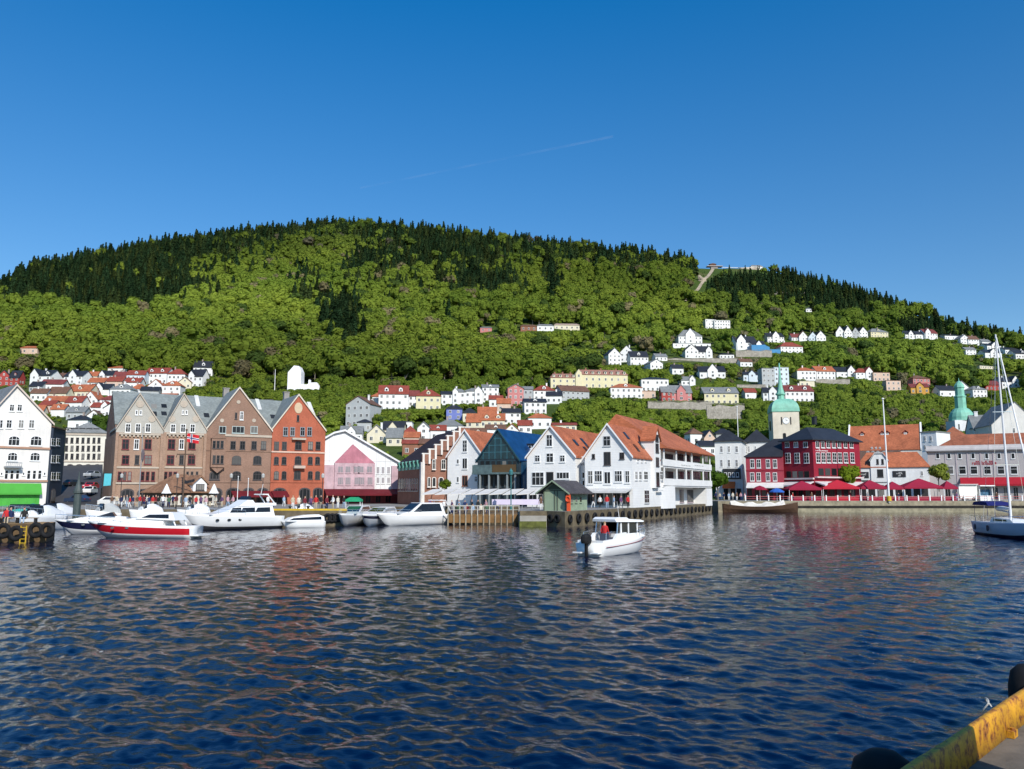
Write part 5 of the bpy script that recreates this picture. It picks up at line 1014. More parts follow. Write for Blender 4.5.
# summit station with viewing platform
p = hit(714, 268.5); k = p.y/F; t = thing('summit_station', 'small summit station with flat viewing platform on the ridge', 'building', p, .05)
b = MB(); b.box(-3*k, 0, -4, 4*k, 8, 2.2*k); b.build('station_wall', mat((.30, .26, .24), .8), t); b = MB(); b.box(-7*k, -2, 2.21*k, 9*k, 10, 2.9*k); b.build('platform', mat((.42, .38, .36), .8), t); b = MB(); b.box(-4*k, 0, 2.91*k, 2*k, 6, 4.6*k); b.pxz([(-5*k, 4.61*k), (3*k, 4.61*k), (-1*k, 5.6*k)], -1, 7); b.build('pavilion', BROWNROOF, t)
b = MB(); b.box(9*k, 1, 1.2*k, 32*k, 1.4, 1.7*k)
for i in range(9): b.box((9+i*2.9)*k-.1, 1, -2, (9+i*2.9)*k+.1, 1.3, 1.2*k)
b.build('railing', mat((.62, .62, .62), .6), t)
p = hit(757, 268); k = p.y/F; t = thing('summit_lodge', 'pale lodge on the bare summit right of the viewing platform', 'building', p, .1); link('wall', wall_mesh(13*k, 9, 1.6*k, 0, 'flat', WC['w'], -4), t); roof_mb(13*k, 9, 1.6*k, 2.2*k, 'hip', .5, .3).build('roof', GREYROOF, t)
p = hit(274.5, 391.5); k = p.y/F; t = thing('flagpole', 'bare white flagpole on the slope left of the wrapped tower', 'flagpole', p); b = MB(); b.tube((0, 0, -1), (0, 0, 21.5*k), .22, .12, 8); b.build('pole', TRIM, t); b = MB(); b.lathe([(.12, 0), (.28, .2), (.12, .45)], (0, 0, 21.5*k), 8); b.build('finial', TRIM, t)
HR += [(286, 365, 319, 392, Yw), (767, 360, 800, 440, 262), (950, 380, 975, 432, 290), (845, 422, 928, 455, 230), (990, 402, 1030, 436, 240), (274, 370, 276, 392, p.y)]
# ================================================================== BOATS
GEL = mat((.80, .80, .78), .25, 'plain', .05, .5, 0, .03); TINT = mat((.015, .018, .022), .08, 'plain', .3, 1); NAVY = mat((.012, .014, .045), .3, 'plain', .1); BOATRED = mat((.50, .012, .022), .3, 'plain', .08); ANTI = mat((.05, .05, .055), .6, 'plain', .2); CHROME = mat((.7, .7, .72), .2, 'plain', .05, 1, .9); LBLUE = mat((.45, .55, .68), .3, 'plain', .06)
def hull(parent, L, Bm, fb, fs, mats, stripe=(.30, .62), rake=.7, plumb=.25, tr=.88, name='hull'):
    """mats: [topsides, stripe, bottom, deck]; x runs from stern 0 to bow L"""
    b = MB(); n = 15; rings = []
    for i in range(n):
        t = i/(n-1); w = Bm/2*(tr + (1-tr)*min(1, t*3))*max(.02, (1-max(0, (t-.45)/.55)**2.4))
        sh = fs + (fb-fs)*t**1.6; xk = L*t; k = -.35*(1-max(0, (t-.7)/.3)**2) if t < .995 else sh*.1
        r_ = []
        def pt(f, wf): x = t*(L-rake) + rake*t*t*f; return x, wf*w, k + (sh-k)*f
        fl = [(1, 1), (1-stripe[0]*.5, .985), (1-stripe[1]*.5-.12, .95), (.36, .86), (.12, .62 - .3*t)]
        left = [pt(f, wf) for f, wf in fl]; kk = (t*(L-rake), 0.0, k)
        r_ = [(x, -y, z) for x, y, z in left] + [kk] + [(x, y, z) for x, y, z in reversed(left)]
        rings.append(r_)
    m = len(rings[0]); b.v = [p for r in rings for p in r]; idx = [0, 1, 0, 2, 2, 2, 2, 0, 1, 0]
    for i in range(n-1):
        for k in range(m-1): b.f.append((i*m+k, i*m+k+1, (i+1)*m+k+1, (i+1)*m+k)); b.m.append(idx[k])
        b.f.append((i*m, (i+1)*m, (i+1)*m+m-1, i*m+m-1)); b.m.append(3)
    b.f.append(tuple(range(m))); b.m.append(0); b.f.append(tuple((n-1)*m+k for k in range(m))); b.m.append(0)
    o = b.build(name, mats, parent); 
    for p in o.data.polygons: p.use_smooth = p.material_index != 3
    return o
def cabin(name, parent, prof, wb, wt, m, zb, zt):
    b = MB(); n = len(prof)
    def hw(z): return wb + (wt-wb)*max(0, min(1, (z-zb)/(zt-zb)))
    vs = [(x, -hw(z), z) for x, z in prof] + [(x, hw(z), z) for x, z in prof]
    b.add(vs, [tuple(range(n)), tuple(range(2*n-1, n-1, -1))] + [(i, i+n, (i+1) % n+n, (i+1) % n) for i in range(n)]); return b.build(name, m, parent)
def side_glass(parent, prof, wb, wt, zb, zt, name='window', m=None, off=.012):
    b = MB(); n = len(prof)
    def hw(z): return wb + (wt-wb)*max(0, min(1, (z-zb)/(zt-zb)))
    for s in (-1, 1):
        vs = [(x, s*(hw(z)+off), z) for x, z in prof] + [(x, s*(hw(z)-.03), z) for x, z in prof]
        b.add(vs, [tuple(range(n)), tuple(range(2*n-1, n-1, -1))] + [(i, i+n, (i+1) % n+n, (i+1) % n) for i in range(n)])
    return b.build(name, m or TINT, parent)
def rails(parent, L, Bm, z, x0, h=.55, n=7):
    b = MB(); pts = []
    for s in (-1, 1):
        q = []
        for i in range(n):
            t = x0 + (1-x0)*i/(n-1); w = Bm/2*max(.03, (1-max(0, (t-.45)/.55)**2.4))*.94
            q.append((t*L*.985, s*w, z(t))); b.tube(q[-1], (q[-1][0], q[-1][1], q[-1][2]+h), .016, .016, 4)
        b.path([(a, c, d+h) for a, c, d in q], .018, 5)
    return b.build('bow_rail', CHROME, parent)
def outboard(parent, x, y, z, s=1.0):
    b = MB(); b.lathe([(.05, .0), (.20, .03), (.23, .2), (.22, .42), (.16, .56), (.05, .6)], (x, y, z+.1), 12, 0, 'z', 1.25*s, .85*s); b.box(x-.09, y-.07, z-.75, x+.09, y+.07, z+.12); b.box(x-.22, y-.03, z-.78, x+.14, y+.03, z-.7); b.lathe([(.02, -.2), (.08, -.1), (.07, .15)], (x, y, z-.82), 8, 0, 'x')
    return b.build('outboard_motor', BLACKRUB, parent, smooth=False)
def boat(name, label, p_stern, p_bow, cat='boat', group=None):
    a = Vector((*wl(*p_stern), 0)); c = Vector((*wl(*p_bow), 0)); d = c-a
    return thing(name, label, cat, a, math.atan2(d.y, d.x), group), d.length
def cover(parent, L, Bm, z0, m, name='cover'):
    b = MB(); rings = []
    for i in range(9):
        t = i/8; x = L*(.03+.62*t); w = Bm/2*.93*max(.05, 1-max(0, (x/L-.45)/.55)**2.4); h = .5+.35*math.sin(PI*min(1, t*1.2)); rings.append([(x, -w, z0), (x, -w*.7, z0+h*.6), (x, 0, z0+h), (x, w*.7, z0+h*.6), (x, w, z0)])
    b.loft(rings); return b.build(name, m, parent)
# ---- red striped sports cruiser and the navy striped one behind it
def sports(label, ps, pb, stripe, top):
    t, L = boat('sports_cruiser', label, ps, pb, 'motorboat'); Bm = L*.30
    hull(t, L, Bm, 1.45, 1.05, [GEL, stripe, GEL, GEL], (.26, .80), L*.16)
    z0 = 1.04; zt = 2.25 if top else 1.85
    cabin('coachroof', t, [(L*.25, z0), (L*.86, 1.36), (L*.70, 1.62), (L*.45, 1.75), (L*.25, 1.6)], Bm*.40, Bm*.30, GEL, 1.0, 1.7)
    pr = [(L*.14, 1.55), (L*.50, 1.70), (L*.40, zt-.12), (L*.30, zt), (L*.18, zt-.02)]
    if top:
        cabin('hardtop', t, pr, Bm*.38, Bm*.28, GEL, 1.55, zt); side_glass(t, [(L*.20, 1.72), (L*.45, 1.78), (L*.385, zt-.2), (L*.21, zt-.18)], Bm*.38, Bm*.28, 1.55, zt)
        b = MB(); b.tube((L*.14, -Bm*.33, 1.1), (L*.20, -Bm*.30, zt-.05), .06, .05, 6); b.tube((L*.14, Bm*.33, 1.1), (L*.20, Bm*.30, zt-.05), .06, .05, 6); b.build('arch', GEL, t)
    else:
        cabin('windscreen', t, [(L*.36, 1.6), (L*.55, 1.68), (L*.42, 2.05), (L*.40, 2.05)], Bm*.36, Bm*.28, TINT, 1.6, 2.05)
    for k in range(3):
        for s in (-1, 1): b = MB(); b.lathe([(.0, -.02), (.09, -.02), (.09, .03), (0, .03)], (L*(.42+.13*k), s*(Bm/2*.955), .92), 10, 0, 'y', 1.8, 1); b.build('porthole', CHROME, t)
    b = MB(); b.box(-.75, -Bm*.38, .22, .05, Bm*.38, .34); b.build('swim_platform', GEL, t); rails(t, L, Bm, lambda q: 1.05+.4*q**1.6, .55, .45)
    return t, L
sports('white sports cruiser with navy stripe, moored behind the red striped one', (150, 533.0), (52.5, 534.5), NAVY, False)
sports('white sports cruiser with a broad red stripe and hardtop', (196, 538), (86, 537.5), BOATRED, True)
# ---- white flybridge yacht
t, L = boat('flybridge_yacht', 'large white flybridge yacht moored in front of the red brick gable', (277, 527.5), (183, 531), 'yacht'); Bm = 3.3
hull(t, L, Bm, 1.75, 1.35, [GEL, GEL, ANTI, GEL], (.2, .3), L*.12)
cabin('saloon', t, [(L*.10, 1.3), (L*.80, 1.62), (L*.66, 1.85), (L*.52, 2.45), (L*.12, 2.5)], 1.25, 1.05, GEL, 1.3, 2.45)
for x0, x1 in ((.15, .29), (.32, .45), (.47, .56)): side_glass(t, [(L*x0, 1.8), (L*(x1+.03), 1.8), (L*x1, 2.3), (L*x0, 2.32)], 1.25, 1.05, 1.3, 2.45)
cabin('flybridge', t, [(L*.08, 2.505), (L*.50, 2.46), (L*.40, 3.15), (L*.34, 3.12), (L*.32, 2.8), (L*.08, 2.8)], 1.12, 1.0, GEL, 2.4, 3.2)
cabin('windscreen', t, [(L*.355, 3.13), (L*.40, 3.16), (L*.375, 3.55), (L*.36, 3.55)], .95, .85, TINT, 3.1, 3.6)
b = MB()
for s in (-1, 1): b.path([(L*.10, s*1.0, 2.8), (L*.17, s*.9, 3.7), (L*.22, s*.85, 3.75)], .07, 6)
b.box(L*.16, -.9, 3.68, L*.23, .9, 3.8); b.tube((L*.2, 0, 3.8), (L*.18, 0, 4.9), .03, .02, 5); b.build('radar_arch', GEL, t)
for k in range(3):
    for s in (-1, 1): b = MB(); b.lathe([(0, -.02), (.13, -.02), (.13, .03), (0, .03)], (L*(.50+.11*k), s*Bm*.465*(1-.10*k*k*.5), 1.05), 12, 0, 'y', 1.6, 1); b.build('porthole', TINT, t)
rails(t, L, Bm, lambda q: 1.35+.4*q**1.6, .45, .6)
b = MB(); b.box(-.9, -1.3, .25, 0.02, 1.3, .38); b.build('swim_platform', GEL, t)
# ---- small white covered launch
t, L = boat('harbour_launch', 'small white launch with long dark window strip, beside the flybridge yacht', (323, 527), (281, 528), 'motorboat'); Bm = 2.0
hull(t, L, Bm, .75, .7, [GEL, GEL, GEL, GEL], (.2, .5), .5); cabin('canopy', t, [(.15, .68), (L*.93, .74), (L*.80, 1.15), (L*.45, 1.42), (L*.15, 1.45), (.15, 1.2)], .9, .62, GEL, .7, 1.45); side_glass(t, [(L*.1, .88), (L*.88, .86), (L*.76, 1.1), (L*.1, 1.22)], .9, .62, .7, 1.45)
# ---- white boats moored right of the tyre-hung quay corner
for lab, ps, pb, kind in (('white motorboat lying next to the tyre-hung quay corner', (366, 522), (340, 527.5), 0), ('small white bow-on motorboat between two larger white boats', (392, 521.5), (362, 528), 1), ('largest white cabin cruiser of the trio by the wooden terrace', (447, 523.5), (376, 526.5), 2)):
    t, L = boat('cabin_cruiser', lab, ps, pb, 'motorboat', 'white boats moored by the terrace'); Bm = min(2.9, L*.36)
    hull(t, L, Bm, 1.55, 1.2, [GEL, GEL if kind != 1 else NAVY, GEL, GEL], (.3, .45), L*.12)
    zt = (2.3, 2.1, 2.7)[kind]
    cabin('cabin', t, [(L*.12, 1.18), (L*.80, 1.45), (L*.62, 1.65), (L*.46, zt), (L*.16, zt-.03)], Bm*.40, Bm*.30, GEL, 1.2, zt)
    side_glass(t, [(L*.17, 1.62), (L*.58, 1.62), (L*.45, zt-.15), (L*.19, zt-.15)], Bm*.40, Bm*.30, 1.2, zt)
    cabin('windscreen', t, [(L*.50, 1.66), (L*.625, 1.66), (L*.475, zt-.04), (L*.455, zt-.05)], Bm*.32, Bm*.27, TINT, 1.6, zt)
    if kind == 2:
        b = MB()
        for s in (-1, 1): b.path([(L*.04, s*Bm*.42, 1.25), (L*.12, s*Bm*.38, zt+.25), (L*.18, s*Bm*.3, zt+.3)], .06, 6)
        b.box(L*.12, -Bm*.38, zt+.22, L*.2, Bm*.38, zt+.32); b.build('arch', GEL, t)
        for k in range(2):
            b = MB(); b.lathe([(0, -.02), (.1, -.02), (.1, .03), (0, .03)], (L*(.45+.2*k), -Bm*.475, 1.0), 10, 0, 'y', 1.7, 1); b.build('porthole', TINT, t)
    rails(t, L, Bm, lambda q: 1.2+.35*q**1.6, .5, .5)
t = thing('boat_tent', 'green canvas tent on the quay behind the white motorboats', 'tent', P(354, 507, 103) * 1, 0); t.location.z = QZ
GT = mat((.02, .30, .14), .7, 'plain', .15); b = MB(); b.pxz([(-1.0, 1.0), (-.95, 1.25), (-.4, 1.55), (.4, 1.55), (.95, 1.25), (1.0, 1.0)], -.8, .8); b.build('canopy', GT, t); b = MB()
for x in (-.9, .9):
    for y in (-.7, .7): b.tube((x, y, 0), (x, y, 1.0), .04, .04, 5)
b.build('posts', TRIM, t)
# ---- white boats beyond the near pier
for lab, ps, pb, cc in (('white boat with turquoise cover beyond the near wooden pier', (40, 524), (6, 529), mat((.03, .32, .28), .7)), ('white motorboat between the pier and the street mouth', (70, 523.6), (28, 526), GEL), ('open white boat nearest the near wooden pier', (58, 529), (12, 532), GEL), ('white boat with grey cover behind the navy striped cruiser', (118, 524), (84, 525), mat((.45, .46, .44), .8))):
    t, L = boat('small_motorboat', lab, ps, pb, 'motorboat', 'small white boats beyond the pier'); Bm = max(1.8, L*.33)
    hull(t, L, Bm, 1.35, 1.0, [GEL, GEL, GEL, GEL], (.3, .45), L*.12); t.scale = (1.0, 1.1, 1.4); cover(t, L, Bm, 1.02, cc); cabin('windscreen', t, [(L*.50, 1.15), (L*.64, 1.2), (L*.53, 1.85), (L*.51, 1.85)], Bm*.36, Bm*.28, TINT, 1.2, 1.9); rails(t, L, Bm, lambda q: 1.0+.35*q**1.6, .6, .45, 5)
for lab, ps, pb in (('white motorboat behind the red striped cruiser', (160, 524.3), (128, 525.2)), ('white motorboat between red striped cruiser and flybridge yacht', (208, 524.3), (176, 525)), ('white motorboat just behind the flybridge yacht', (262, 524.4), (228, 525)), ('white boat with rounded cover near the red gable', (312, 523.8), (284, 524.4))):
    t, L = boat('small_motorboat', lab, ps, pb, 'motorboat', 'small white boats by the brick gables'); Bm = 2.0
    hull(t, L, Bm, 1.9, 1.7, [GEL, GEL, GEL, GEL], (.3, .45), L*.12); cover(t, L, Bm, 1.72, GEL); cabin('windscreen', t, [(L*.50, 1.8), (L*.64, 1.85), (L*.53, 2.5), (L*.51, 2.5)], Bm*.36, Bm*.28, TINT, 1.8, 2.5)
# ---- little white cabin boat under way
t, L = boat('outboard_cabin_boat', 'small white cabin boat with black outboard motoring across the harbour', (589, 556.5), (645.5, 550.5)); Bm = 2.15
hull(t, L, Bm, 1.28, .82, [GEL, GEL, GEL, GEL], (.25, .4), .75, tr=.95)
b = MB()
for s in (-1, 1):
    pts = [(L*(.06+.93*k/9)*1.0, s*(Bm/2*(.985)*max(.04, 1-max(0, ((.06+.93*k/9)-.45)/.55)**2.4)+.012), .58+.46*(k/9)**1.7) for k in range(9)]; b.path(pts, .022, 5)
b.build('rub_rail', mat((.28, .05, .05), .5), t)
zc = .82
b = MB(); b.box(L*.02, -.96, .5, L*.07, .96, .98); b.pxz([(L*.07, .84), (L*.42, .84), (L*.42, 1.42), (L*.27, 1.36), (L*.22, 1.05), (L*.07, 1.0)], -.98, -.80); b.pxz([(L*.07, .84), (L*.42, .84), (L*.42, 1.42), (L*.27, 1.36), (L*.22, 1.05), (L*.07, 1.0)], .80, .98); b.build('cockpit_coaming', GEL, t)
cabin('wheelhouse', t, [(L*.36, .8), (L*.80, 1.08), (L*.70, 1.32), (L*.37, 1.32)], .86, .78, GEL, .8, 1.35)
b = MB()
for x, zt in ((.37, 2.05), (.50, 2.05), (.66, 2.03)):
    for s in (-1, 1): b.box(L*x-.06, s*.775-.035, 1.3, L*x+.06, s*.775+.035, zt)
b.build('window_frame', GEL, t)
side_glass(t, [(L*.375, 1.36), (L*.685, 1.36), (L*.655, 2.02), (L*.375, 2.02)], .765, .74, 1.3, 2.05); cabin('windscreen', t, [(L*.69, 1.33), (L*.715, 1.33), (L*.685, 2.03), (L*.665, 2.03)], .72, .70, TINT, 1.3, 2.05)
cabin('hardtop', t, [(L*.26, 2.10), (L*.50, 2.06), (L*.74, 2.02), (L*.76, 2.08), (L*.70, 2.17), (L*.50, 2.24), (L*.46, 2.36), (L*.29, 2.38), (L*.25, 2.26)], .94, .84, GEL, 2.05, 2.3)
b = MB()
for s in (-1, 1): b = MB(); b.tube((L*.28, s*.84, .9), (L*.31, s*.80, 2.12), .05, .05, 6); b.path([(L*.09, s*.88, .95), (L*.10, s*.86, 1.45), (L*.2, s*.84, 1.5)], .022, 6); b.build('grab_rail', CHROME, t)
b = MB(); b.lathe([(.1, 0), (.12, .08), (.05, .14)], (L*.6, -.2, 2.18), 8); b.build('navigation_light', CHROME, t)
b = MB(); b.tube((L*.40, -.55, 2.2), (L*.36, -.55, 3.4), .018, .01, 5); b.build('antenna', TRIM, t)
b = MB(); b.box(L*.25, -.35, .55, L*.33, .35, 1.1); b.box(L*.25, -.35, 1.1, L*.268, .35, 1.35); b.build('helm_seat', mat((.06, .07, .10), .7), t)
rails(t, L, Bm, lambda q: .82+.45*q**1.6, .62, .42, 6); outboard(t, -.28, 0, .70, 1.55); b = MB(); b.box(-.42, .35, .2, .02, .95, .28); b.box(-.42, -.95, .2, .02, -.35, .28); b.build('swim_platform', GEL, t)
SMALLBOAT = t
# ---- sailing yacht at the right
t, L = boat('sailing_yacht', 'white sailing yacht with tall mast and blue sprayhood at the right', (984, 533.5), (1044, 541.5), 'sailing boat'); Bm = 2.9
hull(t, L, Bm, 1.45, 1.2, [LBLUE, LBLUE, NAVY, GEL], (.15, .3), L*.10, tr=.75)
for ch in t.children: pass
cabin('coachroof', t, [(L*.30, 1.18), (L*.72, 1.32), (L*.64, 1.62), (L*.32, 1.68)], .82, .66, GEL, 1.2, 1.65); side_glass(t, [(L*.36, 1.38), (L*.60, 1.42), (L*.58, 1.55), (L*.36, 1.56)], .82, .66, 1.2, 1.65)
mx = L*.52; b = MB(); b.tube((mx, 0, 1.2), (mx-.1, 0, 18.4), .11, .07, 8); b.build('mast', mat((.72, .72, .72), .35, 'plain', .05), t)
b = MB(); b.box(mx-.06, -1.0, 6.4, mx+.02, 1.0, 6.46); b.build('spreader', CHROME, t); b = MB(); b.box(mx-.06, -.8, 11.2, mx+.02, .8, 11.26); b.build('spreader', CHROME, t)
b = MB(); b.tube((mx-.15, 0, 2.2), (mx-3.1, 0, 2.35), .07, .06, 8); b.build('boom', CHROME, t); b = MB(); b.lathe([(.05, 0), (.17, .1), (.2, 1.4), (.13, 2.8), (.03, 2.9)], (mx-3.1, 0, 2.52), 8, 0, 'x'); b.build('sail_cover', mat((.66, .66, .64), .8), t)
b = MB(); b.tube((L*.97, 0, 1.6), (mx+.02, 0, 18.1), .085, .05, 7); b.build('furled_sail', TRIM, t)
b = MB(); 
for s in (-1, 1):
    b.tube((mx, s*1.35, 1.25), (mx, s*1.0, 6.43), .015, .015, 4); b.tube((mx, s*1.0, 6.43), (mx-.05, s*.06, 18.0), .015, .015, 4)
b.tube((.05, 0, 1.25), (mx-.1, 0, 18.3), .015, .015, 4); b.build('rigging', CHROME, t)
b = MB(); b.pxz([(L*.02, 2.75), (L*.33, 2.75), (L*.30, 3.05), (L*.17, 3.15), (L*.05, 3.05)], -.95, .95)
for q_ in (.05, .30):
    for s in (-1, 1): b.tube((L*q_, s*.9, 1.2), (L*q_, s*.9, 2.76), .02, .02, 5)
b.build('sprayhood', mat((.012, .016, .12), .75, 'plain', .15), t); rails(t, L, Bm, lambda q: 1.2+.25*q**1.6, .05, .55, 9)
for q in (.18, .42): b = MB(); b.lathe([(.02, -.28), (.11, -.2), (.11, .2), (.02, .28)], (L*q, -Bm*.53, .75), 8); b.build('fender', NAVY, t)
# ---- old brown clinker longboat
t, L = boat('longboat', 'old brown wooden longboat with white tarpaulin at the market quay', (723, 512.6), (799, 512.6), 'boat'); L = 14.6; Bm = 3.0; b = MB(); rings = []
for i in range(15):
    q = i/14; w = Bm/2*max(.04, math.sin(PI*min(.999, max(.001, .04+.92*q)))**.6); sh = 1.15 + 1.5*abs(q-.45)**2.2*2.2; rings.append([(L*q, -w, sh), (L*q, -w*.92, sh*.5), (L*q, -w*.55, .02), (L*q, 0, -.3), (L*q, w*.55, .02), (L*q, w*.92, sh*.5), (L*q, w, sh)])
b.loft(rings); b.build('hull', mat((.07, .038, .022), .7, 'clap', .3, .6), t); b = MB(); b.path([(L*i/14, -(Bm/2*max(.04, math.sin(PI*min(.999, max(.001, .04+.92*i/14)))**.6))-.02, 1.16+1.5*abs(i/14-.45)**2.2*2.2) for i in range(15)], .06, 5); b.build('gunwale', mat((.15, .08, .04), .6), t)
b = MB(); rings = []
for i in range(13):
    q = .10+.72*i/12; w = Bm/2*.9*math.sin(PI*(.04+.92*q))**.6; z = 1.2+1.5*abs(q-.45)**2.2*2.2; r_ = .45+.25*math.sin(i*1.7)
    rings.append([(L*q, -w, z), (L*q, -w*.5, z+r_*.7), (L*q, 0, z+r_+.25), (L*q, w*.5, z+r_*.7), (L*q, w, z)])
b.loft(rings); b.build('tarpaulin', mat((.66, .62, .55), .8, 'plain', .2, .6), t)
# ================================================================== QUAY FURNITURE
def tyre(x, y, z, rz, label, group, R=.5):
    me = tyre.me; o = link('tyre', me, None, (x, y, z), rz); tag(o, label, 'tyre', group); o.scale = (R/.5, 1, R/.5); return o
tyre.me = MB().torus((0, 0, 0), .36, .15, 'y', 16, 8).mesh('tyre', BLACKRUB, True)
e5, e6 = Vector(E5), Vector(E6); dr = (e6-e5).normalized(); nrm = Vector((dr.y, -dr.x)); rzq = math.atan2(dr.y, dr.x); nt_ = 27
for k in range(nt_):
    p = e5 + dr*(1.2 + (e6-e5).length*k/(nt_)*.985) + nrm*.17; tyre(p.x, p.y, .92, rzq, 'black tyre fender hanging in the long row under the white pier restaurant', 'tyre fenders along the pier quay', random.uniform(.48, .62))
e4 = Vector(E4); d45 = (e5-e4).normalized(); n45 = Vector((d45.y, -d45.x))
for k, lab in enumerate(('black tyre fender left on the short quay face below the green hut', 'black tyre fender right on the short quay face below the green hut')):
    p = e4 + d45*(.8+1.3*k) + n45*.17; tyre(p.x, p.y, .95, math.atan2(d45.y, d45.x), lab, None, .5)
for k, (u, zz_, lab) in enumerate(((4, .95, 'big black tyre at the left edge of the wooden pier'), (17, .75, 'low black tyre beside the yellow ladder'), (36.5, 1.0, 'black tyre right of the yellow ladder, one of a pair'), (48, 1.0, 'black tyre nearest the end of the wooden pier'))):
    p = PZ(u, 541, 0); tyre(se(u, 530)[0]*64.4, 64.32, zz_, 0.01, lab, None, .62)
for k, u in enumerate((328, 332.5, 337, 341.5, 345)):
    tyre(se(u, 518)[0]*(E0[1]), E0[1]+.0-.17 if False else E0[1]+.23-.3, .95, 0, 'black tyre fender in the cluster at the quay corner beside the white motorboat', 'tyres on the quay corner', .55)
t = thing('ladder', 'yellow ladder on the wooden pier between black tyres', 'ladder', (se(23, 530)[0]*64.2, 64.3, 0)); b = MB()
for x in (-.22, .22): b.box(x-.03, -.05, -.4, x+.03, .01, 1.35)
b.build('rails', YEL, t); b = MB()
for k in range(6): b.box(-.189, -.04, -.3+.3*k, .189, 0, -.26+.3*k)
b.build('rungs', YEL, t)
# yellow kerb along the quay by the brick gables
a = Vector(LB[2]); c = Vector(E0); b = MB(); b.box(0, 0, 0, (c-a).length, .35, .22); o = b.build('kerb', YEL, None, (a.x, a.y+.05, QZ+.004), math.atan2(c.y-a.y, c.x-a.x)); tag(o, 'yellow painted quay kerb in front of the red gable', 'kerb')
# wooden terrace on piles
x0, x1 = se(448, 515)[0]*100, se(519.5, 515)[0]*100; t = thing('terrace_deck', 'wooden terrace deck on piles with rails, left of the concrete landing', 'terrace', (x0, 100, 0)); Wd = x1-x0; DZ = 1.25
b = MB(); b.box(0, 0, DZ-.25, Wd, 19.5, DZ+.03); b.build('deck', WOODQ, t); b = MB(); b.box(0, -.12, .25, Wd, -.003, DZ-.05); b.build('fascia', mat((.22, .12, .045), .8, 'plank', .4, .8), t); b = MB()
for k in range(13): x = Wd*(k+.02)/12.1; b.tube((x, -.22, -1.5), (x, -.22, DZ-.1), .09, .09, 8)
b.build('piles', mat((.33, .28, .20), .85, 'plain', .3), t)
for k in range(13): x = Wd*(k+.02)/12.1; b = MB(); b.box(x-.05, -.2, DZ-.3, x+.05, -.13, DZ+1.15); b.build('post', mat((.50, .48, .42), .8, 'plain', .2), t)
b = MB(); b.box(0, -.127, DZ+1.02, Wd, -.06, DZ+1.12); b.box(0, -.127, DZ+.55, Wd, -.08, DZ+.6); b.build('handrail', mat((.50, .48, .42), .8, 'plain', .2), t)
# concrete landing with weed
b = MB(); b.pxy([(E3[0]-.02, E3[1]-.5), (E4[0]-.05, E4[1]-.5), (E4[0]-.05, E4[1]+6), (E3[0]-.02, E3[1]+6)], -1, 1.25); lnd = b.build('quay_landing', CONC); tag(lnd, kind='structure')
b = MB(); b.pxy([(E3[0]-.06, E3[1]-.56), (E4[0]-.09, E4[1]-.56), (E4[0]-.09, E4[1]-.501), (E3[0]-.06, E3[1]-.501)], -.4, .62); tag(b.build('quay_algae', ALGAE), kind='stuff')
# terrace awnings
for k in range(9):
    u = 421 + k*13.6; Yk = 118 - k*.8; p = P(u, 497, Yk); w = 13.8*Yk/F*1.0; t = thing('terrace_awning', f'{ORD[k]} slanting white awning from the left over the long terrace', 'awning', (p.x, Yk, QZ), .0, 'white awnings over the terrace')
    z0, z1 = P(u, 494.3, Yk).z-QZ, P(u, 489.2, Yk+3.5).z-QZ; b = MB(); b.slab([(0, 0, z0), (w*.93, 0, z0+.12), (w*1.55, 3.6, z1+.1), (w*.65, 3.6, z1)], .10); b.build('canvas', mat((.66, .63, .58), .8, 'plain', .15, .5), t); b = MB(); b.tube((w*.5, 1.4, 0), (w*.75, 1.8, (z0+z1)/2-.1), .05, .05, 6); b.build('post', DARK, t)
t = thing('fence_screen', 'pale lilac screen cloth along the terrace fence behind the landing', 'screen', (se(492, 500)[0]*106, 106, QZ)); b = MB(); b.box(0, -.04, .55, 6.6, .0, 1.25); b.build('cloth', mat((.62, .55, .68), .8, 'plain', .12), t); b = MB()
for k in range(6): b.box(1.32*k-.04, .003, 0, 1.32*k+.04, .08, 1.3)
b.build('posts', STEEL, t)
# lamp posts, beacon, flagpoles
t = thing('lamp_post', 'teal lamp post on the terrace in front of the glass gable', 'street lamp', P(511, 512, 101)); t.location.z = QZ; TL = mat((.04, .17, .17), .5); b = MB(); b.lathe([(.16, 0), (.14, .5), (.07, .6), (.06, 4.2), (.09, 4.25)], (0, 0, 0), 8); b.build('post', TL, t); b = MB(); b.lathe([(.08, 4.25), (.22, 4.35), (.26, 4.8), (.1, 5.0), (.03, 5.15)], (0, 0, 0), 8); b.build('lantern', TL, t)
pb = P(76.3, 516, 84); kb = 84/F; t = thing('mooring_beacon', 'tall dark grey-green post with pointed cap at the street mouth', 'post', (pb.x, 84, 0)); GB = mat((.055, .075, .07), .6, 'streak', .3, 1); zt = pb.z
b = MB(); b.lathe([(3.6*kb, -1.5), (3.4*kb, P(76, 494, 84).z), (4.3*kb, P(76, 493, 84).z), (4.2*kb, P(76, 491, 84).z)], (0, 0, 0), 10); b.build('shaft', GB, t); b = MB(); b.lathe([(4.25*kb, P(76, 490.9, 84).z), (2.2*kb, P(76, 485, 84).z), (.9*kb, P(76, 479, 84).z), (.25*kb, P(76, 471, 84).z)], (0, 0, 0), 10); b.build('cap', GB, t)
def flagpole(u, vt, vb, Y, lab, m, r=.07, zb=QZ):
    p = P(u, vb, Y); z1 = P(u, vt, Y).z - zb; t = thing('flagpole', lab, 'flagpole', (p.x, Y, zb)); b = MB(); b.tube((0, 0, -.3), (0, 0, z1), r*1.3, r*.7, 8); b.build('pole', m, t); b = MB(); b.lathe([(.04, 0), (r*1.7, r), (r*1.7, r*2), (.02, r*3)], (0, 0, z1), 8); b.build('finial', m, t); return t, z1
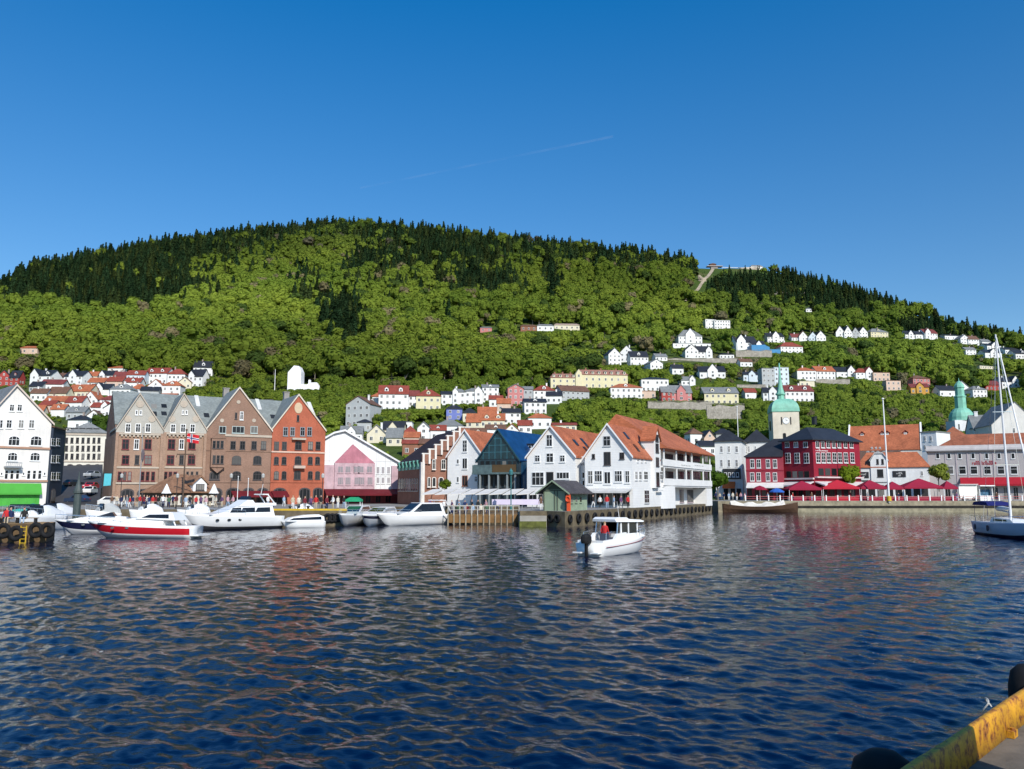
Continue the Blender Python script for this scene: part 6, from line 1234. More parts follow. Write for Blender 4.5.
BRW = mat((.10, .065, .045), .7, 'plain', .2)
t, z1 = flagpole(182.5, 431, 506, 117, 'tall brown flagpole with red and white crossed flag near the tavern', BRW, .11)
FR = mat((.55, .02, .03), .8, 'plain', .1); FWt = TRIM; FB = mat((.01, .02, .14), .8, 'plain', .1); b = MB()
def wv(x): return .10*math.sin(x*3.2)
fw, fh, zf = 1.75, 1.25, z1-1.55
cols = [(0, 6, 0), (6, 7, 1), (7, 9, 2), (9, 10, 1), (10, 22, 0)]; rws = [(0, 6, 0), (6, 7, 1), (7, 9, 2), (9, 10, 1), (10, 16, 0)]
for ca, cb, ci in cols:
    for ra, rb, ri in rws:
        mi = 2 if 2 in (ci, ri) else (1 if 1 in (ci, ri) else 0)
        n = max(1, cb-ca)
        for q in range(ca, cb): xa_, xb_ = .12+fw*q/22, .12+fw*(q+1)/22; za_, zb_ = zf+fh*ra/16-.18*xa_, zf+fh*rb/16-.18*xa_; b.add([(xa_, wv(xa_), za_), (xb_, wv(xb_), za_-.18*(xb_-xa_)), (xb_, wv(xb_), zb_-.18*(xb_-xa_)), (xa_, wv(xa_), zb_), (xa_, wv(xa_)+.01, za_), (xb_, wv(xb_)+.01, za_-.18*(xb_-xa_)), (xb_, wv(xb_)+.01, zb_-.18*(xb_-xa_)), (xa_, wv(xa_)+.01, zb_)], [(0,1,2,3),(7,6,5,4)], mi)
b.build('flag', [FR, FWt, FB], t)
b = MB(); b.box(-1.2, -.05, z1*.685, 1.2, .05, z1*.70); b.path([(-1.2, 0, z1*.69), (-1.3, 0, z1*.65)], .05); b.path([(1.2, 0, z1*.69), (1.3, 0, z1*.65)], .05); b.build('lamp_arm', BRW, t)
t, z1 = flagpole(138.5, 428, 505, 122, 'slim grey flagpole with furled flag before the left brick gable', STEEL, .07); b = MB(); b.lathe([(.03, 0), (.2, .5), (.26, 1.4), (.1, 2.0)], (.22, 0, z1*.56), 7); b.build('furled_flag', mat((.12, .10, .11), .8), t)
for u, vt in ((237, 477), (247.3, 479)): flagpole(u, vt, 506, 112, 'thin white pole on the quay behind the yacht, ' + ('left of a pair' if u < 240 else 'right of a pair'), TRIM, .05)
t, z1 = flagpole(885.3, 400, 503, 164, 'tall white mast on the market quay before the dormer restaurant', TRIM, .16, RQZ); t.location.x = se(889.3, 503)[0]*164; b = MB(); b.lathe([(.45, 0), (.45, .9), (.2, 1.0)], (0, 0, 0), 10); b.build('base', YEL, t)
t, z1 = flagpole(738.5, 407.5, 445, 178, 'slim white pole rising behind the corner house roof', TRIM, .08, RQZ+4) if False else flagpole(740.5, 407.5, 500, 206, 'slim white pole rising over the black roof of the corner house', TRIM, .12, 4.0)
# banners
t = thing('banner', 'turquoise hanging banner at the corner of the left brick house', 'banner', (P(107, 486, 124).x, 124, P(107, 486, 124).z)); b = MB(); b.pxz([(-.55, 0), (.55, .1), (.6, 1.9), (-.5, 1.9)], -.03, .02); b.build('cloth', mat((.10, .48, .55), .7, 'plain', .15), t); b = MB(); b.box(-.7, -.05, 1.91, .75, .05, 2.0); b.tube((-.65, 0, -3.2), (-.65, 0, 2.1), .04, .04, 6); b.build('bracket', DARK, t)
t = thing('banner', 'dark blue and white round patterned banner beside the red gable doorway', 'banner', (P(291.5, 501, 150).x, 150, QZ)); b = MB()
for k in range(4): b.lathe([(0, -.05), (.75 - .1*(k % 2), -.05), (.75-.1*(k % 2), .05), (0, .05)], (0, 0, .7+.62*k), 12, k % 2, 'y')
b.build('cloth', [mat((.02, .05, .22), .7), TRIM], t)
# red market tents
TENT = mat((.27, .012, .038), .8, 'plain', .15, .5); TENT2 = mat((.40, .016, .032), .8, 'plain', .12, .5)
for i, (u0, u1, vp, ve, m, lab) in enumerate(((823, 860, 480, 487.5, TENT2, 'bright red peaked market tent beside the street tree'), (861, 887, 480, 487.5, TENT, 'wine red market tent left of the tall white mast'), (888, 905, 481.5, 488, TENT, 'narrow wine red tent right of the tall white mast'), (904, 944, 478.5, 487, TENT, 'broad dark red peaked tent next to the grey pink block'), (944, 958, 481, 487.5, TENT, 'small dark red tent beside the white food truck'), (789, 822, 481, 488.5, TENT, 'dark red awning tent before the tall red inn'))):
    Yt = 169.0; a_ = P(u0, ve, Yt); c_ = P(u1, ve, Yt); w = c_.x-a_.x; ze = a_.z-RQZ; zp = P((u0+u1)/2, vp, Yt+2).z-RQZ; t = thing('market_tent', lab, 'tent', (a_.x, Yt, RQZ), 0, 'red market tents'); D_ = min(4.0, w)
    b = MB(); b.add([(0,0,ze),(w,0,ze),(w,D_,ze),(0,D_,ze),(w*.48,D_/2,zp),(w*.52,D_/2,zp),(0,0,ze-.35),(w,0,ze-.35),(w,D_,ze-.35),(0,D_,ze-.35)], [(0,1,5,4),(1,2,5),(2,3,4,5),(3,0,4),(0,6,7,1),(1,7,8,2),(2,8,9,3),(3,9,6,0)]); b.build('canopy', m, t)
    for x in (.06, w-.06):
        for y in (.06, D_-.06): b = MB(); b.tube((x, y, 0), (x, y, ze-.002), .05, .05, 6); b.build('leg', TRIM, t)
    b = MB(); b.box(.15, .25, 0, w-.15, .3, .75); b.build('side_panel', m, t); b = MB(); b.box(.3, 1.6, .7, w-.3, 2.5, .78); 
    for x in (.4, w-.4): b.box(x-.04, 1.7, 0, x+.04, 2.4, .699)
    b.build('counter', mat((.4, .38, .36), .7), t)
# parasols of the inn terrace
for u, m, lab in ((777, mat((.03, .12, .45), .8), 'blue low parasol on the terrace of the red inn'), (760, TENT, 'dark red parasol on the terrace of the lower red inn')):
    p = P(u, 495, 170); t = thing('parasol', lab, 'parasol', (p.x, 170, RQZ)); b = MB(); zt = 2.4 if m is TENT else 1.9; b.lathe([(1.6, zt), (1.62, zt-.18), (1.55, zt+.02), (.8, zt+.5), (.05, zt+.75)], (0, 0, 0), 8); b.build('canopy', m, t); b = MB(); b.tube((0, 0, 0), (0, 0, zt+.7), .04, .04, 6); b.build('pole', TRIM, t)
# railing with white posts along the market quay
x0, x1 = se(745, 500)[0]*167, se(1090, 500)[0]*167; t = thing('quay_railing', 'low railing with white posts along the market quay edge', 'railing', (x0, 166.6, RQZ)); n = 30
for k in range(n+1): b = MB(); x = (x1-x0)*k/n; b.box(x-.1, -.1, 0, x+.1, .1, 1.15); b.build('post', TRIM, t)
b = MB(); b.box(0, -.03, .86, x1-x0, .03, .94); b.box(0, -.03, .45, x1-x0, .03, .5); b.build('rail', mat((.45, .10, .10), .6), t)
# white food truck and kiosk
Yt = 170.0; a_ = P(959.5, 498, Yt); k_ = Yt/F; t = thing('food_truck', 'boxy white food truck parked before the grey pink block', 'truck', (a_.x, Yt, RQZ)); w = 18*k_
b = MB(); b.pxz([(.25, .45), (w-.1, .45), (w-.1, 1.3), (w, 1.4), (w, 3.35), (.1, 3.35), (0, 3.2), (0, 1.6)], 0, 2.1); b.build('body', mat((.78, .77, .70), .5, 'plain', .08), t); b = MB(); b.box(-.05, -.5, 3.36, w+.05, 2.15, 3.46); b.build('roof', TRIM, t)
for x in (.8, w-.8): b = MB(); b.torus((x, .05, .38), .26, .11, 'y'); b.build('wheel', BLACKRUB, t)
a_ = P(980.3, 498, Yt); t = thing('market_kiosk', 'white kiosk with open serving hatch right of the food truck', 'kiosk', (a_.x, Yt, RQZ)); w = 13*k_
b = MB(); b.box(0, 0, 0, w, .12, 1.05); b.box(0, .12, 0, .12, 2.2, 3.0); b.box(w-.12, .12, 0, w, 2.2, 3.0); b.box(.121, 2.05, 0, w-.121, 2.2, 3.0); b.build('wall', TRIM, t); b = MB(); b.box(-.2, -.6, 3.0, w+.2, 2.4, 3.22); b.build('roof', TRIM, t); b = MB(); b.box(.13, .9, 1.0, w-.13, 1.2, 2.3); b.build('shelf', mat((.05, .16, .28), .6, 'plain', .6, 1.5), t)
# ---------- cars in the street
def car(label, x, y, z, rz, m, van=False):
    t = thing('parked_car', label, 'car', (x, y, z), rz); L, Wd = (4.9, 1.95) if van else (4.3, 1.76)
    pr = [(0, .32), (L, .32), (L, .75), (L*.97, .9), (L*.72, .98), (L*.60, 1.45), (L*.22, 1.48), (L*.06, 1.0), (0, .9)] if not van else [(0, .35), (L, .35), (L, .95), (L*.93, 1.15), (L*.80, 1.95), (0.05, 2.05), (0, .9)]
    b = MB(); n = len(pr); 
    def hw(zz_): return Wd/2*(1 - .16*max(0, (zz_-.9)/.6)**1.2) if not van else Wd/2*(1-.05*max(0, zz_-.9))
    vs = [(px_, -hw(pz_), pz_) for px_, pz_ in pr]+[(px_, hw(pz_), pz_) for px_, pz_ in pr]; b.add(vs, [tuple(range(n)), tuple(range(2*n-1, n-1, -1))]+[(i, i+n, (i+1) % n+n, (i+1) % n) for i in range(n)]); b.build('body', m, t)
    gl_ = [(L*.64, 1.0), (L*.57, 1.38), (L*.25, 1.40), (L*.14, 1.02)] if not van else [(L*.86, 1.25), (L*.77, 1.85), (L*.5, 1.85), (L*.5, 1.25)]
    b = MB(); k = len(gl_)
    for s in (-1, 1): b.add([(px_, s*(hw(pz_)+.008), pz_) for px_, pz_ in gl_]+[(px_, s*(hw(pz_)-.03), pz_) for px_, pz_ in gl_], [tuple(range(k)), tuple(range(2*k-1, k-1, -1))]+[(i, i+k, (i+1) % k+k, (i+1) % k) for i in range(k)])
    b.build('side_window', TINT, t); b = MB()
    zr_ = (1.02, 1.42) if not van else (1.2, 1.9); xa_ = (L*.715, L*.605) if not van else (L*.925, L*.805); w_ = Wd*.40
    b.add([(xa_[0]+.0, -w_, zr_[0]), (xa_[0], w_, zr_[0]), (xa_[1]+.03, w_*.92, zr_[1]), (xa_[1]+.03, -w_*.92, zr_[1]), (xa_[0]-.1, -w_, zr_[0]), (xa_[0]-.1, w_, zr_[0]), (xa_[1]-.1, w_*.92, zr_[1]), (xa_[1]-.1, -w_*.92, zr_[1])], [(0,1,2,3),(7,6,5,4),(0,4,5,1),(1,5,6,2),(2,6,7,3),(3,7,4,0)]); b.build('windscreen', TINT, t)
    for x_ in (L*.19, L*.81):
        for s in (-1, 1):
            b = MB(); b.torus((x_, s*(Wd/2-.1), .31), .22, .10, 'y', 14, 6); wo_ = b.build('wheel', BLACKRUB, t); b = MB(); b.lathe([(.16, -.06), (.16, .06)], (x_, s*(Wd/2-.1), .31), 10, 0, 'y'); b.build('rim', STEEL, wo_)
    for s in (-1, 1): b = MB(); b.box(L-.06, s*Wd*.36-.16, .68, L+.012, s*Wd*.36+.16, .82); b.build('headlight', mat((.75, .75, .75), .2), t)
    b = MB(); b.box(-.012, -Wd*.45, .72, .04, -Wd*.3, .86); b.box(-.012, Wd*.3, .72, .04, Wd*.45, .86); b.build('tail_light', mat((.4, .01, .01), .3), t)
    return t
def roadz(x, y): return road_z(y)+.01
CP_ = lambda c: mat(c, .3, 'plain', .05)
for u, y, rz, c, lab, van in ((88, 147, 2.9, (.03, .05, .10), 'dark blue car at the foot of the alley street', False), (94.5, 164, -PI/2+.15, (.42, .02, .04), 'red car parked on the alley street', False), (93, 158, -PI/2+.2, (.72, .72, .70), 'white car in front of the red one on the alley street', False), (96, 182, -PI/2, (.35, .36, .37), 'grey car farthest up the alley street', False), (98, 124, .5, (.55, .55, .52), 'pale grey car parked near the turquoise banner', False), (66, 168, 1.4, (.02, .02, .022), 'black car in the shade beside the alley house', False)):
    x = se(u, 490)[0]*y; car(lab, x, y, roadz(x, y), rz, CP_(c), van)
# ================================================================== PEOPLE
def skin_mesh(name, joints, bones, mats, paint):
    bm = bmesh.new(); lay = bm.verts.layers.skin.verify(); vs = []
    for i, (p, r) in enumerate(joints):
        v = bm.verts.new(p); v[lay].radius = (r, r); v[lay].use_root = (i == 0); vs.append(v)
    for a, c in bones: bm.edges.new((vs[a], vs[c]))
    me = bpy.data.meshes.new('rig'); bm.to_mesh(me); bm.free(); o = bpy.data.objects.new('rig', me); COL.objects.link(o)
    o.modifiers.new('s', 'SKIN').use_smooth_shade = True; m = o.modifiers.new('d', 'SUBSURF'); m.levels = 1; m.render_levels = 1
    dg = bpy.context.evaluated_depsgraph_get(); out = bpy.data.meshes.new_from_object(o.evaluated_get(dg)); out.name = name
    bpy.data.objects.remove(o); bpy.data.meshes.remove(me); out.materials.clear()
    for q in mats: out.materials.append(q)
    for f in out.polygons: f.material_index = paint(f.center); f.use_smooth = True
    return out
SKINM = mat((.52, .30, .21), .6, 'plain', .1); HAIR = [mat(c, .7, 'plain', .2) for c in ((.03, .018, .012), (.16, .09, .035), (.35, .24, .10), (.25, .25, .25))]
def pose(hip, knee, foot, seat=False):
    z0 = hip; J = [((0, 0, z0), .135), ((0, .01, z0+.25), .135), ((0, 0, z0+.47), .15), ((0, -.005, z0+.56), .06), ((0, -.015, z0+.64), .085), ((0, -.015, z0+.76), .092), ((0, -.005, z0+.83), .05)]
    Bn = [(0, 1), (1, 2), (2, 3), (3, 4), (4, 5), (5, 6)]
    for s in (-1, 1):
        k = len(J); sw = .08*s
        J += [((.19*s, 0, z0+.46), .06), ((.25*s, .03+sw*.6, z0+.19), .045), ((.24*s, -.10+sw, z0-.02), .036), ((.235*s, -.16+sw, z0-.09), .034)]; Bn += [(2, k), (k, k+1), (k+1, k+2), (k+2, k+3)]
        k = len(J); kn, ft = knee(s), foot(s); J += [((.10*s, 0, z0-.06), .10), (kn, .068), (ft, .045), ((ft[0], ft[1]-.15, ft[2]-.03), .035)]; Bn += [(0, k), (k, k+1), (k+1, k+2), (k+2, k+3)]
    return J, Bn
poses = {'standing': pose(.90, lambda s: (.10*s, -.01, .48), lambda s: (.105*s, .02, .07)), 'walking': pose(.90, lambda s: (.09*s, -.12*s-.04, .49), lambda s: (.09*s, -.20*s+.05, .09 if s > 0 else .12)), 'sitting': pose(.52, lambda s: (.12*s, -.40, .52), lambda s: (.12*s, -.40, .08))}
PM = {}
for nm, (J, Bn) in poses.items():
    hz = J[0][0][2]
    def paint(c, hz=hz, nm=nm):
        if c.z > hz+.60: return 3 if (c.z > hz+.775 or (c.y > .02 and c.z > hz+.66)) else 0
        if abs(c.x) > .19 and c.z < hz-.0 and nm != 'sitting': return 0
        if abs(c.x) > .2 and c.z < hz+.02 and c.y > -.3: return 0
        if c.z > hz+.56: return 0
        if c.z > hz-.02 and c.y > -.2: return 1
        return 2 if c.z > .09 else 4
    PM[nm] = skin_mesh('person_' + nm, J, Bn, [SKINM, TRIM, DARK, HAIR[0], DARK], paint)
CL = {'white': (.72, .72, .70), 'red': (.5, .03, .03), 'black': (.02, .02, .02), 'navy': (.02, .03, .09), 'grey': (.25, .26, .27), 'light blue': (.30, .40, .52), 'pink': (.55, .32, .36), 'green': (.07, .13, .08), 'beige': (.5, .42, .30), 'brown': (.14, .08, .05), 'cream': (.62, .58, .48), 'purple': (.12, .06, .14), 'maroon': (.16, .02, .03)}
CLM = {k: mat(v, .85, 'plain', .12, 3) for k, v in CL.items()}
combos = [(a_, c_) for c_ in ('black', 'navy', 'grey', 'beige', 'light blue', 'white') for a_ in CL if a_ != c_]
pr_ = random.Random(5)
def person(u, Y, z, po, where, used, rz=None, top=None):
    pool = [q for q in combos if q not in used and (top is None or q[0] == top)]; q = pr_.choice(pool); used.add(q)
    x = se(u, 500)[0]*Y; o = link('person', PM[po], None, (x, Y, z), pr_.uniform(-1.2, 1.2) if rz is None else rz); s = pr_.uniform(.95, 1.06); o.scale = (s, s, s)
    tag(o, f"person in {q[0]} top and {q[1]} trousers {po} {where}", 'person', 'people ' + where)
    for i, m in ((1, CLM[q[0]]), (2, CLM[q[1]]), (3, pr_.choice(HAIR))): o.material_slots[i].link = 'OBJECT'; o.material_slots[i].material = m
    return o
def bench(x, y, z, lab, L=1.8):
    t = thing('bench', lab, 'bench', (x, y, z)); b = MB(); b.box(-L/2, -.22, .40, L/2, .22, .45); b.build('seat', WOODQ, t)
    for xx in (-L/2+.15, L/2-.15): b = MB(); b.box(xx-.04, -.2, 0, xx+.04, .2, .399); b.build('leg', DARK, t)
for zone, lst, where in (
  ('tav', [(112, 116), (117, 119), (121, 113), (124, 121), (127, 117), (130, 112), (133, 119), (137, 115), (140, 118), (144, 113), (147, 121), (149, 117), (153, 119), (156, 112), (158, 117), (161, 121), (163, 115), (166, 119), (169, 113), (173, 117), (176, 115), (186, 113), (190, 117), (196, 114), (201, 116), (206, 112), (210, 118), (216, 115), (222, 118), (228, 114), (233, 119)], 'on the quay before the tavern'),
  ('gab', [(268, 118), (284, 120), (293, 100), (299, 103), (305, 99), (311, 106), (316, 102), (321, 108), (327, 100), (333, 104), (338, 109), (344, 113)], 'on the quay below the red gable'),
  ('ter', [(430, 112), (437, 114), (444, 111), (452, 108), (459, 110), (465, 107), (472, 109), (478, 106), (486, 108), (497, 110)], 'under the white terrace awnings'),
  ('hut', [(541, 96.5), (593, 112), (600, 113), (607, 108), (614, 112), (621, 111)], 'near the green hut'),
  ('str', [(716, 172), (720, 175), (724, 171), (729, 174), (733, 170), (737, 173), (741, 176), (745, 171)], 'in front of the corner house'),
  ('mkt', [(768, 169), (793, 169), (812, 168.2), (868, 168.2), (899, 168.2), (957, 168.2), (997, 169), (1010, 169)], 'at the red market tents')):
    used = set()
    for i, (u, Y) in enumerate(lst): person(u, Y, DZ+.034 if zone == 'ter' else QZ+.004 if zone not in ('str', 'mkt') else RQZ+.004, pr_.choice(['standing', 'standing', 'walking']), where, used)
person(628, 109.5, QZ+.004, 'standing', 'beside the white pier restaurant', set(), .4, 'red')
for i, (u, lab) in enumerate(((9.5, 'left wooden bench on the near pier'), (27, 'right wooden bench on the near pier'))):
    x = se(u, 515)[0]*67; bench(x, 67, 1.454, lab); used = set()
    person(u-1.5, 66.9, 1.39, 'sitting', 'on the ' + lab.split()[0] + ' pier bench', used, .2, 'red' if i == 0 else 'black'); 
    if i == 0: person(u+2.5, 66.9, 1.39, 'sitting', 'on the ' + lab.split()[0] + ' pier bench', used, -.2, 'navy')
for k, u in enumerate((456, 470, 484)):
    x = se(u, 505)[0]*103; bench(x, 103, DZ+.034, f'{ORD[k]} bench from left on the wooden terrace'); used = set()
    for q in (-3, 3): person(u+q, 102.95, DZ-.03, 'sitting', f'on the {ORD[k]} terrace bench', used, pr_.uniform(-.4, .4))
o = person(600, 50, 0, 'sitting', 'at the helm of the small cabin boat', set(), None, 'red'); o.location = SMALLBOAT.matrix_world @ Vector((0, 0, 0)); 
Lb = math.hypot(*(Vector(wl(645.5, 550.5))-Vector(wl(589, 556.5)))); rzb = SMALLBOAT.rotation_euler.z; o.location = SMALLBOAT.location + Vector((math.cos(rzb)*Lb*.265, math.sin(rzb)*Lb*.265, .80)); o.rotation_euler = (0, 0, rzb+PI/2); o['group'] = 'people on boats'
# ================================================================== THE NEAR QUAY EDGE
edge = math.atan2(dy, dx)
t = thing('mooring_beam', 'chipped yellow steel edge beam on the near quay', 'beam', (p0[0], p0[1], NQ), edge)
def yel_mat():
    m, nt, b_ = node_mat('chipped_yellow_paint'); L = nt.links.new; tc = N(nt, 'ShaderNodeTexCoord'); n1 = N(nt, 'ShaderNodeTexNoise', i_Scale=14.0, i_Detail=9.0, i_Roughness=.72); n2 = N(nt, 'ShaderNodeTexNoise', i_Scale=4.0, i_Detail=6.0, i_Roughness=.6)
    L(tc.outputs['Object'], n1.inputs['Vector']); L(tc.outputs['Object'], n2.inputs['Vector'])
    r1 = N(nt, 'ShaderNodeValToRGB'); L(n1.outputs['Fac'], r1.inputs[0]); e = r1.color_ramp.elements; e[0].position = .38; e[0].color = (.13, .035, .012, 1); e[1].position = .53; e[1].color = (.70, .34, .012, 1); x = e.new(.44); x.color = (.42, .15, .02, 1)
    r2 = N(nt, 'ShaderNodeMapRange'); r2.inputs['From Min'].default_value = .3; r2.inputs['From Max'].default_value = .7; r2.inputs['To Min'].default_value = .65; r2.inputs['To Max'].default_value = 1.1; L(n2.outputs['Fac'], r2.inputs[0]); mx = N(nt, 'ShaderNodeVectorMath', operation='SCALE'); L(r1.outputs[0], mx.inputs[0]); L(r2.outputs[0], mx.inputs['Scale']); L(mx.outputs[0], b_.inputs['Base Color'])
    b_.inputs['Roughness'].default_value = .6; bp = N(nt, 'ShaderNodeBump', i_Strength=.5, i_Distance=.01); L(n1.outputs['Fac'], bp.inputs['Height']); L(bp.outputs[0], b_.inputs['Normal']); return m
YM = yel_mat(); b = MB()
# section across: outer lip, flat top, rounded inner shoulder
sec = [(-.012, -.3), (-.012, .19), (-.004, .2), (.03, .2), (.038, .19), (.057, .004), (.03, .003)]
rings = []; nseg = 90
for i in range(nseg+1):
    x = -10 + 40*i/nseg; wob = .006*math.sin(i*1.7)+.004*math.sin(i*4.1)
    rings.append([(x, -(q_)+wob*.3, z+wob*.6*(z > .1)) for q_, z in sec])
b.loft(rings); bo = b.build('beam', YM, t, smooth=True); 
b = MB()
for k in range(26): x = -9.1+1.37*k; b.box(x-.05, -.10, .003, x+.05, -.056, .05); b.lathe([(.018, .05), (.018, .065)], (x, -.082, 0), 6)
b.build('bracket', YM, t)
def onq(t_, q_, z): p = eb(t_, q_); return (p[0], p[1], z)
# timber wale just outside the beam and rubber fenders
for (u, v, lab, r, q) in ((884, 779, 'black rubber fender below the near end of the yellow beam', .21, -.30), (1027, 684, 'black rubber fender rising beside the far end of the yellow beam', .15, -.20)):
    s_, e_ = se(u, v); 
    # where the sight line crosses the vertical plane q metres outside the edge
    den = (s_*nx0 + ny0); Yq = (q + p0[0]*nx0 + p0[1]*ny0)/den; x, y, z = s_*Yq, Yq, CAMZ+e_*Yq
    tq = thing('rubber_fender', lab, 'fender', (x, y, z), edge); b = MB(); ln_ = .62 if r > .3 else .30
    if r > .3: b.lathe([(r*.5, -ln_), (r*.95, -ln_*.85), (r, -ln_*.3), (r, ln_*.3), (r*.95, ln_*.85), (r*.5, ln_)], (0, 0, -.12), 20, 0, 'x')
    else: b.lathe([(r*.9, -1.3), (r, -.2), (r*.97, -.02), (r*.8, .10), (r*.4, .16), (.02, .17)], (0, 0, 0), 20)
    b.build('fender_body', BLACKRUB, tq, smooth=True)
pr0 = None
s_, e_ = se(984, 704); den = (s_*nx0+ny0); q = -.06; Yq = (q + p0[0]*nx0 + p0[1]*ny0)/den; x, y, z = s_*Yq, Yq, CAMZ+e_*Yq
tr = thing('rope_loop', 'thin white rope loop over the outer side of the yellow beam', 'rope', (x, y, z), edge); b = MB(); pts = []
for k in range(17): a_ = PI*1.25*k/16-.3; pts.append((.06*math.cos(a_), -.02+.02*math.sin(a_*2), .05*math.sin(a_)-.01))
b.path(pts, .0055, 6); b.build('rope', mat((.50, .49, .45), .9, 'plain', .2, 20), tr)

t = thing('shade_cabinet', 'grey steel cabinet added out of view to shade the yellow beam', 'cabinet', (2.62, 3.0, NQ)); CAB = mat((.30, .31, .31), .5, 'plain', .12, 2)  # cabinet added outside the frame only to throw shade on the beam
b = MB(); b.box(0, 0, 0, 1.1, .7, 1.65); b.build('body', CAB, t); b = MB(); b.box(-.03, -.04, 1.653, 1.14, .74, 1.71); b.build('lid', CAB, t); b = MB(); b.box(.05, -.03, .08, 1.05, -.003, 1.58); dr_ = b.build('door', CAB, t); b = MB(); b.box(.95, -.07, .7, .99, -.031, .9); b.build('handle', DARK, dr_)
# closed white parasols beside the tavern, cafe tables on the quay
for u, Yp, lab in ((213.5, 119, 'white half-closed parasol right of the tavern dormer'), (166, 120, 'white half-closed parasol left of the tavern')):
    p = P(u, 500, Yp); t = thing('parasol', lab, 'parasol', (p.x, Yp, QZ)); b = MB(); b.lathe([(.75, 2.0), (.55, 2.3), (.25, 3.0), (.04, 3.4)], (0, 0, 0), 8); b.build('canopy', TRIM, t); b = MB(); b.tube((0, 0, 0), (0, 0, 3.45), .035, .03, 6); b.build('pole', STEEL, t)
for i, (u, Yp) in enumerate(((118, 111), (134, 110.5), (150, 111), (163, 110), (205, 110.5), (219, 111), (232, 110))):
    p = P(u, 505, Yp); t = thing('cafe_table', f'{ORD[i]} round cafe table from left on the quay before the tavern', 'table', (p.x, Yp, QZ), 0, 'cafe tables on the quay'); b = MB(); b.lathe([(.42, .72), (.42, .75)], (0, 0, 0), 14); b.build('top', mat((.6, .58, .55), .6), t); b = MB(); b.tube((0, 0, 0), (0, 0, .719), .035, .035, 6); b.lathe([(.25, 0), (.22, .03)], (0, 0, .001), 10); b.build('leg', DARK, t)

for i, u in enumerate((120, 176, 230, 262, 322)):
    p = P(u, 505, 106.5); t = thing('lamp_post', f'{ORD[i]} slim black lamp post from left along the gable quay', 'street lamp', (p.x, 106.5, QZ), 0, 'lamp posts on the gable quay'); b = MB(); b.lathe([(.12, 0), (.11, .5), (.05, .6), (.045, 4.0)], (0, 0, 0), 8); b.build('post', DARK, t); b = MB(); b.lathe([(.05, 4.0), (.18, 4.1), (.22, 4.45), (.05, 4.65)], (0, 0, .003), 8); b.build('lantern', mat((.45, .45, .42), .4), t)
for i, u in enumerate((272, 290, 308, 326)):
    s_ = se(u, 512)[0]; Yb = LB[2][1]+.9+(E0[1]-LB[2][1])*0; t = thing('bollard', f'{ORD[i]} black iron bollard from left behind the yellow kerb', 'bollard', (s_*(E0[1]+1.2), E0[1]+1.2, QZ), 0, 'bollards behind the yellow kerb'); b = MB(); b.lathe([(.16, 0), (.14, .35), (.22, .42), (.2, .52), (.05, .56)], (0, 0, 0), 12); b.build('bollard_body', DARK, t)
# ================================================================== TREES
def leaf_mat(name, per_object):
    m = bpy.data.materials.new(name); m.use_nodes = True; nt = m.node_tree; nt.nodes.clear(); L = nt.links.new
    out = N(nt, 'ShaderNodeOutputMaterial'); df = N(nt, 'ShaderNodeBsdfDiffuse'); tr = N(nt, 'ShaderNodeBsdfTranslucent'); mx = N(nt, 'ShaderNodeMixShader'); mx.inputs[0].default_value = .38
    at = N(nt, 'ShaderNodeAttribute', attribute_name='tint'); src = at.outputs['Color']
    if per_object: at.attribute_type = 'OBJECT'
    geo = N(nt, 'ShaderNodeTexCoord'); no = N(nt, 'ShaderNodeTexNoise', i_Scale=.9 if per_object else .35, i_Detail=3.0); L(geo.outputs['Object'], no.inputs['Vector'])
    mr = N(nt, 'ShaderNodeMapRange'); mr.inputs['From Min'].default_value = .3; mr.inputs['From Max'].default_value = .7; mr.inputs['To Min'].default_value = .85; mr.inputs['To Max'].default_value = 1.15; L(no.outputs['Fac'], mr.inputs[0])
    sc = N(nt, 'ShaderNodeVectorMath', operation='SCALE'); L(src, sc.inputs[0]); L(mr.outputs[0], sc.inputs['Scale']); L(sc.outputs[0], df.inputs['Color']); L(sc.outputs[0], tr.inputs['Color'])
    L(df.outputs[0], mx.inputs[1]); L(tr.outputs[0], mx.inputs[2]); L(mx.outputs[0], out.inputs[0]); return m
LEAF_O = leaf_mat('leaves_single', True); LEAF_M = leaf_mat('leaves_mass', False); BARK = mat((.20, .175, .14), .9, 'plain', .3, 2)
def quad_cloud(pos, nrm, size, rng):
    n = len(pos); nrm = nrm/np.linalg.norm(nrm, axis=1, keepdims=True); ref = rng.normal(size=(n, 3)); a = np.cross(nrm, ref); a /= np.linalg.norm(a, axis=1, keepdims=True); c = np.cross(nrm, a)
    s = size[:, None]; r = rng.uniform(.6, 1.1, (n, 4, 1)); q = np.stack([-a-c*.8, a-c*.6, a*.8+c, -a*.7+c], 1)*s[:, None, :]*.5*r; return pos[:, None, :]+q
def ball(c, r, nu, nv, rng, zs=.9):
    """rough closed lump of foliage under the leaf clumps"""
    th = np.linspace(-PI/2, PI/2, nv+1); ph = np.linspace(0, 2*PI, nu, endpoint=False); g = np.zeros((nv+1, nu, 3))
    for i, t in enumerate(th):
        k = 1 if 0 < i < nv else 0
        rr = r*(1+rng.uniform(-.16, .16, nu)*k); g[i] = np.stack([rr*math.cos(t)*np.cos(ph), rr*math.cos(t)*np.sin(ph), np.full(nu, 1.0)*rr*math.sin(t)*zs], 1)+c
    q = []
    for i in range(nv):
        for j in range(nu): q.append([g[i, j], g[i, (j+1) % nu], g[i+1, (j+1) % nu], g[i+1, j]])
    return np.array(q)
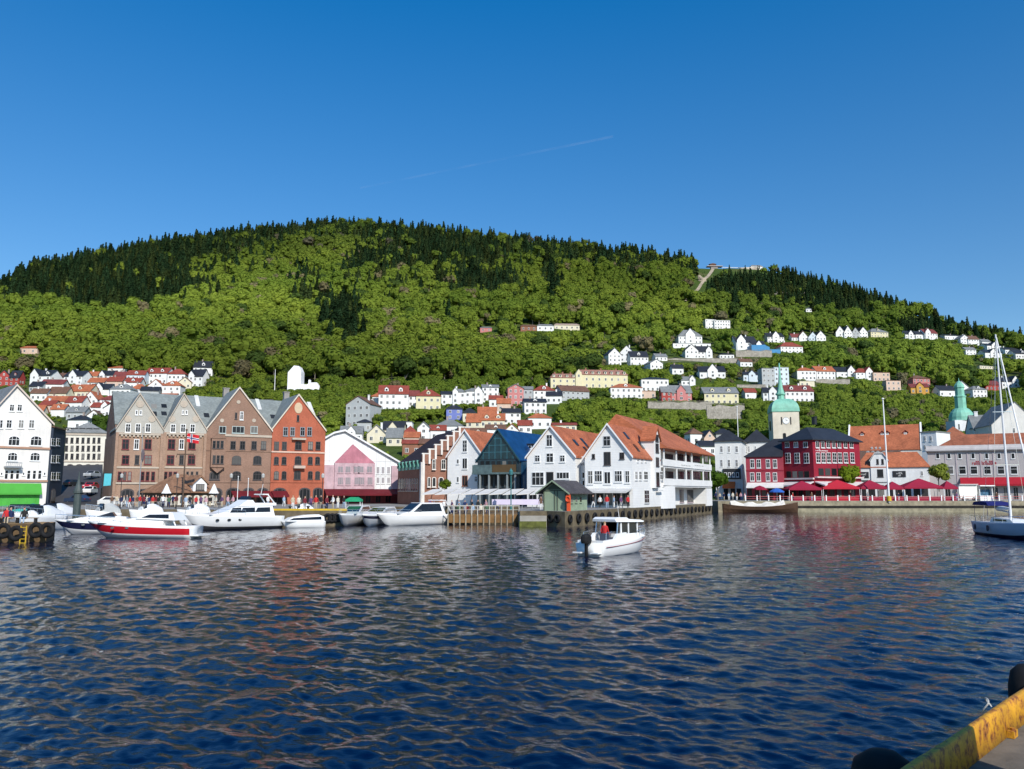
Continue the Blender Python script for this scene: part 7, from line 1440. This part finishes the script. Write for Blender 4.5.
def broad_template(n, rng, leaf, nl=8, nu=7, nv=4):
    """unit tree: height 1, crown radius about .42; lobes of leaf clumps"""
    lobes = [(np.array([0, 0, .60]), .29)]
    for k in range(nl):
        a = 2*PI*k/nl+rng.uniform(-.4, .4); r = rng.uniform(.15, .26); lobes.append((np.array([r*math.cos(a), r*math.sin(a), rng.uniform(.34, .78)]), rng.uniform(.13, .21)))
    P_, N_, C_ = [], [], []; wts = np.array([r*r for _, r in lobes]); wts /= wts.sum()
    for (c, r), w_ in zip(lobes, wts):
        m = max(3, int(n*w_)); d = rng.normal(size=(m, 3)); d /= np.linalg.norm(d, axis=1, keepdims=True); d[:, 2] = np.where(d[:, 2] < -.35, -d[:, 2], d[:, 2])
        P_.append(c + d*r*rng.uniform(.86, 1.10, (m, 1))); N_.append(d + rng.normal(0, .28, (m, 3)) + np.array([0, 0, .2])); C_.append(ball(c, r*.90, nu, nv, rng))
    P_ = np.concatenate(P_); N_ = np.concatenate(N_); return np.concatenate([quad_cloud(P_, N_, rng.uniform(.7, 1.25, len(P_))*leaf, rng)]+C_)
def conifer_template(n, rng, leaf):
    t = rng.random(n)**1.35; h = .10+.90*t; tier = (np.floor(h*11)/11); fr = (h-tier)*11; rad = .19*(1-h)**.85*(1.15-.45*fr)+.004; a = rng.random(n)*2*PI; rr = rad*rng.uniform(.62, 1.1, n)
    P_ = np.stack([rr*np.cos(a), rr*np.sin(a), h], 1); N_ = np.stack([np.cos(a), np.sin(a), np.full(n, .75)], 1)+rng.normal(0, .35, (n, 3)); q = [quad_cloud(P_, N_, leaf*(.55+.6*(1-h))*rng.uniform(.8, 1.2, n), rng)]
    hs_ = [.08, .3, .52, .76, .97]; c = []
    for h0, h1 in zip(hs_[:-1], hs_[1:]):
        r0, r1 = .155*(1-h0)**.85, .155*(1-h1)**.85*.75
        for j in range(6): a0, a1 = j*PI/3, (j+1)*PI/3; c.append([[r0*math.cos(a0), r0*math.sin(a0), h0], [r0*math.cos(a1), r0*math.sin(a1), h0], [r1*math.cos(a1), r1*math.sin(a1), h1], [r1*math.cos(a0), r1*math.sin(a0), h1]])
    return np.concatenate(q+[np.array(c)])
trg = np.random.default_rng(21)
BT = {k: [broad_template(n, trg, lf, *lo) for _ in range(nv)] for k, n, lf, nv, lo in (('hi', 420, .075, 5, (9, 7, 4)), ('mid', 170, .085, 5, (7, 6, 3)), ('lo', 48, .13, 6, (4, 5, 3)))}
CT = {k: [conifer_template(n, trg, lf) for _ in range(nv)] for k, n, lf, nv in (('hi', 240, .085, 4), ('mid', 110, .11, 4), ('lo', 56, .14, 4))}
def tmesh(name, qd, m):
    n = len(qd); return np_mesh(name, qd.reshape(-1, 3), np.arange(n*4).reshape(n, 4), [m], False)
crown_me = {('b', k, i): tmesh('crown', q, LEAF_O) for k, l in BT.items() for i, q in enumerate(l)}
crown_me.update({('c', k, i): tmesh('crown', q, LEAF_O) for k, l in CT.items() for i, q in enumerate(l)})
def trunk_mesh(conifer):
    b = MB(); b.tube((0, 0, -.12), (0, 0, .55 if not conifer else .85), .022, .010, 7)
    if not conifer:
        for k in range(5): a = k*1.26; b.tube((0, 0, .25+.05*k), (.20*math.cos(a), .20*math.sin(a), .50+.05*k), .011, .005, 5)
    return b.mesh('trunk', BARK)
TRB, TRC = trunk_mesh(False), trunk_mesh(True)
def tree(name, label, loc, h, wsc, kind, det, tint, rng, group=None, rz=None):
    t = thing(name, label, 'tree', loc, rng.random()*6.28 if rz is None else rz, group); t.scale = (h*wsc, h*wsc, h); i = int(rng.integers(len((BT if kind == 'b' else CT)[det])))
    c = link('crown', crown_me[(kind, det, i)], t); c['tint'] = [float(x) for x in tint]; link('trunk', TRB if kind == 'b' else TRC, t); return t
# ---- street trees
sg = np.random.default_rng(3)
for u, vt, vb, Y, lab, tint in ((718, 467, 498, 180, 'street tree at the left side of the white corner house', (.07, .13, .016)), (850, 462, 488, 176, 'young bright green street tree beside the red inn', (.17, .24, .02)), (939, 461, 487, 176, 'pale green street tree before the grey pink block', (.20, .24, .04)), (445, 478, 492, 128, 'green bush against the brick market hall arch', (.12, .17, .02)), (101, 411, 436, 222, 'green tree rising behind the cream block in the alley', (.07, .12, .02))):
    p = P(u, vb, Y); h = P(u, vt, Y).z-p.z; tree('street_tree', lab, (p.x, Y, p.z-.3), h+.3, 1.05 if u != 445 else 1.1, 'b', 'hi', tint, sg)
# ---- the wooded hill: seed points on the slope
def zone(u, v, x, y):
    """what grows here, told by the place on the slope: returns conifer probability"""
    n = .5+.5*np.sin(x*.013+1.1*np.sin(y*.011))*np.cos(y*.016+.8*np.sin(x*.009))
    c = np.zeros_like(u)
    def ell(u0, v0, ru, rv, w_): return w_*np.clip(.82*(1.7-((u-u0)/ru)**2-((v-v0)/rv)**2), 0, 1)
    for e in ((380, 233, 150, 16, .85), (560, 248, 90, 14, .8), (432, 276, 70, 20, .85), (150, 255, 120, 26, 1.0), (100, 296, 105, 18, 1.2), (70, 283, 75, 24, 1.2), (165, 262, 75, 26, 1.1), (95, 296, 95, 15, 1.2), (215, 268, 40, 22, .5), (280, 240, 60, 12, .8), (345, 232, 40, 14, .8), (378, 275, 30, 26, 1.1), (440, 252, 60, 20, .9), (470, 290, 50, 12, 1.1), (305, 290, 14, 22, .7), (338, 320, 22, 28, 1.0), (350, 345, 14, 14, .8), (447, 327, 4, 9, 1.0), (553, 286, 9, 18, 1.1), (560, 256, 60, 14, .7), (640, 262, 70, 14, 1.1), (700, 275, 22, 12, .9), (735, 284, 40, 13, 1.2), (800, 290, 60, 14, 1.3), (870, 306, 50, 12, 1.3), (735, 310, 5, 8, 1.0), (930, 330, 30, 9, .8), (985, 338, 40, 8, .6), (632, 285, 6, 8, .7), (585, 262, 10, 14, .5)): c = np.maximum(c, ell(*e))
    return np.clip(np.where(u > 700, c*1.1, c*(.55+.75*n)), 0, 1)
rg = np.random.default_rng(77)
def scatter(n, cells, y0=205, y1=1330, pw=.72):
    """random points on the slope thinned to one per crown-sized cell"""
    y = y0+(y1-y0)*rg.random(n)**pw; s = rg.uniform(-.76, .76, n); k = rg.random(n) < (y/y1)**.9+.12; y, s = y[k], s[k]; x = s*y
    cell = np.select([y < q for q, _ in cells], [c for _, c in cells], cells[-1][1]); key = np.floor(x/cell).astype(np.int64)*100003+np.floor(y/cell).astype(np.int64); _, f = np.unique(key, return_index=True); return x[f], y[f]
xb, yb = scatter(170000, ((620, 5.0), (9999, 6.2)), 430); xn, yn = scatter(150000, ((340, 2.6), (9999, 3.5)), 205, 430); xb, yb = np.concatenate([xb, xn]), np.concatenate([yb, yn]); xc, yc = scatter(150000, ((450, 4.2), (9999, 4.6)))
xx, yy = np.concatenate([xb, xc]), np.concatenate([yb, yc]); isc = np.arange(len(xx)) >= len(xb)
zz_ = terr(xx, yy); u_, v_ = proj(xx, yy, zz_); s_ = xx/yy
ok = (zz_ > 4) & (u_ > -90) & (u_ < 1115)
es = np.interp(s_, _SS, _SE); ok &= ((zz_-CAMZ)/yy > es-.012) | (yy < np.interp(es, _TE, _TY)*1.16+25)   # beyond the skyline nothing shows
cp = zone(u_, v_, xx, yy); rr_ = rg.random(len(xx)); ok &= np.where(isc, rr_ < cp*.88, rr_ > cp*.98)
rowv = {}
h = np.where(isc, 7+17*rg.random(len(xx))**1.7, 7.5+14*rg.random(len(xx))**1.5)
low = (yy < 330); h = np.where(low & ~isc, rg.uniform(3.0, 6.2, len(xx)), h); h = np.where((yy >= 330) & (yy < 430) & ~isc, rg.uniform(5.0, 9.5, len(xx)), h); h = np.where((u_ > 640) & ~isc, h*.98, h); h = np.where((u_ > 720) & isc, h*.66, h)
h = np.where((u_ > 700) & (v_ < 318) & ~isc, h*.6, h)
# clearings: built-up strips where only gardens grow, bare summit, cleared track
def inpoly(u, v, q):
    c = np.zeros(len(u), bool); n = len(q); j = n-1
    for i in range(n):
        ui, vi = q[i]; uj, vj = q[j]; cr = ((vi > v) != (vj > v)) & (u < (uj-ui)*(v-vi)/(vj-vi+1e-9)+ui); c ^= cr; j = i
    return c
bare = inpoly(u_, v_, [(700, 262), (768, 262), (770, 275), (725, 276), (716, 288), (696, 305), (680, 306), (690, 290)]); ok &= ~(bare & (rg.random(len(xx)) < .93)); h = np.where(bare, 2.0, h)
town = inpoly(u_, v_, [(-60, 380), (205, 378), (205, 392), (150, 402), (110, 436), (-60, 470)]) | inpoly(u_, v_, [(395, 428), (520, 404), (560, 402), (560, 440), (395, 470)]) | (v_ > 446)
h = np.where(town, h*.45, h); ok &= ~(town & (rg.random(len(xx)) < .72))
garden = inpoly(u_, v_, [(600, 345), (760, 318), (1024, 325), (1024, 360), (760, 362), (600, 405)]); h = np.where(garden & ~isc, h*.8, h)
cw = np.where(isc, .42, .84)
# no tree right in front of a house, nor inside one
for (a, t0, c, b0, Yh) in HR:
    hpx = h*F/yy; wpx = h*cw*.42*F/yy; vt = v_-hpx
    gap = np.maximum(v_-(b0-.14*(b0-t0)), 0)*yy/F; fit = (yy < Yh+1) & (u_+wpx > a-.3) & (u_-wpx < c+.3) & (v_ > b0) & (vt < b0-.14*(b0-t0)); h = np.where(fit & ~isc, np.minimum(h, gap), h); ok &= ~(fit & (h < 1.3)); hpx = h*F/yy; vt = v_-hpx
    block = (yy < Yh+1) & (u_+wpx > a-.3) & (u_-wpx < c+.3) & (vt < b0-.22*(b0-t0)) & (v_ > t0)
    inside = (np.abs(yy-Yh-4) < 7) & (u_ > a-1) & (u_ < c+1); ok &= ~(block | inside)
near = [(0, 60, 370, 520), (113, 326, 386, 500)]
xx, yy, zz_, u_, v_, isc, h = [q[ok] for q in (xx, yy, zz_, u_, v_, isc, h)]
# hand-set spruces standing out of the wood
SPRUCES = [(553, 306, 36, 'lone dark spruce standing above the broadleaf wood'), (447, 336, 17, 'small dark spruce alone in mid slope'), (735, 317, 15, 'single dark spruce below the clearing'), (322, 336, 34, 'left spruce of the dark stand in mid slope'), (334, 340, 40, 'tallest spruce of the dark stand in mid slope'), (346, 338, 36, 'spruce in the middle of the dark stand, mid slope'), (353, 340, 34, 'right spruce of the dark stand in mid slope'), (343, 357, 28, 'lower left spruce below the dark mid slope stand'), (355, 358, 24, 'lower right spruce below the dark mid slope stand'), (937, 328, 14, 'broad dark pine on the right skyline'), (963, 333, 14, 'dark round pine on the skyline left of the yacht mast'), (983, 337, 9, 'small pointed spruce on the skyline beside the yacht mast'), (925, 319, 8, 'small dark spruce where the right skyline starts to dip')]
for u, v, hp, lab in SPRUCES:
    p = hit(u, v); hh = hp*p.y/F; tree('spruce_tree', lab, (p.x, p.y, p.z-.5), hh, 1.35 if u != 937 and u != 963 else 2.6, 'c', 'hi', (.016, .034, .014), sg)
hn = .5+.5*np.sin(xx*.017+2)*np.cos(yy*.021+1); n2 = .5+.5*np.sin(xx*.05+yy*.03)*np.cos(yy*.06-xx*.02); rn = rg.random(len(xx)); rn2 = rg.random(len(xx))
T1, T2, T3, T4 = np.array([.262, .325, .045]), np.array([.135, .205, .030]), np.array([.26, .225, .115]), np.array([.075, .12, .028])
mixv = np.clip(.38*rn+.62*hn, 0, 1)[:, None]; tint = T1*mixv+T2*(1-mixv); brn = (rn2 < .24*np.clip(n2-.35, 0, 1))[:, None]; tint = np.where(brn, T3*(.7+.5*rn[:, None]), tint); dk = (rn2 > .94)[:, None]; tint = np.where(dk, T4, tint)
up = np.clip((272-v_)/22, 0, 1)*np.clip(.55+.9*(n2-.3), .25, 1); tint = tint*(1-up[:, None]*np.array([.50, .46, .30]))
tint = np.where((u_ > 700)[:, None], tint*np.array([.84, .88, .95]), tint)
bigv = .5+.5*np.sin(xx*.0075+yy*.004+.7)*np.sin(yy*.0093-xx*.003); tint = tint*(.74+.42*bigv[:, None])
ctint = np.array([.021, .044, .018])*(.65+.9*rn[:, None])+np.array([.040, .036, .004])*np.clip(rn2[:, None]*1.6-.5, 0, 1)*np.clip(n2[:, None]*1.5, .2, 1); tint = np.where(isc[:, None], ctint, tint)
# which trees can be seen past the buildings and the slope itself
bpy.context.view_layer.update(); dg = bpy.context.evaluated_depsgraph_get(); vis = np.zeros(len(xx), bool); cpos = Vector((0, 0, CAMZ))
for i in range(len(xx)):
    tp = Vector((xx[i], yy[i], zz_[i]+h[i]*.85)); d = tp-cpos; L_ = d.length
    vis[i] = not scene.ray_cast(dg, cpos, d.normalized(), distance=L_-2)[0]
xx, yy, zz_, u_, v_, isc, h, tint, n2 = [q[vis] for q in (xx, yy, zz_, u_, v_, isc, h, tint, n2)]
inframe = (u_ > 4) & (u_ < 1020); size = h*F/yy*np.where(inframe, 1, .01)
# trees in one another's way: walk from near to far and count what each shows over the nearer ones
prof = np.full(1400, 900.0); shows = np.zeros(len(xx))
for i in np.argsort(yy):
    wpx = max(1, int(h[i]*(.13 if isc[i] else .30)*F/yy[i])); c0 = int(u_[i])+150; a, b_ = max(0, c0-wpx), min(1400, c0+wpx+1)
    top = v_[i]-h[i]*F/yy[i]; seg = prof[a:b_]; shows[i] = np.clip(seg-top, 0, h[i]*F/yy[i]).sum(); prof[a:b_] = np.minimum(seg, top+.25*h[i]*F/yy[i])
keep = (shows > .4) | (rg.random(len(xx)) < .3)
xx, yy, zz_, u_, v_, isc, h, tint, n2, inframe, shows = [q[keep] for q in (xx, yy, zz_, u_, v_, isc, h, tint, n2, inframe, shows)]
single = np.zeros(len(xx), bool)
for m, nmax in ((isc, 285), (~isc, 292)):
    id_ = np.where(m & inframe)[0]; id_ = id_[np.argsort(-shows[id_])][:nmax]; single[id_] = True
for i in np.where(single)[0]:
    k = 'c' if isc[i] else 'b'; px = h[i]*F/yy[i]; det = 'hi' if px > 14 else 'mid'
    if isc[i]: nm, lab, gr = 'spruce_tree', 'dark conifer standing in the evergreen wood on the hill', 'conifers on the hill'
    elif yy[i] < 420: nm, lab, gr = 'broadleaf_tree', 'green broadleaf tree growing among the hillside houses', 'broadleaf trees among the houses'
    else: nm, lab, gr = 'broadleaf_tree', 'spring green broadleaf tree in the wood on the slope', 'broadleaf trees on the slope'
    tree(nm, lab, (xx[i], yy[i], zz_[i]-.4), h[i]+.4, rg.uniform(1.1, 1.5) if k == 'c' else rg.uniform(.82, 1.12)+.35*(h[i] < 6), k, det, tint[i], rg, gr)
def mass(name, sel, T):
    out, tn = [], []
    for i in np.where(sel)[0]:
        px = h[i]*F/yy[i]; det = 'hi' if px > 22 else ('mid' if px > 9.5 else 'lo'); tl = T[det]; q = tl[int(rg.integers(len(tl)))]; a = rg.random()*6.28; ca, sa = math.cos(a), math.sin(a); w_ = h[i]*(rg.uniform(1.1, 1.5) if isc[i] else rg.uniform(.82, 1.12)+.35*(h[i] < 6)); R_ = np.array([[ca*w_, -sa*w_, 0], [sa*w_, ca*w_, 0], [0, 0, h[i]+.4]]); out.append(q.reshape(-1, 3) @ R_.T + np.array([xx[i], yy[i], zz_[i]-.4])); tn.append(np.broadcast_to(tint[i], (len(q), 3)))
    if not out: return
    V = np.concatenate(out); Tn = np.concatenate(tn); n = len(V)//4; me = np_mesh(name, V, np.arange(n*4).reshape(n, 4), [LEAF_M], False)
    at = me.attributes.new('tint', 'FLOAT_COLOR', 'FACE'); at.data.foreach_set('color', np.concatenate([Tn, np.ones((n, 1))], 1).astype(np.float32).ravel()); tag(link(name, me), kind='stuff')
mass('conifer_wood', isc & ~single, CT); mass('broadleaf_wood', ~isc & ~single, BT)
open('/tmp/treecount','w').write(f'{len(xx)} {single.sum()}') if False else None
# ---- faint vapour trail high in the sky
a = P(360, 188, 9000); c = P(613, 136.5, 9000); m, nt, b_ = node_mat('vapour'); L = nt.links.new; b_.inputs['Base Color'].default_value = (.9, .9, .9, 1)
tc = N(nt, 'ShaderNodeTexCoord'); no = N(nt, 'ShaderNodeTexNoise', i_Scale=.0025, i_Detail=4.0); L(tc.outputs['Object'], no.inputs['Vector']); mr = N(nt, 'ShaderNodeMapRange'); mr.inputs['From Min'].default_value = .3; mr.inputs['From Max'].default_value = .75; mr.inputs['To Min'].default_value = .0; mr.inputs['To Max'].default_value = .032; L(no.outputs['Fac'], mr.inputs[0]); L(mr.outputs[0], b_.inputs['Alpha']); b_.inputs['Roughness'].default_value = 1
b = MB(); b.tube(a, c, 11, 15, 10); tag(b.build('vapour_trail', m), kind='stuff')
